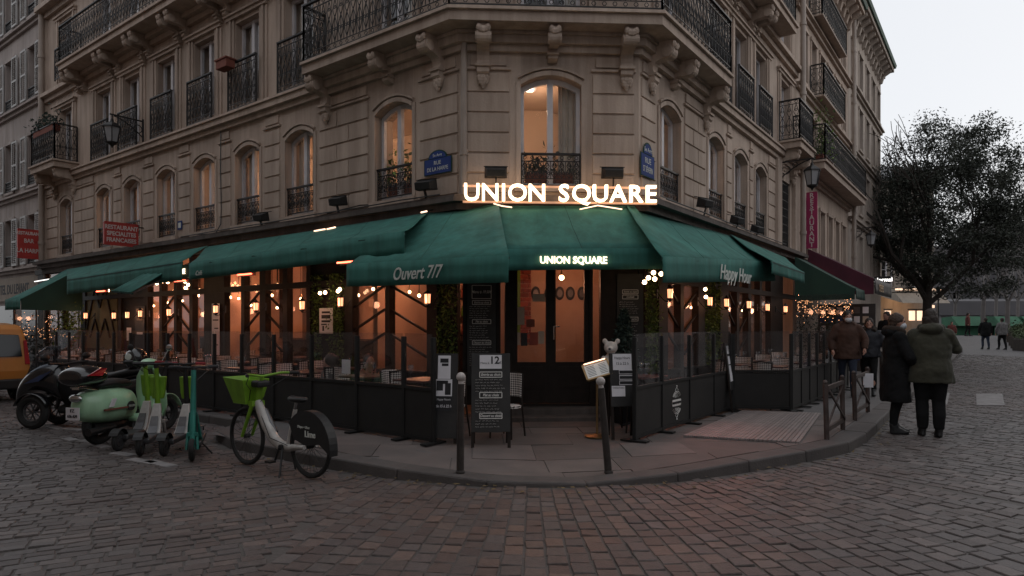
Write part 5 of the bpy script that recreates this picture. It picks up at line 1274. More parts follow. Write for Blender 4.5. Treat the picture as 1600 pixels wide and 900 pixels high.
def poster(F, d, p0, p1, y0, y1, lab, frame='paper', blocks=()):
    ua, za = F.pix(p0, y1, d); ub, zb_ = F.pix(p1, y0, d); w, h = abs(ub - ua), zb_ - za; flip = F is L
    g = thing('poster', lab, 'poster', tuple(F.P((ua + ub) / 2, d, za))); M_ = F.M((ua + ub) / 2, d, (za + zb_) / 2, flip)
    sheet(M_, w, h, MT[frame], 'paper', g)
    for (x, y, bw, bh, mt) in blocks: sheet(M_, bw * w, bh * h, MT[mt], 'print_block', g, .003, x * w, y * h)
    return g, M_, w, h
poster(L, .13, 499, 520, 481, 521, 'white framed menu poster hanging on the leafy wall', blocks=((0, .33, .6, .08, 'ink'), (0, .16, .65, .14, 'ink'), (0, -.02, .65, .08, 'ink'), (-.15, -.14, .4, .05, 'ink'), (-.2, -.3, .12, .2, 'ink')))
poster(L, .10, 331, 343, 474, 560, 'tall narrow paper menu on the wide dark post', blocks=((0, .2, .7, .02, 'ink'), (.1, .05, .5, .02, 'ink'), (-.1, -.08, .4, .015, 'ink'), (0, -.25, .6, .02, 'ink')))
g, M_, w, h = poster(L, .10, 211, 226, 478, 566, 'dark lit menu board with white headings by the far windows', 'slate_board', blocks=((0, .42, .7, .07, 'paper_warm'), (0, .30, .6, .1, 'paper_warm'), (0, .02, .6, .04, 'paper'), (0, -.44, 1.2, .12, 'paper')))
poster(L, .10, 198, 205, 512, 532, 'small white notice beside the lit menu board')
def easel(p, rz, w, h, lab, posters, mat='slate_board', lean=.12, board0=.3, cat='sign board', solid=True):
    g = thing('folding_board', lab, cat, tuple(p), rz)       # local: front faces -Y
    tilt = Matrix.Rotation(-lean, 4, 'X')
    for s in (-1, 1):
        m = MB(tilt); m.box((s * (w / 2 - .018), 0, h / 2), (.036, .024, h)); m.build('leg', MT['wood_dark'], g, False)
        m = MB(Matrix.Translation((0, h * math.sin(lean) * 2 , 0)) @ Matrix.Rotation(lean, 4, 'X')); m.box((s * (w / 2 - .03), 0, h / 2 - .01), (.03, .02, h - .03)); m.build('leg', MT['wood_dark'], g, False)
    m = MB(tilt); m.box((0, -.006, (board0 + h) / 2), (w - .004, .03, h - board0)); m.build('board', MT[mat], g, False, bevel=.004)
    M_ = tilt @ Matrix(((1, 0, 0, 0), (0, 0, -1, -.023), (0, 1, 0, (board0 + h) / 2), (0, 0, 0, 1)))
    return g, M_
def loc_sheet(M_, x, y, w, h, mat, nm, g, z=.002):
    m = MB(M_); m.box((x, y, z), (w, h, .003)); return m.build(nm, MT[mat], g, False)
def loc_text(s, sz, M_, x, y, g, mat='ink', **k): return text(s, sz, M_ @ Matrix.Translation((x, y, .0055)), MT[mat], g, world=False, ext=.0006, **k)
p = gpix(767, 698, .1); p.z = zs(p.x, p.y)
g, M_ = easel(p, R(3), .46, 1.10, 'large folding chalkboard with Menu 12 sign standing on the pavement', None, board0=.18)
loc_sheet(M_, .0, .36, .26, .16, 'paper', 'card', g); loc_text('12', .12, M_, .045, .375, g, bold=.003); loc_text('Menu à', .035, M_, -.07, .345, g); loc_text('€', .04, M_, .115, .35, g)
class _L: pass
def local_chalk(M_, w, items, g, seed):
    r = random.Random(seed)
    for it in items:
        if it[0] == 'box':
            _, y, bw, bh, tx, sz = it; m = MB(M_ @ Matrix.Translation((0, 0, .004)))
            for a, b in (((-bw / 2, y - bh / 2), (bw / 2, y - bh / 2)), ((bw / 2, y - bh / 2), (bw / 2, y + bh / 2)), ((bw / 2, y + bh / 2), (-bw / 2, y + bh / 2)), ((-bw / 2, y + bh / 2), (-bw / 2, y - bh / 2))): m.bar((a[0], a[1], 0), (b[0], b[1], 0), .009, .004)
            m.build('chalk_frame', MT['chalk'], g, False); loc_text(tx, sz, M_, 0, y, g, 'chalk', shear=.25, sx=.8, bold=.001)
        else:
            _, y, n = it; m = MB(M_ @ Matrix.Translation((0, 0, .004)))
            for k in range(n): scribble(m, -w / 2 + .05, w / 2 - r.uniform(.06, .14), y - k * .034, .018, r)
            m.build('chalk_writing', MT['chalk'], g, False, kind='stuff')
local_chalk(M_, .46, [('box', .21, .26, .062, 'Entrée au choix', .045), ('t', .15, 5), ('box', -.03, .26, .062, 'Plat au choix', .045), ('t', -.09, 5), ('box', -.27, .26, .062, 'Dessert au choix', .045), ('t', -.33, 3)], g, 4)
p = gpix(692, 694, .1); p.z = zs(p.x, p.y)
g, M_ = easel(p, R(-6), .33, 1.07, 'black folding board with two stacked posters at the end of the terrace screen', None, board0=.06)
loc_sheet(M_, .0, .34, .155, .28, 'paper', 'poster', g); loc_sheet(M_, 0, .095, .20, .2, 'paper', 'poster', g); loc_sheet(M_, 0, -.095, .2, .175, 'ink', 'poster', g, .002)
for x, y, w, h in ((0, .42, .1, .05), (.01, .37, .08, .03), (-.05, .12, .08, .12), (.05, .08, .07, .14), (0, .16, .1, .04)): loc_sheet(M_, x, y, w, h, 'ink', 'print_block', g, .004)
loc_text('Happy Hours', .036, M_, 0, -.045, g, 'paper', shear=.2, sx=.85); loc_text('de 15 à 22 h', .045, M_, 0, -.125, g, 'paper', shear=.2, sx=.85, bold=.001)
p = gpix(978, 688, .1); p.z = zs(p.x, p.y)
g, M_ = easel(p, R(8), .36, 1.06, 'black folding board with Happy Hours posters in front of the fir tree', None, board0=.40)
loc_sheet(M_, -.02, .22, .24, .2, 'paper', 'poster', g); loc_text('Happy Hours', .046, M_, -.02, .27, g, sx=.8); loc_text('15 à 22 h', .05, M_, -.02, .2, g, sx=.9)
for k in range(3): loc_sheet(M_, .05, .095 - k * .066, .23, .055, 'paper', 'poster', g); loc_sheet(M_, .04, .095 - k * .066, .2, .037, 'ink', 'print_block', g, .005)
loc_sheet(M_, -.08, -.14, .17, .13, 'paper', 'poster', g); loc_text('COCKTAILS', .028, M_, -.08, -.10, g)
p = gpix(1147, 643, .12); p.z = zs(p.x, p.y)
g, M_ = easel(p, R(62), .34, 1.12, 'black easel seen edge-on beside the brown end panel of the terrace', None, board0=.35)
for y in (.27, .1, -.05, -.18): loc_sheet(M_, 0, y, .2, .13, 'paper', 'poster', g)
# brass menu stand
p = gpix(933, 684, .1); p.z = zs(p.x, p.y)
g = thing('menu_stand', 'brass menu stand with lit tilted menu case by the leaning bollard', 'menu stand', tuple(p))
m = MB(); m.lathe([(.0, 0), (.16, 0), (.16, .012), (.05, .03), (.02, .035), (.0, .035)], p, 20); m.build('base', MT['brass'], g, smooth=True)
m = MB(); m.tube([p + Vector((0, 0, .03)), p + Vector((0, 0, .72))], .016, 10); m.build('pole', MT['brass'], g, smooth=True)
Mx = Matrix.Translation(p + Vector((0, -.02, .84))) @ Matrix.Rotation(R(-16), 4, 'Y') @ Matrix.Rotation(R(42), 4, 'X')
m = MB(Mx)
for a, b in (((-.16, -.13), (.16, -.13)), ((.16, -.13), (.16, .13)), ((.16, .13), (-.16, .13)), ((-.16, .13), (-.16, -.13))): m.bar((*a, 0), (*b, 0), .022, .03)
m.build('case_frame', MT['brass'], g)
m = MB(Mx); m.box((0, 0, -.006), (.31, .25, .008)); m.build('menu_sheet', mk('menu_lit', (.7, .68, .64), (.6, .58, .55), 6, .4, emit=(1, .85, .68), es=.03), g)
m = MB(Mx)
for k in range(7): m.box((-.075, .085 - k * .026, -.0005), (.1, .006, .003)); m.box((.075, .085 - k * .026, -.0005), (.09, .006, .003))
m.build('menu_print', MT['ink'], g, kind='stuff')
m = MB(Mx); m.box((0, 0, .012), (.31, .25, .004)); m.build('case_glass', MT['pane'], g)
m = MB(Mx); m.tube([(-.14, .125, .025), (.14, .125, .025)], .008, 6); m.build('light_bar', MT['tube_light'], g)

# bollards
def bollard(px, py, top, lab, z=.06):
    p = gpix(px, py, z); p.z = zs(p.x, p.y); g = thing('bollard', lab, 'bollard', tuple(p), group='pavement bollards')
    ax = Vector(top)
    m = MB(); m.tube([p - Vector((0, 0, .02)), p + ax * .87, p + ax * .875], [.037, .034, .02], 12); m.build('post', MT['bollard'], g, smooth=True)
    m = MB(); m.lathe([(.043, 0), (.046, .015), (.037, .03)], p, 12); m.build('collar', MT['bollard'], g, smooth=True)
    m = MB(); m.tube([p + ax * .865, p + ax * .905], .026, 10); m.ball(p + ax * .94, .045, 14, 10); m.build('ball_head', MT['bollard_ball'], g, smooth=True)
bollard(719, 741, (.008, 0, 1.0), 'straight dark bollard with pale ball head at the kerb by the large chalkboard')
bollard(951, 737, (-.085, .0, .97), 'leaning dark bollard with pale ball head in front of the menu stand')
p = gpix(1378, 606, .12)
g = thing('bollard', 'white topped bollard on the kerb behind the two standing people', 'bollard', tuple(p), group='pavement bollards')
m = MB(); m.tube([p, p + Vector((0, 0, .86))], .05, 10); m.build('post', MT['bollard'], g); m = MB(); m.ball(p + Vector((0, 0, .95)), .075, 12, 8); m.tube([p + Vector((0, 0, .82)), p + Vector((0, 0, .9))], .052, 10); m.build('ball_head', MT['bollard_ball'], g, smooth=True)
# guard rails with a cross
def guard(a, b, lab, h=.68, plate=False):
    g = thing('guard_rail', lab, 'guard rail', tuple(a), group='cross-braced guard rails along the kerb')
    A, B = Vector(a), Vector(b); Z = Vector((0, 0, 1)); RR = MT['rail_rust']
    for p, t in ((A, Vector((-.02, 0, 0))), (B, Vector((-.01, .0, 0)))):
        m = MB(); m.bar(p - Z * .02, p + Z * h + t, .05); m.build('post', RR, g, bevel=.008)
        m = MB(); m.ball(p + Z * (h + .015) + t, .032, 8, 6); m.build('post_cap', RR, g, smooth=True)
    for z in (.12, h - .05): m = MB(); m.bar(A + Z * z, B + Z * z, .035, .05); m.build('rail', RR, g)
    m = MB(); m.bar(A + Z * .14, B + Z * (h - .08), .018, .03); m.build('cross_bar', RR, g); m = MB(); m.bar(A + Z * (h - .08) + Vector((.02, -.02, 0)), B + Z * .14 + Vector((.02, -.02, 0)), .018, .03); m.build('cross_bar', RR, g)
    if plate: m = MB(); m.box(B.lerp(A, .3) + Z * (h - .15) + Vector((.04, -.04, 0)), (.16, .01, .22)); m.build('plate', MT['paper'], g)
def gp(px, py): p = gpix(px, py, .12); p.z = zs(p.x, p.y); return p
guard(gp(1292, 687), gp(1317, 670), 'rusty cross-braced guard rail at the corner of the boardwalk')
guard(gp(1336, 656), gp(1356, 643), 'rusty cross-braced guard rail with a white plate in front of the walking couple', plate=True)
# small fir tree and white bear at the entrance
p = C.P(C.u(975, .75), .75, 0); p.z = zs(p.x, p.y)
g = thing('small_fir_tree', 'small artificial fir tree behind the Happy Hours board', 'fir tree', tuple(p))
m = MB(); rr = random.Random(2); pts = []
for k in range(1500):
    z = rr.uniform(.75, 1.62); rad = .26 * (1.66 - z) / .9 + .03; a = rr.uniform(0, 6.28); q = rad * math.sqrt(rr.random()); pts.append(p + Vector((q * math.cos(a), q * math.sin(a), z)))
leaves(m, pts, .075, up=.8); m.build('foliage', MT['leaf_pine'], g)
m = MB(); m.tube([p + Vector((0, 0, .3)), p + Vector((0, 0, 1.6))], [.03, .008], 6); m.build('trunk', MT['bark'], g)
m = MB(); m.lathe([(.15, 0), (.2, .36), (.21, .38), (.03, .38)], p, 12); m.build('pot', MT['black'], g)
p = C.P(C.u(955, .9), .9, 0); p.z = zs(p.x, p.y)
g = thing('stool', 'dark bar stool carrying the white teddy bear by the entrance', 'stool', tuple(p))
m = MB(); m.lathe([(.0, .66), (.17, .66), (.18, .70), (.0, .71)], p, 14); m.build('seat', MT['wood_dark'], g)
for k in range(4): a = PI / 4 + k * PI / 2; m = MB(); m.tube([p + Vector((.11 * math.cos(a), .11 * math.sin(a), .7)), p + Vector((.17 * math.cos(a), .17 * math.sin(a), 0))], .014, 6); m.build('leg', MT['wood_dark'], g)
p = p + Vector((0, 0, .712))
g = thing('teddy_bear', 'white teddy bear sitting by the entrance above the lit menu stand', 'teddy bear', tuple(p))
m = MB(); m.ball(p + Vector((0, 0, .15)), (.12, .11, .15)); m.ball(p + Vector((-.01, -.03, .37)), (.10, .095, .09), 12, 8); m.ball(p + Vector((-.04, -.14, .345)), (.05, .05, .04))
for s in (-1, 1): m.ball(p + Vector((s * .09, 0, .46)), .04); m.tube([p + Vector((s * .1, -.03, .23)), p + Vector((s * .15, -.12, .14))], [.045, .04], 8); m.tube([p + Vector((s * .07, -.05, .05)), p + Vector((s * .1, -.2, .05))], [.055, .05], 8)
m.build('body', MT['fur_white'], g, remesh=.014, sm=3)
m = MB(); m.ball(p + Vector((-.05, -.19, .355)), (.02, .014, .015), 8, 5); m.build('nose', MT['ink'], g)

# ================================================================ floodlights, plaques, signs, street lanterns
def flood(F, px, py, w, lab, yaw=0):
    u, z = F.pix(px, py, .32); p = F.P(u, .26, 3.47); g = thing('floodlight', lab, 'floodlight', tuple(p), group='black floodlights on the shop cornice')
    Mx = Matrix.Translation(F.P(u, .30, max(z, 3.57))) @ Matrix.Rotation(math.atan2(F.U.y, F.U.x) + yaw, 4, 'Z') @ Matrix.Rotation(R(-14 if F is L else 14), 4, 'X')
    m = MB(Mx); s = 1 if F is L else -1
    m.hexa([(-w / 2, -.10 * s, -.08), (w / 2, -.10 * s, -.08), (w * .4, .08 * s, -.05), (-w * .4, .08 * s, -.05), (-w / 2, -.10 * s, .09), (w / 2, -.10 * s, .09), (w * .4, .08 * s, .06), (-w * .4, .08 * s, .06)]); m.build('housing', MT['black'], g, bevel=.008)
    m = MB(Mx); m.box((0, -.12 * s, .095), (w * 1.06, .12, .012)); m.build('visor', MT['black'], g)
    m = MB(); m.bar(p, Vector((Mx.translation.x, Mx.translation.y, Mx.translation.z - .06)), .04, .02); m.build('bracket', MT['iron'], g)
flood(L, 525, 315, .30, 'black floodlight on the cornice under the lit arched window by the balcony end', .2); flood(L, 405, 340, .28, 'black floodlight on the cornice next to the arched window past the lit pair', .2)
flood(L, 662, 290, .34, 'black floodlight on the cornice below the blue street plaque', .25); flood(C, 775, 270, .34, 'black floodlight standing above the letters UNION'); flood(C, 959, 271, .34, 'black floodlight standing above the letters SQUARE')
flood(Rf, 1105, 318, .28, 'black floodlight on the side street cornice by the first window guard', -.3); flood(Rf, 1155, 345, .28, 'black floodlight on the side street cornice by the second window guard', -.3); flood(Rf, 1186, 359, .28, 'black floodlight on the side street cornice by the last window guard', -.3)
def plaque(F, p0, p1, y0, y1, l1, l2, lab, flip):
    ua, za = F.pix(p0, y1, .05); ub, zb_ = F.pix(p1, y0, .05); w, h = abs(ub - ua), zb_ - za; c_ = (ua + ub) / 2
    g = thing('street_plaque', lab, 'street sign', tuple(F.P(c_, .05, za))); M_ = F.M(c_, .05, (za + zb_) / 2, flip)
    sheet(M_, w, h * .66, MT['green_enamel'], 'border', g, 0, y=-h * .17, t=.01); sheet(M_, w * .95, h * .61, MT['blue_enamel'], 'plate', g, .006, y=-h * .17, t=.006)
    m = MB(M_); m.prism([(w * .34 * math.cos(a), h * .15 + h * .34 * math.sin(a), 0) for a in [PI * i / 12 for i in range(13)]], (0, 0, .01)); m.build('crest', MT['green_enamel'], g)
    m = MB(M_); m.prism([(w * .30 * math.cos(a), h * .16 + h * .28 * math.sin(a), .01) for a in [PI * i / 12 for i in range(13)]], (0, 0, .003)); m.build('crest_plate', MT['blue_enamel'], g)
    E_ = M_ @ Matrix.Translation((0, 0, .011)); text('5e Arrt', h * .17, E_ @ Matrix.Translation((0, h * .27, .003)), MT['letter_grey'], g, ext=.001)
    text(l1, h * .23, E_ @ Matrix.Translation((0, -h * .04, 0)), MT['letter_grey'], g, ext=.001); text(l2, h * .23, E_ @ Matrix.Translation((0, -h * .29, 0)), MT['letter_grey'], g, ext=.001, sx=min(1, w * .88 / (h * .23 * .62 * len(l2))))
plaque(L, 663, 706, 229, 276, 'RUE', 'DE LA HARPE', 'blue enamel street plaque reading Rue de la Harpe', True)
plaque(Rf, 1001, 1022, 228, 273, 'RUE', 'ST SÉVERIN', 'blue enamel street plaque on the side street wall', False)
u, z = L.pix(281, 352, .04); g = thing('number_plate', 'small square blue house number plate on the wall between two window guards', 'number plate', tuple(L.P(u, .035, z))); sheet(L.M(u, .04, z, True), .2, .2, MT['blue_enamel'], 'plate', g, t=.012); sheet(L.M(u, .047, z, True), .12, .12, MT['letter_grey'], 'print_block', g)
def d_for(F, u, px):
    k = (px - 800) / FPX; a = F.P(u, 0, 0); return (k * a.y - a.x) / (F.N.x - k * F.N.y)
def perp_sign(F, uw, pin, pout, y0, y1, lab, lines, mat, sz, sx=1.0):
    d0, d1 = d_for(F, uw, pin), d_for(F, uw, pout); c_ = (d0 + d1) / 2; pc = F.P(uw, c_, 0)
    z1, z0 = CAMH + (HOR - y0) / FPX * pc.y, CAMH + (HOR - y1) / FPX * pc.y
    g = thing('projecting_sign', lab, 'sign', tuple(F.P(uw, c_, z0)))
    s = -1   # the face looks back towards the crossing
    x = -F.N if F is L else F.N
    if F is L: x = -F.N
    nrm = -F.U
    # reading direction: to the right as seen from the crossing
    rx = Vector((x.x, x.y)) if F is L else Vector((F.N.x, F.N.y))
    M_ = Matrix(((rx.x, 0, nrm.x, pc.x), (rx.y, 0, nrm.y, pc.y), (0, 1, 0, (z0 + z1) / 2), (0, 0, 0, 1)))
    w, h = abs(d1 - d0), z1 - z0
    m = MB(M_); m.box((0, 0, 0), (w, h, .1)); m.build('panel', MT[mat], g, bevel=.008)
    m = MB(M_)
    for a, b in (((-w / 2, -h / 2), (w / 2, -h / 2)), ((w / 2, -h / 2), (w / 2, h / 2)), ((w / 2, h / 2), (-w / 2, h / 2)), ((-w / 2, h / 2), (-w / 2, -h / 2))): m.bar((*a, .052), (*b, .052), .02, .008)
    m.build('border', MT[mat], g)
    for y, t, ss in lines: text(t, ss * h, M_ @ Matrix.Translation((0, y * h, .055)), MT['sign_letter'], g, bold=.004, sx=sx, ext=.003)
    for z in (z0 + .1 * h, z1 - .1 * h):
        m = MB(); m.bar(F.P(uw, -.02, z), F.P(uw, min(d0, d1), z), .025); m.build('arm', MT['iron'], g)
    return g
perp_sign(L, L.u(226, .0), 214, 162, 349, 384, 'red projecting sign reading Restaurant Specialites Francaises', [(.28, 'RESTAURANT', .26), (0, 'SPECIALITES', .26), (-.28, 'FRANCAISES', .26)], 'red_sign', .2, .86)
perp_sign(L, L.u(72, .0), 61, 27, 359, 404, 'red projecting sign reading Restaurant Bar La Harpe', [(.36, 'RESTAURANT', .15), (.1, 'BAR', .2), (-.24, 'LA HARPE', .2)], 'red_sign', .2, .8)
u = Rf.u(1257, .0); g = perp_sign(Rf, u, 1261, 1277, 301, 388, 'tall magenta projecting sign with vertical word Restaurant', [(.44 - .098 * i, c, .12) for i, c in enumerate('RESTAURANT')], 'pink_sign', .2)
def street_lantern(F, uw, zt, pxl, lab):
    d = d_for(F, uw, pxl); p = F.P(uw, d, zt); g = thing('street_lantern', lab, 'street lamp', tuple(p), group='bracket street lanterns')
    I = MT['iron']; e = F.P(uw, 0, zt)
    m = MB(); m.bar(F.P(uw, -.02, zt + .12), F.P(uw, d + .05, zt + .12), .03); m.tube([F.P(uw, d * x, zt + .1 - .42 * (1 - x) ** 1.7) for x in (0, .2, .4, .6, .8, .95)], .014, 6)
    m.torus(F.P(uw, d * .22, zt - .09), .1, .012, (F.U.x, F.U.y, 0), 14, 5); m.torus(F.P(uw, d * .5, zt + .02), .06, .01, (F.U.x, F.U.y, 0), 12, 5); m.box(F.P(uw, 0.02, zt - .1), (.06, .06, .55)); m.tube([F.P(uw, d, zt + .12), F.P(uw, d, zt - .02)], .014, 6); m.build('bracket', I, g)
    m = MB(); m.lathe([(.01, .04), (.03, 0), (.05, -.06), (.12, -.10), (.21, -.17), (.22, -.20), (.18, -.2)], p, 6); m.build('roof', I, g)
    m = MB(); m.lathe([(.19, -.2), (.12, -.55)], p, 6); m.build('glass_body', mk('lantern_pane', (.32, .32, .33), (.26, .26, .27), 4, .25) if 'lantern_pane' not in MT else MT['lantern_pane'], g)
    m = MB()
    for k in range(6): a = 2 * PI * k / 6; m.bar(p + Vector((.195 * math.cos(a), .195 * math.sin(a), -.19)), p + Vector((.125 * math.cos(a), .125 * math.sin(a), -.56)), .016)
    m.lathe([(.13, -.54), (.13, -.57), (.04, -.62), (.01, -.68)], p, 6); m.build('cage', I, g)
street_lantern(L, L.u(226, 0), L.pix(226, 192, 0)[1] - .1, 175, 'black iron bracket lantern high on the corner building above the red signs')
street_lantern(Rf, Rf.u(1217, 0), Rf.pix(1217, 262, 0)[1], 1269, 'black iron bracket lantern over the magenta vertical sign')
street_lantern(Rf, Rf.u(1336, 0), Rf.pix(1336, 362, 0)[1], 1361, 'black iron bracket lantern on the pale building near the tree')
# "Normal" box sign
uw = Rf.u(1352, 0); d0, d1 = d_for(Rf, uw, 1366), d_for(Rf, uw, 1391); pc = Rf.P(uw, (d0 + d1) / 2, 0); z0, z1 = CAMH + (HOR - 443) / FPX * pc.y, CAMH + (HOR - 432) / FPX * pc.y
g = thing('box_sign', 'black box sign with white lit word Normal', 'sign', (pc.x, pc.y, z0)); M_ = Matrix(((Rf.N.x, 0, -Rf.U.x, pc.x), (Rf.N.y, 0, -Rf.U.y, pc.y), (0, 1, 0, (z0 + z1) / 2), (0, 0, 0, 1)))
m = MB(M_); m.box((0, 0, 0), (abs(d1 - d0), z1 - z0, .12)); m.build('box', MT['black'], g); text('Normal', (z1 - z0) * .75, M_ @ Matrix.Translation((0.04, 0, .065)), MT['sign_backlit'], g, bold=.006)
m = MB(); m.bar(Rf.P(uw, -.02, (z0 + z1) / 2), Rf.P(uw, d0, (z0 + z1) / 2), .04); m.build('arm', MT['iron'], g)
# flower boxes and plants on balconies
def planter(F, u0, u1, d, z, lab, n, spread=.2, mat='leaf_pine'):
    g = thing('planter', lab, 'planter', tuple(F.P((u0 + u1) / 2, d, z)))
    m = MB(); m.fb(F, u0, u1, d - .1, d + .1, z, z + .18); m.build('trough', MT['terracotta'], g, bevel=.01)
    m = MB(); leaves(m, [F.P(rnd.uniform(u0 - .05, u1 + .05), d + rnd.gauss(0, .1), z + .16 + abs(rnd.gauss(0, spread))) for _ in range(n)], .09); m.build('foliage', MT[mat], g)
g = thing('flower_box', 'small terracotta flower box hung on a balcony railing', 'flower box', tuple(L.P(6.35, .2, 6.85))); m = MB(); m.fb(L, 6.1, 6.5, .16, .36, 6.83, 7.0); m.build('trough', MT['terracotta'], g, bevel=.01); m = MB(); m.fb(L, 6.08, 6.52, .14, .38, 7.0, 7.03); m.build('rim', MT['terracotta'], g)
planter(L, 14.7, 16.2, .5, 7.0, 'dry plants trailing over the projecting balcony next to the hotel', 500, .18)
planter(L, 1.1, 1.9, -.32, 3.75, 'leafy houseplant behind the arched window by the street plaque', 260, .3, 'leaf_wall')
planter(C, 1.0, 1.75, -.36, 3.75, 'dark houseplants behind the guard of the lit window above the sign', 300, .16, 'leaf_pine')
planter(Rf, 10.7, 12.0, .45, 6.17, 'tall plants crowding the end of the long side street balcony', 800, .6, 'leaf_wall')
# fairy-lit clear curtain under the dark green awning
g = thing('clear_curtain', 'clear plastic curtain hung with fairy lights under the dark green awning', 'curtain', tuple(Rf.P(8.5, 1.6, .15)))
m = MB(); m.fb(Rf, 8.50, 8.51, .25, 1.66, .9, 2.30); m.build('sheet', MT['pane_screen'], g)
fm = MB(); rr = random.Random(9)
for k in range(140):
    d = rr.uniform(.3, 1.62); z = 2.2 - abs(rr.gauss(0, .22)) - (.25 if .6 < d < 1.3 else 0) * rr.random()
    fm.ball(Rf.P(8.53 + rr.uniform(0, .12), d, max(1.3, z)), .009, 5, 3)
fm.build('fairy_lights', MT['fairy'], g, kind='stuff')
m = MB(); leaves(m, [Rf.P(8.75 + rr.gauss(0, .12), rr.uniform(.3, 1.6), 1.35 + rr.gauss(0, .28)) for _ in range(900)], .07); m.build('greenery', MT['leaf_pine'], g)
g = thing('clear_curtain', 'clear plastic curtain with fairy lights below the dark awning cheek near the hotel', 'curtain', tuple(L.P(14.2, 1.0, .15)))
m = MB(); m.fb(L, 14.22, 14.23, .1, 1.66, .15, 1.92); m.build('sheet', MT['pane_screen'], g)
for d in (.12, .62, 1.14, 1.64): m = MB(); m.bar(L.P(14.2, d, .12), L.P(14.2, d, 1.95), .03); m.build('upright', MT['zinc'], g)
fm = MB()
for k in range(110): d = rr.uniform(.1, 1.6); fm.ball(L.P(14.4 + rr.uniform(0, .2), d, 1.15 + abs(rr.gauss(0, .33))), .008, 5, 3)
fm.build('fairy_lights', MT['fairy'], g, kind='stuff')
m = MB(); leaves(m, [L.P(14.6 + rr.gauss(0, .15), rr.uniform(.1, 1.6), .9 + rr.gauss(0, .4)) for _ in range(1500)], .08); m.build('greenery', MT['leaf_pine'], g)
# rack of postcards under the crepe awning
g = thing('postcard_rack', 'dark rack of small pale cards under the wine red awning', 'rack', tuple(Rf.P(10.3, 1.3, .15)))
m = MB(); m.fb(Rf, 10.28, 10.32, .5, 1.9, .3, 2.1); m.build('back_board', MT['slate_board'], g)
for r_ in range(6):
    for c_ in range(6):
        if rr.random() < .85: m = MB(); d = .62 + c_ * .21; z = .6 + r_ * .25; m.fb(Rf, 10.27, 10.279, d - .07, d + .07, z, z + .17); m.build('card', MT[rr.choice(['paper', 'paper_warm', 'zinc', 'paper', 'blue_enamel'])], g)
# far cafe: flat awning with lit edge, lanterns
g = thing('cafe_awning', 'pale cafe awning with bright light strip at the foot of the cream building', 'awning', tuple(EF.P(2.2, 1, .9)))
za = .9
m = MB(); m.fb(EF, .1, 3.4, .05, 2.2, 3.75, 3.95); m.build('canopy', MT['cream'], g); m = MB(); m.fb(EF, .08, 3.42, 2.2, 2.24, 3.86, 3.97); m.build('light_strip', MT['shop_glow'], g)
m = MB(); m.prism([EF.P(.12, .1, 3.7), EF.P(.12, 2.15, 3.7), EF.P(.12, 2.9, 3.0), EF.P(.12, 2.85, 3.0)], EF.P(3.3, 0, 0) - EF.P(0, 0, 0)); m.build('valance', MT['cream'], g)
m = MB(); m.fb(EF, 2.3, 3.0, 2.0, 2.05, 2.72, 2.9); m.build('lit_name', MT['shop_glow'], g)
for x in (.5, 2.25, 2.85): tag_ = thing('cafe_lantern', 'tall lit lantern box at the far cafe ' + {.5: 'by the red light', 2.25: 'under the lit name', 2.85: 'beside its twin next to the trunk'}[x], 'lantern', tuple(EF.P(x, 1.0, 1.7))); m = MB(); m.fb(EF, x - .13, x + .13, .8, 1.06, 1.9, 2.55); m.build('glass_body', MT['shop_glow'], tag_); m = MB(); m.fb(EF, x - .2, x + .2, .77, 1.13, 2.604, 2.68); m.build('cap', MT['iron'], tag_)
lamp_light('cafe_light', EF.P(1.6, 1.2, 3.2), 40, (1, .62, .36), .2)
# ================================================================ vehicles (local axes: x forward, y left, z up)
def wheel(g, x, y, r, t, nm='wheel', spokes=0, rim='grey_metal', disc=False, w=None):
    m = MB(); m.torus((x, y, r), r - t, t, (0, 1, 0), 28, 8); o = m.build(nm, MT['rubber'], g, False, smooth=True)
    m = MB(); m.torus((x, y, r), r - 2 * t, t * .35, (0, 1, 0), 24, 6); m.tube([(x, y - .03, r), (x, y + .03, r)], .022 if r > .2 else .03, 8)
    for k in range(spokes):
        a = 2 * PI * k / spokes; m.tube([(x, y + (.02 if k % 2 else -.02), r), (x + (r - 2 * t) * math.cos(a), y, r + (r - 2 * t) * math.sin(a))], .0022 if spokes > 14 else .012, 3)
    if disc: m.tube([(x, y - .02, r), (x, y + .02, r)], r - 2 * t, 18)
    m.build('rim', MT[rim], o, False, smooth=True); return o
def head(p, q): d = Vector(q) - Vector(p); return math.atan2(d.y, d.x)
BK = MT['black']
# --- rental bicycle
a, b = gpix(485, 748), gpix(386, 727)
g = thing('bicycle', 'white and lime green rental electric bicycle parked along the kerb', 'bicycle', (a.x, a.y, 0.004), head(a, b))
wb = (b - a).length; Rw = .315
wheel(g, 0, 0, Rw, .022, spokes=28, rim='black'); wheel(g, wb, 0, Rw, .022, spokes=28, rim='black')
W, Lm = MT['vehicle_white'], MT['lime']
m = MB(); m.tube([(wb - .20, 0, .70), (wb - .26, 0, .60), (wb - .36, 0, .46), (wb - .50, 0, .32), (wb - .62, 0, .27), (.30, 0, .27), (.0, .075, Rw)], [.042, .05, .055, .055, .055, .04, .022], 10); m.tube([(.34, 0, .28), (.0, -.075, Rw)], [.035, .02], 8); m.build('frame', W, g, False, smooth=True)
m = MB(); m.M = Matrix.Translation((0, -.03, .035)); m.tube([(wb - .27, .0, .57), (wb - .45, 0, .35)], [.04, .04], 10); m.build('battery', MT['grey_metal'], g, False, smooth=True)
m = MB(); m.tube([(wb - .26, 0, .92), (wb - .17, 0, .66)], .032, 10)
for s in (-1, 1): m.tube([(wb - .19, s * .055, .69), (wb - .10, s * .06, .5), (wb, s * .06, Rw)], [.022, .02, .016], 8)
m.box((wb - .175, 0, .68), (.07, .15, .05)); m.build('fork', Lm, g, False, smooth=True)
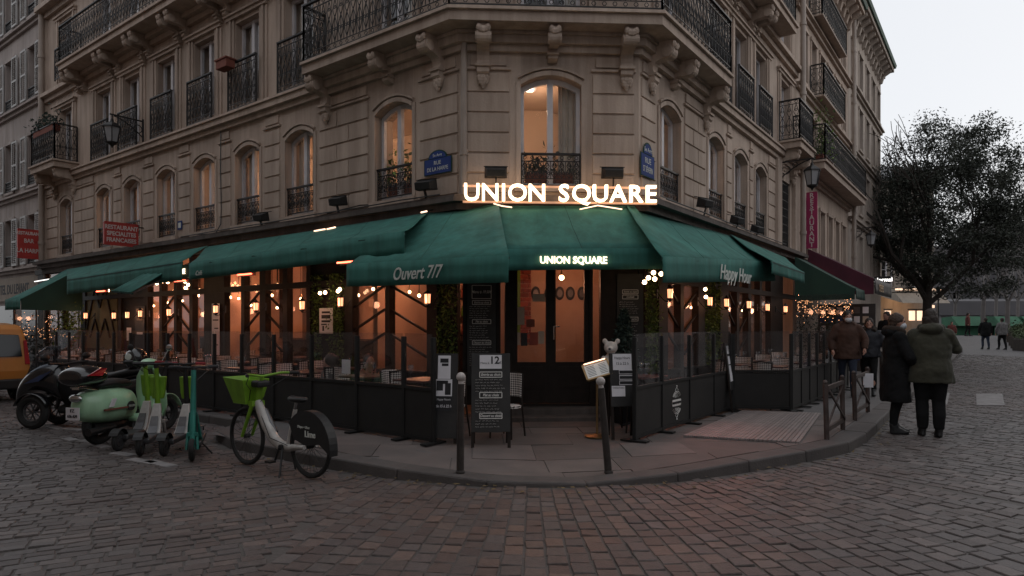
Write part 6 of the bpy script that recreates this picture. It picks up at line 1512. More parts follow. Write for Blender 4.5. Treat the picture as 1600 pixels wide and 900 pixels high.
m = MB(); m.tube([(wb - .26, 0, .9), (wb - .28, 0, .98)], .02, 8); m.tube([(wb - .45, -.29, 1.0), (wb - .33, -.2, 1.0), (wb - .28, 0, .97), (wb - .33, .2, 1.0), (wb - .45, .29, 1.0)], .013, 8); m.build('handlebar', MT['lime'], g, False, smooth=True)
for s in (-1, 1): m = MB(); m.tube([(wb - .40, s * .255, 1.0), (wb - .49, s * .31, 1.0)], .018, 8); m.build('grip', BK, g, False, smooth=True)
m = MB(); rr_ = [[(wb - .13, -.10, .68), (wb + .10, -.10, .68), (wb + .10, .10, .68), (wb - .13, .10, .68)], [(wb - .17, -.16, .93), (wb + .2, -.16, .95), (wb + .2, .16, .95), (wb - .17, .16, .93)]]
m.loft([[Vector(p) for p in r] for r in rr_], False); m.add([rr_[0][i] for i in range(4)], [(0, 1, 2, 3)]); o = m.build('basket', Lm, g, False); md = o.modifiers.new('s', 'SOLIDIFY'); md.thickness = .008
m = MB(); m.box((wb - .25, 0, .89), (.13, .16, .07)); m.build('display', BK, g, False, bevel=.02)
m = MB(); m.tube([(.36, 0, .28), (.24, 0, .66)], .022, 10); m.build('seat_post', W, g, False, smooth=True); m = MB(); m.tube([(.27, 0, .58), (.225, 0, .74)], .016, 10); m.build('seat_tube', MT['chrome'], g, False, smooth=True)
m = MB(); m.ell([(.20, 0, .735, .10, .05), (.20, 0, .76, .135, .085), (.195, 0, .785, .12, .075), (.19, 0, .79, .05, .03)], 14); m.tube([(.28, 0, .765), (.36, 0, .765)], [.04, .018], 8); m.build('saddle', BK, g, False, remesh=.012, sm=3)
m = MB()
for s in (-1, 1):
    pts = [(x, s * .045, z) for x, z in [((Rw + .035) * math.cos(a_), Rw + (Rw + .035) * math.sin(a_)) for a_ in [R(38 + 150 * i / 14) for i in range(15)]]] + [(-.2, s * .045, Rw + .04), (.02, s * .045, Rw + .01), (.2, s * .045, Rw + .06)]
    m.add(pts, [tuple(range(len(pts)))])
arc = [((Rw + .035) * math.cos(a_), Rw + (Rw + .035) * math.sin(a_)) for a_ in [R(36 + 154 * i / 16) for i in range(17)]]
m.loft([[Vector((x, -.048, z)) for x, z in arc], [Vector((x, .048, z)) for x, z in arc]], False, False); o = m.build('rear_cover', BK, g, False); md = o.modifiers.new('s', 'SOLIDIFY'); md.thickness = .004
Mt = Matrix(((-1, 0, 0, .06), (0, 0, -1, 0), (0, 1, 0, .44), (0, 0, 0, 1)))
side = 1 if (Matrix.Rotation(head(a, b), 3, 'Z') @ Vector((0, 1, 0))).y < 0 else -1
Mt = Matrix(((-side, 0, 0, -.06), (0, 0, side, side * .05), (0, 1, 0, .44), (0, 0, 0, 1)))
text('Lime', .085, Mt, MT['letter_grey'], g, world=False, bold=.002); text('Dispo • Uber', .036, Mt @ Matrix.Translation((-.10, .065, 0)), MT['letter_grey'], g, world=False)
m = MB(); m.tube([(.40, -.07, .27), (.40, .07, .27)], .03, 8); m.tube([(.40, .075, .27), (.46, .08, .14)], .012, 6); m.tube([(.40, -.075, .27), (.34, -.08, .40)], .012, 6); m.box((.47, .13, .13), (.09, .07, .02)); m.box((.33, -.13, .41), (.09, .07, .02)); m.build('crank', BK, g, False)
m = MB(); m.tube([(.38, side * .05, .26), (.26, side * .17, .0)], .011, 6); m.tube([(.38, -side * .05, .26), (.40, -side * .12, .02)], .011, 6); m.build('kickstand', BK, g, False)
m = MB(); m.tube([(wb - .44, side * .26, .99), (wb - .30, side * .2, .90), (wb - .16, side * .06, .82), (wb - .12, side * .07, .6), (wb - .02, side * .06, .38)], .004, 4); m.tube([(wb - .44, -side * .26, .99), (wb - .28, -side * .12, .86), (wb - .24, side * .03, .66), (wb - .5, side * .06, .35), (.3, side * .05, .30)], .004, 4); m.build('cables', BK, g, False, kind='stuff')
# --- kick scooters
def kick(a, b, label, stem, deckm, bag=None, k=.94):
    g = thing('kick_scooter', label, 'electric scooter', (a.x, a.y, .004), head(a, b), 'rental kick scooters at the kerb', k)
    wheel(g, 0, 0, .135, .03, rim='grey_metal', disc=True); wheel(g, .92, 0, .135, .03, rim='grey_metal', disc=True)
    m = MB(); m.hexa([(.06, -.09, .13), (.70, -.085, .13), (.70, .085, .13), (.06, .09, .13), (.06, -.09, .20), (.70, -.085, .20), (.70, .085, .20), (.06, .09, .20)]); m.build('deck', MT['grey_metal'], g, False, bevel=.02)
    m = MB(); m.loft([[Vector((x - dx, y, z)) for dx, y in ((-.03, -w_), (-.03, w_), (.03, w_), (.03, -w_))] for x, z, w_ in ((.52, .17, .088), (.60, .24, .082), (.69, .40, .066), (.755, .56, .045))]); m.build('neck', MT[deckm], g, False, bevel=.012)
    m = MB(); m.loft([[Vector((x - .036, y, z)) for y in (-w_, w_)] for x, z, w_ in ((.53, .20, .055), (.60, .28, .052), (.67, .40, .042))], False, False); o = m.build('neck_inlay', MT['grey_metal'], g, False); md = o.modifiers.new('s', 'SOLIDIFY'); md.thickness = .008
    m = MB(); m.tube([(.90, 0, .13), (.86, 0, .34), (.77, 0, .58)], [.035, .035, .03], 8)
    for s in (-1, 1): m.tube([(.86, s * .05, .32), (.92, s * .06, .135)], .016, 6)
    m.box((.865, 0, .31), (.06, .12, .04)); m.build('fork', MT[deckm], g, False, smooth=True)
    m = MB(); m.tube([(.775, 0, .52), (.70, 0, 1.06)], [.034, .028], 10); m.build('stem', MT[stem], g, False, smooth=True)
    m = MB(); m.tube([(.695, 0, 1.04), (.688, 0, 1.10)], .03, 8); m.tube([(.66, -.25, 1.10), (.69, 0, 1.09), (.66, .25, 1.10)], .014, 8); m.tube([(.70, .15, 1.09), (.76, .19, 1.07)], .008, 5); m.build('handlebar', BK, g, False, smooth=True)
    for s in (-1, 1): m = MB(); m.tube([(.668, s * .15, 1.10), (.658, s * .27, 1.10)], .02, 8); m.build('grip', MT['red_grip' if deckm == 'vehicle_white' and s < 0 else 'black'], g, False, smooth=True)
    if bag: m = MB(); m.loft([[Vector((.80 + dx * w_ * .4, dy * w_, z)) for dx, dy in ((-1, -1), (1, -1), (1, 1), (-1, 1))] for z, w_ in ((.62, .07), (.70, .085), (.92, .10))]); m.build('phone_bag', MT[bag], g, False, bevel=.015)
    m = MB(); m.loft([[Vector((.0 + .155 * math.cos(a_), y, .135 + .155 * math.sin(a_))) for y in (-.055, .055)] for a_ in [R(20 + 130 * i / 8) for i in range(9)]], False, False); o = m.build('rear_fender', BK, g, False); md = o.modifiers.new('s', 'SOLIDIFY'); md.thickness = .006
    m = MB(); m.tube([(.67, .2, 1.09), (.74, .12, 1.02), (.79, .05, .95), (.79, .04, .7), (.84, .05, .4), (.91, .06, .18)], .005, 4); m.build('cable', BK, g, False)
    m = MB(); m.tube([(.5, .08, .14), (.46, .19, .0)], .01, 5); m.build('kickstand', BK, g, False)
def G(px, py): return gpix(px, py)
kick(Vector((-4.72, 7.98, 0)), Vector((-4.78, 9, 0)), 'white and lime kick scooter standing against the mint moped', 'lime', 'vehicle_white', 'lime')
kick(Vector((-4.30, 7.70, 0)), Vector((-4.52, 8.6, 0)), 'white and lime kick scooter in the middle of the row of three', 'lime', 'vehicle_white', 'lime')
kick(Vector((-4.0, 7.66, 0)), Vector((-4.12, 8.6, 0)), 'white and lime kick scooter next to the teal one', 'black', 'vehicle_white', 'lime')
kick(Vector((-3.86, 8.2, 0)), Vector((-3.52, 7.3, 0)), 'teal and black kick scooter facing the street beside the rental bicycle', 'teal', 'teal')
# --- mint moped
a, b = Vector((-5.22, 8.42, 0)), Vector((-4.98, 9.6, 0))
g = thing('moped', 'mint green moped with black top case parked behind the kick scooters', 'moped', (a.x, a.y, .004), head(a, b))
wheel(g, 0, 0, .25, .055, spokes=7, rim='black'); wheel(g, 1.16, 0, .25, .05, spokes=7, rim='black')
m = MB()
def sec(x, zb_, zt_, hw, n=14): return [Vector((x, hw * math.cos(t_) * (abs(math.cos(t_)) ** -.25 if abs(math.cos(t_)) > .1 else 1), (zb_ + zt_) / 2 + (zt_ - zb_) / 2 * math.sin(t_))) for t_ in [2 * PI * i / n for i in range(n)]]
m.loft([sec(-.34, .40, .60, .07), sec(-.30, .33, .68, .15), (sec(-.15, .28, .72, .21)), sec(.05, .26, .73, .235), sec(.28, .26, .72, .22), sec(.45, .27, .68, .17), sec(.52, .28, .6, .12)])
m.build('rear_body', MT['mint'], g, False, sub=1)
m = MB(); m.hexa([(.42, -.17, .24), (.95, -.17, .24), (.95, .17, .24), (.42, .17, .24), (.42, -.17, .29), (.95, -.18, .29), (.95, .18, .29), (.42, .17, .29)]); m.build('floorboard', MT['mint'], g, False, bevel=.015)
m = MB(); m.loft([[Vector((x + .07 * (1 - (y / w_) ** 2), y, z)) for y in [w_ * (-1 + 2 * i / 8) for i in range(9)]] for x, z, w_ in ((.93, .25, .19), (.93, .40, .235), (.90, .60, .24), (.86, .80, .20), (.83, .93, .10))], False, False); o = m.build('leg_shield', MT['mint'], g, False, smooth=True); md = o.modifiers.new('s', 'SOLIDIFY'); md.thickness = .025
m = MB(); m.ball((.86, 0, .98), (.12, .12, .075), 12, 8); m.tube([(.84, -.33, 1.0), (.86, 0, .98), (.84, .33, 1.0)], .02, 8); m.build('headset', MT['mint'], g, False, remesh=.015, sm=2)
for s in (-1, 1):
    m = MB(); m.tube([(.84, s * .24, 1.0), (.835, s * .36, 1.0)], .023, 8); m.build('grip', BK, g, False, smooth=True)
    m = MB(); m.tube([(.86, s * .2, 1.0), (.87, s * .30, 1.17)], .008, 5); m.ball((.87, s * .31, 1.20), (.015, .055, .045), 10, 6); m.build('mirror', MT['chrome' if s < 0 else 'black'], g, False, smooth=True)
m = MB(); m.tube([(.88, 0, .92), (1.05, 0, .5), (1.16, 0, .25)], [.04, .04, .03], 8); m.build('fork', MT['grey_metal'], g, False, smooth=True)
m = MB(); m.loft([[Vector((1.16 + .29 * math.cos(a_), y, .25 + .29 * math.sin(a_))) for y in (-.07, 0, .07)] for a_ in [R(15 + 150 * i / 10) for i in range(11)]], False, False); o = m.build('front_mudguard', MT['mint'], g, False, smooth=True); md = o.modifiers.new('s', 'SOLIDIFY'); md.thickness = .012
m = MB(); m.loft([sec(-.14, .71, .79, .10, 10), sec(-.05, .70, .83, .14, 10), sec(.2, .71, .84, .15, 10), sec(.42, .70, .81, .12, 10), sec(.5, .7, .77, .06, 10)]); m.build('seat', BK, g, False, sub=1)
m = MB(); m.loft([sec(-.46, .80, .92, .15, 12), sec(-.44, .77, .99, .2, 12), sec(-.25, .76, 1.04, .22, 12), sec(-.05, .77, 1.0, .2, 12), sec(-.02, .8, .94, .15, 12)]); m.build('top_case', MT['black_gloss'], g, False, sub=1)
for s in (-1, 1): m = MB(); m.prism([(-.40, s * .2, .90), (-.20, s * .222, .89), (-.12, s * .215, .98), (-.22, s * .216, .985)], (0, s * .012, 0)); m.build('red_reflector', MT['red_lens'], g, False)
m = MB(); m.box((-.22, 0, .74), (.28, .1, .03)); m.tube([(-.1, .08, .70), (-.34, .08, .75), (-.34, -.08, .75), (-.1, -.08, .70)], .012, 6); m.build('luggage_rack', MT['chrome'], g, False)
m = MB(); m.ball((-.36, 0, .62), (.035, .09, .05), 12, 6); m.build('tail_lamp', MT['chrome'], g, False, smooth=True)
Mp = Matrix.Translation((-.40, 0, .44)) @ Matrix(((0, 0, -1, 0), (-1, 0, 0, 0), (0, 1, 0, 0), (0, 0, 0, 1)))
m = MB(Mp); m.box((0, 0, 0), (.19, .15, .008)); pl = m.build('number_plate', MT['paper'], g, False)
text('FZ', .055, Mp @ Matrix.Translation((0, .035, .006)), MT['ink'], g, world=False, name='plate_text') ; text('626-KM', .05, Mp @ Matrix.Translation((0, -.03, .006)), MT['ink'], g, world=False, name='plate_text', sx=.85)
Ms = Matrix(((1, 0, 0, .26), (0, 0, -1, -.232), (0, 1, 0, .47), (0, 0, 0, 1)))
m = MB(Ms); m.lathe([(.0, 0), (.062, 0), (.062, .012), (0, .014)], (0, 0, 0), 20); m.build('round_decal', MT['ink'], g, False); text('YEGO', .04, Ms @ Matrix.Translation((0, 0, .016)), MT['letter_grey'], g, world=False)
m = MB(Ms); m.hexa([(-.42, -.02, -.02), (-.06, -.02, 0), (-.06, .0, 0), (-.42, .0, -.02), (-.42, -.02, .005), (-.06, -.02, .016), (-.06, .0, .016), (-.42, .0, .005)]); m.build('orange_stripe', MT['terracotta'], g, False)
m = MB(Ms); m.prism([(-.36, .02, 0), (-.29, .02, 0), (-.24, .12, 0), (-.31, .12, 0)], (0, 0, .012)); m.build('sticker', MT['paper'], g, False)
m = MB(); m.loft([sec(-.12, .14, .3, .06, 8), sec(.3, .16, .3, .09, 8), sec(.5, .18, .26, .06, 8)]); m.tube([(-.3, -.12, .2), (.1, -.13, .22)], [.05, .035], 8); m.build('engine', BK, g, False)
m = MB(); m.tube([(.42, .12, .22), (.36, .2, 0)], .012, 5); m.tube([(.42, -.12, .22), (.36, -.2, 0)], .012, 5); m.build('stand', BK, g, False)
m = MB(); m.tube([(.85, -.28, 1.0), (.93, -.2, .94), (.97, -.1, .82), (.98, -.05, .5)], .006, 4); m.tube([(.85, .28, 1.0), (.93, .2, .94), (.97, .1, .82), (1.08, .06, .4)], .006, 4); m.build('cables', BK, g, False, kind='stuff')
# --- three-wheeled scooter
a, b = Vector((-5.52, 9.78, 0)), Vector((-6.95, 9.92, 0))
g = thing('three_wheeled_scooter', 'black three-wheeled motor scooter with tall windscreen next to the yellow van', 'motor scooter', (a.x, a.y, .004), head(a, b))
wheel(g, 0, 0, .28, .07, spokes=9, rim='grey_metal'); 
for s in (-1, 1):
    wheel(g, 1.43, s * .24, .25, .055, spokes=10, rim='grey_metal')
    m = MB(); m.loft([[Vector((1.43 + .275 * math.cos(a_), s * .24 + y, .25 + .275 * math.sin(a_))) for y in (-.07, .0, .07)] for a_ in [R(20 + 140 * i / 9) for i in range(10)]], False, False); o = m.build('front_mudguard', MT['black_gloss'], g, False, smooth=True); md = o.modifiers.new('s', 'SOLIDIFY'); md.thickness = .012
    m = MB(); m.tube([(1.43, s * .2, .25), (1.3, s * .12, .5)], .03, 6); m.tube([(1.35, s * .2, .42), (1.2, s * .05, .52)], .02, 6); m.build('suspension', MT['grey_metal'], g, False)
m = MB(); m.loft([sec(1.88, .30, .40, .03), sec(1.82, .32, .60, .12), sec(1.70, .44, .76, .2), sec(1.52, .52, .90, .25), sec(1.32, .50, .98, .26), sec(1.15, .40, .96, .22), sec(1.05, .35, .85, .16)]); m.build('front_cowl', MT['black_gloss'], g, False, sub=1)
for s in (-1, 1): m = MB(); m.prism([(1.55, s * .265, .66), (1.30, s * .285, .78), (1.12, s * .24, .86), (1.30, s * .285, .70)], (0, s * .012, 0)); m.build('blue_flash', MT['blue_body'], g, False)
m = MB(); m.loft([[Vector((x - .10 * (y / w_) ** 2, y, z)) for y in [w_ * (-1 + 2 * i / 8) for i in range(9)]] for x, z, w_ in ((1.72, .72, .16), (1.58, .94, .22), (1.46, 1.12, .21), (1.40, 1.20, .13))], False, False); o = m.build('windscreen', MT['windshield'], g, False, smooth=True); md = o.modifiers.new('s', 'SOLIDIFY'); md.thickness = .006
m = MB(); m.tube([(1.06, -.38, .96), (1.13, -.2, .95), (1.15, 0, .93), (1.13, .2, .95), (1.06, .38, .96)], .018, 8); m.build('handlebar', BK, g, False, smooth=True)
for s in (-1, 1):
    m = MB(); m.tube([(1.12, s * .26, .95), (1.12, s * .36, 1.02)], .009, 5); m.ball((1.10, s * .40, 1.05), (.03, .085, .05), 10, 6); m.build('mirror', BK, g, False, smooth=True)
m = MB(); m.loft([sec(1.12, .40, .92, .16, 12), sec(1.0, .30, .88, .25, 12), sec(.8, .24, .78, .27, 12), sec(.62, .26, .74, .25, 12), sec(.45, .3, .66, .2, 12)]); m.build('leg_apron', MT['cloth_black'], g, False, sub=1)
m = MB(); m.loft([sec(.85, .68, .78, .12, 10), sec(.6, .68, .82, .17, 10), sec(.3, .70, .82, .17, 10), sec(.05, .78, .92, .15, 10), sec(-.25, .8, .90, .08, 10)]); m.build('seat', BK, g, False, sub=1)
m = MB(); m.loft([sec(.6, .2, .66, .14, 12), sec(.3, .26, .72, .19, 12), sec(0, .42, .78, .19, 12), sec(-.3, .58, .80, .12, 12), sec(-.42, .66, .76, .05, 12)]); m.build('rear_body', MT['black_gloss'], g, False, sub=1)
m = MB(); m.loft([sec(1.15, .2, .34, .12, 8), sec(.6, .14, .3, .15, 8), sec(.0, .18, .36, .1, 8)]); m.build('engine', BK, g, False)
m = MB(); m.tube([(.4, -.2, .24), (-.3, -.22, .34)], [.04, .055], 8); m.build('exhaust', MT['grey_metal'], g, False)
# helmet resting on its seat
Mw = wm(g); hp = Mw @ Vector((.0, .0, .905))
h = thing('helmet', 'black open helmet with round white sticker lying on the scooter seat', 'helmet', tuple(hp))
m = MB(); m.ell([(0, 0, 0, .12, .13), (0, 0, .06, .145, .155), (0, 0, .14, .15, .16), (0, 0, .21, .125, .135), (0, 0, .26, .07, .08), (0, 0, .275, .01, .01)], 18); m.M = Matrix.Translation(hp); m.v = [tuple(Vector(v) + hp) for v in m.v]; m.build('shell', MT['black_gloss'], h, smooth=True)
m = MB(Matrix.Translation(hp + Vector((-.03, -.152, .15))) @ Matrix.Rotation(R(90), 4, 'X')); m.lathe([(.0, 0), (.048, 0), (.045, .012), (0, .014)], (0, 0, 0), 16); m.build('sticker', MT['letter_grey'], h)
m = MB(); m.M = Matrix.Translation(hp); m.loft([[Vector((-.155 * math.cos(a_) , .165 * math.sin(a_), z)) for a_ in [R(-70 + 140 * i / 8) for i in range(9)]] for z in (.05, .12, .18)], False, False); o = m.build('visor', MT['dark_glass'], h); md = o.modifiers.new('s', 'SOLIDIFY'); md.thickness = .01
# --- yellow van, seen from behind
rc_ = gpix(47, 626); ang = math.atan2(L.U.y, L.U.x)
org = Vector((rc_.x, rc_.y, 0)) + Vector((L.N.x, L.N.y, 0)) * .84 + Vector((L.U.x, L.U.y, 0)) * .9
g = thing('van', 'yellow van parked at the kerb with its rear towards the crossing', 'van', (org.x, org.y, .0), ang)
m = MB(); hw = .84
prof = [(-.92, .30), (-.95, .62), (-.92, .86), (-.84, 1.30), (-.78, 1.44), (-.62, 1.53), (0, 1.57), (1.4, 1.53), (1.8, 1.46), (2.35, 1.0), (3.05, .88), (3.25, .7), (3.28, .32)]
m.loft([[Vector((x, y * (1 - .11 * max(0, (z - .9)) / .6), z)) for x, z in prof] for y in (-hw, -hw + .06, hw - .06, hw)], True)
m.build('body', MT['van_yellow'], g, False, bevel=.05)
m = MB(); m.box((-.93, 0, .36), (.16, 1.66, .2)); m.build('rear_bumper', BK, g, False, bevel=.03)
def rearpt(y, z): 
    x = -.92 + (.08 * (z - .86) / .44 if z > .86 else 0); return Vector((x - .012, y, z))
for s in (-1, 1):
    m = MB(); q = [rearpt(s * .05, .90), rearpt(s * .70, .90), rearpt(s * .66, 1.33), rearpt(s * .05, 1.36)]; m.prism(q, (-.012, 0, 0)); m.build('rear_window', MT['dark_glass'], g, False, bevel=.03)
    m = MB(); m.prism([rearpt(s * .74, .74), rearpt(s * .83, .74), rearpt(s * .79, 1.22), rearpt(s * .73, 1.22)], (-.02, 0, 0)); m.build('tail_lamp', MT['red_lens'], g, False, bevel=.01)
m = MB(); m.bar(rearpt(0, .45), rearpt(0, 1.4), .012, .012); m.build('door_seam', BK, g, False)
m = MB(); m.box((-.96, -.18, .78), (.03, .16, .03)); m.build('door_handle', BK, g, False)
text('électrique', .07, Matrix(((0, 0, -1, -.955), (-1, 0, 0, -.45), (0, 1, 0, .78), (0, 0, 0, 1))), MT['brass'], g, world=False, shear=.2) if False else None
for x in (-.35, 2.5):
    for s in (-1, 1): wheel(g, x, s * .74, .30, .08, rim='grey_metal', disc=True)
# ================================================================ people (local axes: x forward, y left)
FT = bpy.data.textures.new('cloth_folds', 'CLOUDS'); FT.noise_scale = .13; FT.noise_depth = 2
FT2 = bpy.data.textures.new('hair_locks', 'CLOUDS'); FT2.noise_scale = .04; FT2.noise_depth = 2
def fold(o, st_, tx='cloth_folds'):
    m = o.modifiers.new('folds', 'DISPLACE'); m.texture = bpy.data.textures[tx]; m.strength = st_; m.mid_level = .45; m.texture_coords = 'LOCAL'
def person(label, loc, rz, H=1.7, wide=1.0, stride=.12, arms=None, hem=.48, coat='cloth_black', legs='cloth_black', hair='hair', hairlen=0, hood=False, mask=False, vox=.016, shoes='black', look=0.0, belly=0.0, thick=1.0, collar=None, skirt=0.0, group=None, bag=False):
    g = thing('person', label, 'person', tuple(loc), rz, group); s = H / 1.7; V = lambda x, y, z: Vector((x * s, y * s, z * s))
    hip = .88; sh = 1.40; lw = .085 * (.6 + .4 * wide)
    feet = [(stride, 1), (-stride, -1)]
    B = MB()
    knees = []
    for fx, sd in feet:
        hpt, kn, an = V(0, sd * lw, hip), V(fx * .62 + .03, sd * (lw + .005), .48), V(fx - .02, sd * (lw + .005), .08)
        knees.append((hpt, kn, an)); B.tube([hpt, (hpt + kn) / 2, kn, (kn + an * 1.2) / 2.2, an], [.078 * s * thick, .07 * s * thick, .05 * s * thick, .05 * s * thick, .034 * s * thick], 10)
        B.tube([an, an + V(.05, 0, -.04), an + V(.13, 0, -.055)], [.032 * s, .03 * s, .022 * s], 8)
    B.ell([(0, 0, .82 * s, .08 * s, .10 * s), (0, 0, .92 * s, .115 * s, .165 * s * wide), (0, 0, 1.08 * s, .10 * s, .14 * s * wide), (0, 0, 1.28 * s, .115 * s, .17 * s * wide), (0, 0, 1.40 * s, .085 * s, .17 * s), (0, 0, 1.45 * s, .05 * s, .06 * s)], 14)
    B.tube([V(0, 0, 1.42), V(.015, 0, 1.52)], .052 * s, 10)
    hc = V(.03, 0, 1.60); Rl = Matrix.Rotation(look, 3, 'Z'); hr = lambda x, y, z: hc + Rl @ V(x, y, z)
    B.ball(hc, (.095 * s, .075 * s, .115 * s), 14, 10, Rl); B.ball(hr(.085, 0, -.015), (.022 * s, .014 * s, .026 * s), 8, 6, Rl); B.ball(hr(.06, 0, -.075), (.045 * s, .045 * s, .04 * s), 8, 6, Rl)
    for sd in (-1, 1): B.ball(hr(-.005, sd * .077, -.01), (.018 * s, .012 * s, .03 * s), 6, 5, Rl)
    arms = arms or [((.06, .27, 1.12), (.12, .26, .86)), ((.02, -.27, 1.12), (.0, -.27, .86))]
    chains = []
    for (el, wr), sd in zip(arms, (1, -1)):
        S_, E_, W_ = V(0, sd * .185 * (.7 + .3 * wide), sh - .02), V(*el), V(*wr); chains.append((S_, E_, W_))
        B.tube([S_, E_, W_], [.05 * s, .04 * s, .028 * s], 8)
        d = (W_ - E_).normalized(); pal = W_ + d * .05 * s; B.tube([W_, pal, pal + d * .04 * s], [.03 * s, .038 * s, .034 * s], 8)
        ax = d.orthogonal().normalized(); ax = (Vector((1, 0, 0)) - d * d.x).normalized() if abs(d.x) < .9 else (Vector((0, 1, 0)) - d * d.y).normalized(); nb = d.cross(ax)
        for k, ln in enumerate((.065, .078, .072, .055)):
            r0 = pal + d * .03 * s + ax * (.027 - .018 * k) * s; B.tube([r0, r0 + (d * .6 + nb * .1) * ln * s, r0 + (d * .85 + nb * .45) * ln * s], [.0105 * s, .0095 * s, .008 * s], 6)
        r0 = W_ + d * .03 * s + ax * .03 * s; B.tube([r0, r0 + (d * .5 + ax * .7) * .04 * s, r0 + (d * .9 + ax * .75) * .055 * s], [.012 * s, .011 * s, .009 * s], 6)
    B.build('body', MT['skin'], g, False, remesh=min(vox, .012) if vox < .02 else vox, sm=2)
    # trousers and shoes
    T = MB()
    for hpt, kn, an in knees: T.tube([hpt + V(0, 0, .03), (hpt + kn) / 2, kn, (kn + an) / 2 + V(-.02, 0, 0), an + V(0, 0, .02)], [.098 * s * thick, .09 * s * thick, .066 * s * thick, .064 * s * thick, .05 * s * thick], 12)
    T.ell([(0, 0, .80 * s, .09 * s * thick, .12 * s * wide), (0, 0, .92 * s, .13 * s, .18 * s * wide), (0, 0, 1.02 * s, .115 * s, .16 * s * wide)], 14)
    fold(T.build('trousers', MT[legs], g, False, remesh=vox, sm=3), .016)
    for hpt, kn, an in knees:
        m = MB(); z0 = an.z - .08 * s
        m.loft([[Vector((an.x + x * s, an.y + y * s, z0 + z * s)) for x, y in [(.075 + .135 * c_ * math.cos(t_), .052 * c_ * math.sin(t_)) for t_ in [2 * PI * i / 12 for i in range(12)]]] for z, c_ in ((.0, .95), (.03, 1.0), (.05, .9))])
        m.loft([[Vector((an.x + x * s, an.y + y * s, z0 + z * s)) for x, y in [(ox + rx * math.cos(t_), .05 * math.sin(t_)) for t_ in [2 * PI * i / 12 for i in range(12)]]] for z, ox, rx in ((.04, .065, .115), (.075, .04, .09), (.10, .01, .065), (.15, 0, .056))]); m.build('shoe', MT[shoes], g, False, remesh=.014, sm=2)
    # coat
    K = MB(); hz = hem * 1.7; n = 20; rings = []
    prof = [(hz, .165 + skirt, .235 * wide + skirt), (hz + .10, .165 + skirt * .9, .235 * wide + skirt * .9), (.92, .165 + belly + skirt * .3, .232 * wide), (1.06, .158 + belly, .215 * wide), (1.22, .16 + belly * .5, .222 * wide), (1.34, .145, .225 * (.5 + .5 * wide)), (1.42, .105, .17), (1.47, .075, .085), (1.50, .075, .08)]
    rz_ = random.Random(int(H * 100 + loc[0] * 10))
    for z, rx, ry in prof:
        if z < hz: continue
        ph = rz_.uniform(0, 6); rings.append([Vector((rx * s * (1 + .035 * math.sin(3 * t_ + ph)) * math.cos(t_), ry * s * (1 + .03 * math.sin(4 * t_ + ph)) * math.sin(t_), z * s)) for t_ in [2 * PI * i / n for i in range(n)]])
    K.loft(rings)
    for S_, E_, W_ in chains:
        d = (W_ - E_).normalized(); m1 = (S_ + E_) / 2; m2 = (E_ + W_) / 2
        K.tube([S_ + Vector((0, 0, .0)), m1, E_, m2, W_ - d * .01], [.088 * s * (.6 + .4 * wide), .08 * s * (.5 + .5 * wide), .07 * s * (.5 + .5 * wide), .064 * s * (.6 + .4 * wide), .054 * s], 12); K.ball(S_, .09 * s * (.6 + .4 * wide)); K.ball(E_, .07 * s * (.5 + .5 * wide))
    if hood: K.ball(V(-.085, 0, 1.46), (.10 * s, .15 * s, .075 * s), 12, 8); K.tube([V(.07, .09, 1.45), V(-.02, .125, 1.48), V(-.11, 0, 1.50), V(-.02, -.125, 1.48), V(.07, -.09, 1.45)], .045 * s, 8)
    ob = K.build('coat', MT[coat], g, False, remesh=vox * .85, sm=3)
    fold(ob, .030)
    if vox < .02:                 # seams, pocket flaps and hem band
        for sd in (-1, 1):
            m = MB(); m.box(V(.09, sd * .205 * wide, .90), (.14 * s, .012, .05 * s), Matrix.Rotation(-sd * .5, 3, 'Z')); m.build('pocket_flap', MT[coat], g, False, bevel=.008)
    if collar:
        m = MB(); rr = random.Random(4); m.tube([V(.085, .08, 1.44), V(.0, .115, 1.49), V(-.11, .06, 1.50), V(-.11, -.06, 1.50), V(.0, -.115, 1.49), V(.085, -.08, 1.44)], .058 * s, 8)
        m.build('fur_collar', MT[collar], g, False, remesh=.014, sm=1)
    # hair
    Hm = MB(); Hm.ball(hr(-.022, 0, .028), (.105 * s, .09 * s, .112 * s), 14, 10, Rl)
    if hairlen: Hm.ell([(0, 0, 0, .085 * s, .095 * s), (0, 0, -.10 * s, .085 * s, .10 * s), (0, 0, -hairlen * s, .05 * s, .08 * s)], 12, Matrix.Translation(hr(-.055, 0, .02)) @ Rl.to_4x4())
    else: Hm.ball(hr(-.06, 0, -.03), (.06 * s, .08 * s, .07 * s), 10, 6, Rl)
    fold(Hm.build('hair', MT[hair], g, False, remesh=.012 if vox < .02 else vox, sm=2), .022, 'hair_locks')
    if mask: m = MB(); m.ball(hr(.055, 0, -.055), (.062 * s, .072 * s, .055 * s), 12, 8, Rl); m.build('face_mask', MT['mask'], g, False, smooth=True)
    if vox < .03:
        m = MB()
        for sd in (-1, 1): m.ball(hr(.082, sd * .032, .012), (.012 * s, .015 * s, .009 * s), 8, 5, Rl)
        m.build('eyes', MT['ink'], g, False, smooth=True)
    if bag: m = MB(); m.tube([V(.16, .05, 1.15), V(.0, .19, 1.44), V(-.15, .0, 1.2), V(-.12, -.24, .9)], .012, 5); m.ell([(-.06, -.3 * wide, .72 * s, .13, .05), (-.06, -.3 * wide, .9 * s, .12, .05)], 10); m.build('bag', MT['black'], g, False)
    return g
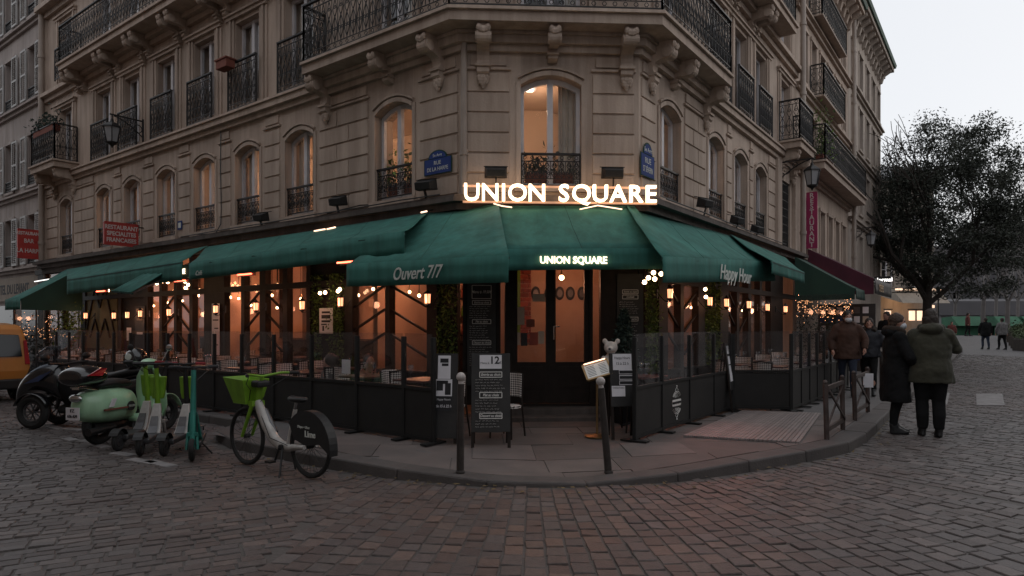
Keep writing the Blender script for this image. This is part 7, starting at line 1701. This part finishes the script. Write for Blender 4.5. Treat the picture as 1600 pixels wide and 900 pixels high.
# the two standing on the cobbles
p = gpix(1399, 677)
person('person in long black coat and white mask talking beside the olive parka', (p.x, p.y, .005), R(-14), 1.65, 1.04, .03, [((.10, .29, 1.10), (.24, .16, .98)), ((.10, -.28, 1.10), (.23, -.14, .98))], .27, 'cloth_black', 'cloth_black', 'hair_brown', 0, mask=True, collar='fur_dark', hood=True, skirt=.03, look=R(-6), vox=.014)
p = gpix(1454, 682)
pa = person('person in olive green hooded parka seen from behind holding something up', (p.x, p.y, .005), R(66), 1.70, 1.12, .02, [((.05, .29, 1.13), (.18, .22, .97)), ((.10, -.31, 1.19), (.27, -.13, 1.41))], .43, 'cloth_olive', 'cloth_black', 'hair', .14, hood=True, belly=.02, thick=1.25, skirt=.02, look=R(-10), vox=.014, bag=False)
# walking couple
p = gp(1324, 618)
person('man in brown hooded jacket with mask under his chin walking beside the terrace', (p.x, p.y, p.z), R(-112), 1.66, 1.08, .16, [((.02, .33, 1.14), (.14, .30, .95)), ((.04, -.32, 1.14), (.10, -.28, .92))], .44, 'cloth_brown', 'cloth_denim', 'hair', 0, hood=True, mask=True, look=R(14), vox=.018)
p = gp(1358, 617)
person('woman in dark puffer jacket and scarf walking beside the man in brown', (p.x, p.y, p.z), R(-118), 1.52, 1.0, .17, [((.0, .32, 1.10), (-.02, .42, .90)), ((.06, -.27, 1.12), (.16, -.24, .95))], .50, 'cloth_navy', 'cloth_black', 'hair', .12, collar='fur_dark', vox=.018)
# people farther down the street
for px, py, rz, H, coat, legs, lab, hem in ((1540, 546, 78, 1.72, 'cloth_black', 'cloth_denim', 'person in black coat walking away down the side street', .42), (1566, 546, 92, 1.70, 'cloth_grey', 'cloth_black', 'person in dark grey jacket walking away beside the black coat', .46), (1512, 524, -30, 1.70, 'cloth_red', 'cloth_black', 'person in red jacket crossing far off near the bare trees', .45)):
    # distance from the usual height of a grown person
    hp_ = {1540: 49, 1566: 49, 1512: 36}[px]; Y = H * FPX / hp_; X = (px - 800) / FPX * Y
    person(lab, (X, Y, gz(X, Y)), R(rz), H, 1.05, .14, None, hem, coat, legs, vox=.03)
for px, top, Y, rz, coat, lab in ((1386, 488, 20.5, 200, 'cloth_black', 'dark figure standing in front of the postcard rack by the far bollard'), (1362, 501, 19.0, 160, 'cloth_black', 'dark haired person half hidden behind the walking couple')):
    X = (px - 800) / FPX * Y; zt_ = CAMH + (HOR - top) / FPX * Y - zs(X, Y); person(lab, (X, Y, zs(X, Y)), R(rz), max(1.5, zt_), 1.0, .04, None, .45, coat, 'cloth_black', vox=.03)
# crouching figure by the stalls
Y = 47; X = (1487 - 800) / FPX * Y
person('person sitting low by the green stalls far down the street', (X, Y, gz(X, Y) - .5), R(-100), 1.6, 1.0, .1, None, .4, 'cloth_red', 'cloth_black', vox=.035)
# woman seated on the terrace: one body, coat, scarf
u, z = L.pix(520, 566, 1.4); c_ = L.P(u, 1.4, 0); c_.z = zs(c_.x, c_.y)
g = thing('person', 'woman with tied dark hair and grey scarf seated on the terrace', 'person', tuple(c_), math.atan2(L.U.y, L.U.x) + R(20)); zz = z - c_.z
B = MB(); B.ell([(0, 0, .44, .15, .17), (0, 0, .55, .12, .15), (.02, 0, .75, .11, .17), (.03, 0, zz - .22, .09, .17), (.04, 0, zz - .17, .05, .06), (.05, 0, zz - .08, .05, .05)], 12); B.ball((.06, 0, zz), (.095, .075, .115), 12, 9); B.ball((.15, 0, zz - .01), (.02, .014, .025), 6, 5); B.ball((.12, 0, zz - .07), (.04, .045, .04))
for sd in (-1, 1): B.tube([(.0, sd * .09, .46), (.40, sd * .1, .47), (.42, sd * .1, .08), (.52, sd * .1, .05)], [.085, .06, .04, .04], 10); B.tube([(.02, sd * .19, zz - .25), (.1, sd * .26, zz - .5), (.32, sd * .1, zz - .38)], [.05, .04, .03], 8)
B.build('body', MT['skin'], g, False, remesh=.014, sm=2)
K = MB(); K.ell([(0, 0, .42, .19, .20), (0, 0, .55, .16, .19), (.02, 0, .75, .15, .21), (.03, 0, zz - .24, .12, .21), (.04, 0, zz - .16, .07, .08)], 14)
for sd in (-1, 1): K.tube([(.02, sd * .18, zz - .27), (.1, sd * .26, zz - .5), (.28, sd * .13, zz - .40)], [.085, .07, .055], 10)
K.build('coat', MT['cloth_grey'], g, False, remesh=.015)
T = MB()
for sd in (-1, 1): T.tube([(.0, sd * .09, .47), (.40, sd * .1, .48), (.42, sd * .1, .08)], [.1, .075, .055], 10)
T.build('trousers', MT['cloth_denim'], g, False, remesh=.018)
m = MB(); m.tube([(.15, 0, zz - .17), (.06, .10, zz - .15), (-.05, .06, zz - .13), (-.05, -.06, zz - .13), (.06, -.10, zz - .15)], .055, 8, closed=True); m.build('scarf', MT['cloth_grey'], g, False, remesh=.014)
m = MB(); m.ball((.03, 0, zz + .03), (.105, .09, .11), 12, 9); m.ball((-.06, 0, zz + .06), .05, 8, 6); m.build('hair', MT['hair'], g, False, remesh=.014)
m = MB()
for sd in (-1, 1): m.ball((.142, sd * .03, zz + .012), (.012, .014, .008), 8, 5)
m.build('eyes', MT['ink'], g, False)
# ================================================================ trees and the far end of the street
def branches(mb, p, d, ln, r, depth, rg, tips, up=.12, n=4, split=(2, 3), ang=.5, sh=.74):
    q = p; dd = d.copy(); pts = [p]; rad = [r]
    for k in range(3):
        dd = (dd + Vector((rg.gauss(0, .12), rg.gauss(0, .12), rg.gauss(0, .08) + up * .3))).normalized(); q = q + dd * ln / 3; pts.append(q); rad.append(r * (1 - .28 * (k + 1) / 3))
    mb.tube(pts, rad, n if depth > 2 else 3, caps=False)
    if depth == 0 or r < .006: tips.append((q, dd)); return
    tips.append((q, dd))
    for k in range(rg.randint(*split)):
        a = rg.uniform(0, 6.28); t = dd.orthogonal().normalized(); t = Matrix.Rotation(a, 3, dd) @ t
        nd = (dd * math.cos(ang) + t * math.sin(ang) * rg.uniform(.6, 1.3) + Vector((0, 0, up))).normalized()
        branches(mb, q, nd, ln * sh * rg.uniform(.8, 1.2), r * .62, depth - 1, rg, tips, up, n, split, ang, sh)
# the big evergreen
rg = random.Random(21)
Y = 29.0; X = (1447 - 800) / FPX * Y; base = Vector((X, Y, gz(X, Y)))
tree = thing('evergreen_tree', 'large dense dark evergreen tree standing in the side street', 'tree', tuple(base))
tb_ = MB(); tips = []
tb_.tube([base - Vector((0, 0, .1)), base + Vector((0, 0, .3)), base + Vector((.05, 0, 1.8)), base + Vector((.1, .05, 3.2))], [.34, .22, .19, .17], 10)
for k in range(7):
    a = 2 * PI * k / 7 + rg.uniform(-.3, .3); d = Vector((math.cos(a) * .8, math.sin(a) * .8, rg.uniform(.55, 1.3))).normalized()
    branches(tb_, base + Vector((.08, .04, rg.uniform(2.3, 3.3))), d, rg.uniform(1.9, 2.7), .12, 4, rg, tips, .14, 6, (2, 3), .52, .74)
tb_.build('trunk', MT['bark'], tree, smooth=True)
lf = MB()
def crown_r(v):   # uneven outline of the crown
    return 1 + .10 * math.sin(3.1 * v.x + 1.3) + .09 * math.sin(4.3 * v.z + 2 * v.y) + .06 * math.sin(7 * v.x - 3 * v.z)
cc = base + Vector((.95, 0, 6.35)); pts = []
clumps = []
while len(clumps) < 400:
    v = Vector((rg.gauss(0, 1), rg.gauss(0, 1), rg.gauss(0, 1))).normalized(); rr = rg.uniform(.25, 1.0) ** .55 * crown_r(v)
    c_ = cc + Vector((v.x * 3.55 * rr, v.y * 3.3 * rr, v.z * 3.9 * rr))
    if c_.z < base.z + 2.6: continue
    clumps.append(c_)
for c_ in clumps:
    sg_ = rg.uniform(.15, .36)
    for _ in range(rg.randint(90, 240)):
        gg = lambda: max(-1.7, min(1.7, rg.gauss(0, 1)))
        pts.append(c_ + Vector((gg() * sg_ * 1.2, gg() * sg_ * 1.2, gg() * sg_ * .75)))
for q, d in tips:
    for _ in range(14 if q.z > base.z + 3.2 and (q - cc).length < 3.6 else 0): pts.append(q + Vector((rg.gauss(0, .22), rg.gauss(0, .22), rg.gauss(0, .18))))
leaves(lf, pts, .115, .45, .3, rg); lf.build('crown', MT['leaf_dark'], tree)
# low side shoots left of the trunk
# bare trees
def bare(px, Y, h, seed, lab, r=.16, depth=6):
    rg = random.Random(seed); X = (px - 800) / FPX * Y; b = Vector((X, Y, gz(X, Y))); g = thing('bare_tree', lab, 'tree', tuple(b), group='leafless trees')
    m = MB(); tips = []; m.tube([b, b + Vector((0, 0, h * .16)), b + Vector((.05, 0, h * .3))], [r * 1.25, r, r * .9], 8)
    o = m.build('trunk', MT['bark_far'], g, smooth=True); m = MB()
    for k in range(5):
        a = 2 * PI * k / 5 + rg.uniform(-.4, .4); d = Vector((math.cos(a) * .6, math.sin(a) * .6, rg.uniform(.8, 1.4))).normalized()
        branches(m, b + Vector((.05, 0, h * .28)), d, h * .2, r * .5, depth, rg, tips, .1, 4, (2, 2), .42, .82)
    m.build('crown', MT['bark_far'], g)
bare(1536, 52, 9.5, 3, 'leafless tree with pinkish trunk in front of the far banner'); bare(1574, 50, 9.0, 5, 'leafless tree at the edge of the far square')
bare(1492, 56, 9.0, 8, 'leafless tree just past the evergreen trunk', .13); bare(1606, 44, 12.5, 13, 'tall leafless tree reaching above the evergreen by the hedge', .15)
# far buildings closing the square
def far_block(px0, px1, Y, ytop, mat, lab, rows, cols, dx=0):
    X0, X1 = (px0 - 800) / FPX * Y, (px1 - 800) / FPX * Y; h = CAMH + (HOR - ytop) / FPX * Y
    F = Fr((X0, Y), (1, 0), (0, -1)); g = thing('apartment_block', lab, 'building', (X0, Y, .8))
    w = X1 - X0; bw = w / cols; rh = (h - 4) / rows
    ops = [(bw * (c_ + .3), bw * (c_ + .7), 4 + rh * r_ + .2 * rh, 4 + rh * r_ + .78 * rh) for c_ in range(cols) for r_ in range(rows)]
    m = MB(); wall(m, F, 0, w, .4, h, ops, .3); m.build('wall', MT[mat], g)
    m = MB(); m.fb(F, 0, w, -6, -.8, .4, h - .01); m.build('core', MT['far_wall_dark'], g)
    for o_ in ops: m = MB(); m.fb(F, *o_[:2], -.2, -.16, *o_[2:]); m.build('window', MT['dark_glass'], g)
    m = MB(); m.fb(F, -.1, w + .1, -6, .25, h, h + .3); m.build('roof', MT['zinc'], g)
    return F, g
far_block(1440, 1547, 92, 388, 'far_wall', 'pale grey block half hidden behind the bare trees', 3, 5)
far_block(1548, 1640, 84, 350, 'far_wall_dark', 'darker grey block at the far right behind the bare trees', 4, 4)
far_block(1640, 1760, 70, 372, 'far_wall', 'pale block outside the square beyond the hedge', 4, 4)
Fb = Fr(((1520 - 800) / FPX * 88, 88), (1, 0), (0, -1))
g = thing('banner', 'faded red banner lettering on the far pale block', 'banner', tuple(Fb.P(0, 0, 3))); z = CAMH + (HOR - 465) / FPX * 88
m = MB(); m.fb(Fb, -.1, 5.6, -.1, 0, z - .7, z + .9); m.build('cloth', MT['far_wall'], g)
for k in range(6): m = MB(); m.fb(Fb, .3 + k * .9, .85 + k * .9, 0, .05, z - .1 - .2 * (k % 2), z + .5); m.build('letter', MT['far_red'], g)
# long low market hall and stalls
Y = 66; F = Fr(((1470 - 800) / FPX * Y, Y), (1, 0), (0, -1)); g = thing('low_pavilion', 'long low dark-roofed pavilion across the end of the square', 'building', tuple(F.P(0, 0, .8)))
m = MB(); m.fb(F, 0, 14, -4, 0, .5, 2.6); m.build('wall', MT['far_wall'], g); m = MB(); m.prism([F.P(-.3, .4, 2.6), F.P(-.3, .1, 4.0), F.P(-.3, -4, 4.4), F.P(-.3, -4, 2.6)], (14.6, 0, 0)); m.build('roof', MT['far_wall_dark'], g)
for k, (px, w) in enumerate(((1490, 3.0), (1534, 2.6), (1600, 3.2))):
    Y = 53; F = Fr(((px - 800) / FPX * Y, Y), (1, 0), (0, -1)); g = thing('market_stall', ('green market stall beside the evergreen trunk', 'green market stall behind the red jacket', 'green market stall above the hedge end')[k], 'stall', tuple(F.P(0, 0, .8)), group='green stalls')
    m = MB(); m.prism([F.P(-.2, .9, 1.55), F.P(-.2, 0, 2.3), F.P(-.2, -1.2, 2.2), F.P(-.2, -1.2, 1.5)], (w + .4, 0, 0)); m.build('roof', MT['tarp_green'], g)
    m = MB(); m.fb(F, 0, w, -1, .3, .75, 1.5); m.build('counter', MT['tarp_green'], g)
# hedge and planters along the right edge
rg = random.Random(31)
for k in range(5):
    Y = 34 + k * 2.6; X = (1604 - k * 4.5 - 800) / FPX * Y + 1.0; z0 = gz(X, Y)
    g = thing('planter', 'green box hedge in a low dark trough, ' + ('first', 'second', 'third', 'fourth', 'fifth')[k] + ' along the square edge', 'planter', (X, Y, z0), group='hedge troughs along the square')
    m = MB(); m.box((X, Y, z0 + .3), (1.6, 2.5, .6)); m.build('trough', MT['bark'], g, bevel=.02)
    m = MB(); leaves(m, [(X + rg.uniform(-.8, .8), Y + rg.uniform(-1.2, 1.2), z0 + .6 + abs(rg.gauss(0, .28))) for _ in range(900)], .16, r=rg); m.build('foliage', MT['leaf_hedge'], g)
# slim lamp post by the evergreen
Y = 42; X = (1466 - 800) / FPX * Y; b = Vector((X, Y, gz(X, Y))); g = thing('lamp_post', 'slim dark lamp post behind the evergreen trunk', 'lamp post', tuple(b))
m = MB(); m.tube([b, b + Vector((0, 0, 3.1))], [.07, .04], 8); m.build('pole', MT['iron'], g); m = MB(); m.lathe([(.05, 0), (.16, .35), (.18, .38), (.04, .52), (.01, .58)], b + Vector((0, 0, 3.1)), 6); m.build('lantern_head', MT['iron'], g)

bare(1462, 60, 10.0, 17, 'leafless tree between the evergreen and the far pale block', .13); bare(1556, 58, 10.5, 23, 'leafless tree behind the two walkers', .14); bare(1590, 62, 11, 29, 'leafless tree in front of the darker far block', .14)
# fallen leaves and scraps along the kerb
rg = random.Random(41); m = MB(); lp_ = []
for _ in range(150):
    i = rg.randrange(6, len(kpath) - 7); q = kpath[i].lerp(kpath[i + 1], rg.random()); c2 = Vector((q.x, q.y)) + (Vector((q.x, q.y)) - Vector((.6, 9))).normalized() * abs(rg.gauss(.05, .12)); lp_.append((c2.x, c2.y, .012))
for p in lp_:
    a = rg.uniform(0, 6.28); s_ = rg.uniform(.015, .04); m.add([(p[0] + s_ * math.cos(a + k * 1.57) * (1 if k % 2 else .5), p[1] + s_ * math.sin(a + k * 1.57) * (1 if k % 2 else .5), p[2] + rg.uniform(0, .012)) for k in range(4)], [(0, 1, 2, 3)])
o = m.build('fallen_leaves', mk('dead_leaf', (.16, .11, .04), (.09, .06, .03), 30, .9, isl=.5)); o['kind'] = 'stuff'; o['label'] = 'fallen leaves and scraps along the kerb'; o['category'] = 'leaves'
# diner seated with the back to the street
u, z = L.pix(575, 566, .95); c_ = L.P(u, .95, 0); c_.z = zs(c_.x, c_.y); zz = z - c_.z
g = thing('person', 'diner in dark coat seated on the terrace beside the woman with the scarf', 'person', tuple(c_), math.atan2(L.U.y, L.U.x) + R(160))
B = MB(); B.ell([(0, 0, .44, .15, .17), (0, 0, .55, .12, .15), (.02, 0, .75, .11, .17), (.03, 0, zz - .22, .09, .17), (.04, 0, zz - .17, .05, .06), (.05, 0, zz - .08, .05, .05)], 12); B.ball((.06, 0, zz), (.095, .075, .115), 12, 9); B.ball((.15, 0, zz - .01), (.02, .014, .025), 6, 5)
for sd in (-1, 1): B.tube([(.0, sd * .09, .46), (.40, sd * .1, .47), (.42, sd * .1, .08), (.52, sd * .1, .05)], [.085, .06, .04, .04], 10); B.tube([(.02, sd * .19, zz - .25), (.1, sd * .26, zz - .5), (.32, sd * .1, zz - .38)], [.05, .04, .03], 8)
B.build('body', MT['skin'], g, False, remesh=.016, sm=2)
K = MB(); K.ell([(0, 0, .42, .19, .20), (0, 0, .55, .16, .19), (.02, 0, .75, .15, .21), (.03, 0, zz - .24, .12, .21), (.04, 0, zz - .16, .07, .08)], 14)
for sd in (-1, 1): K.tube([(.02, sd * .18, zz - .27), (.1, sd * .26, zz - .5), (.28, sd * .13, zz - .40)], [.085, .07, .055], 10)
K.build('coat', MT['cloth_black'], g, False, remesh=.016)
m = MB(); m.ball((.03, 0, zz + .03), (.105, .09, .11), 12, 9); m.build('hair', MT['hair'], g, False, remesh=.016)
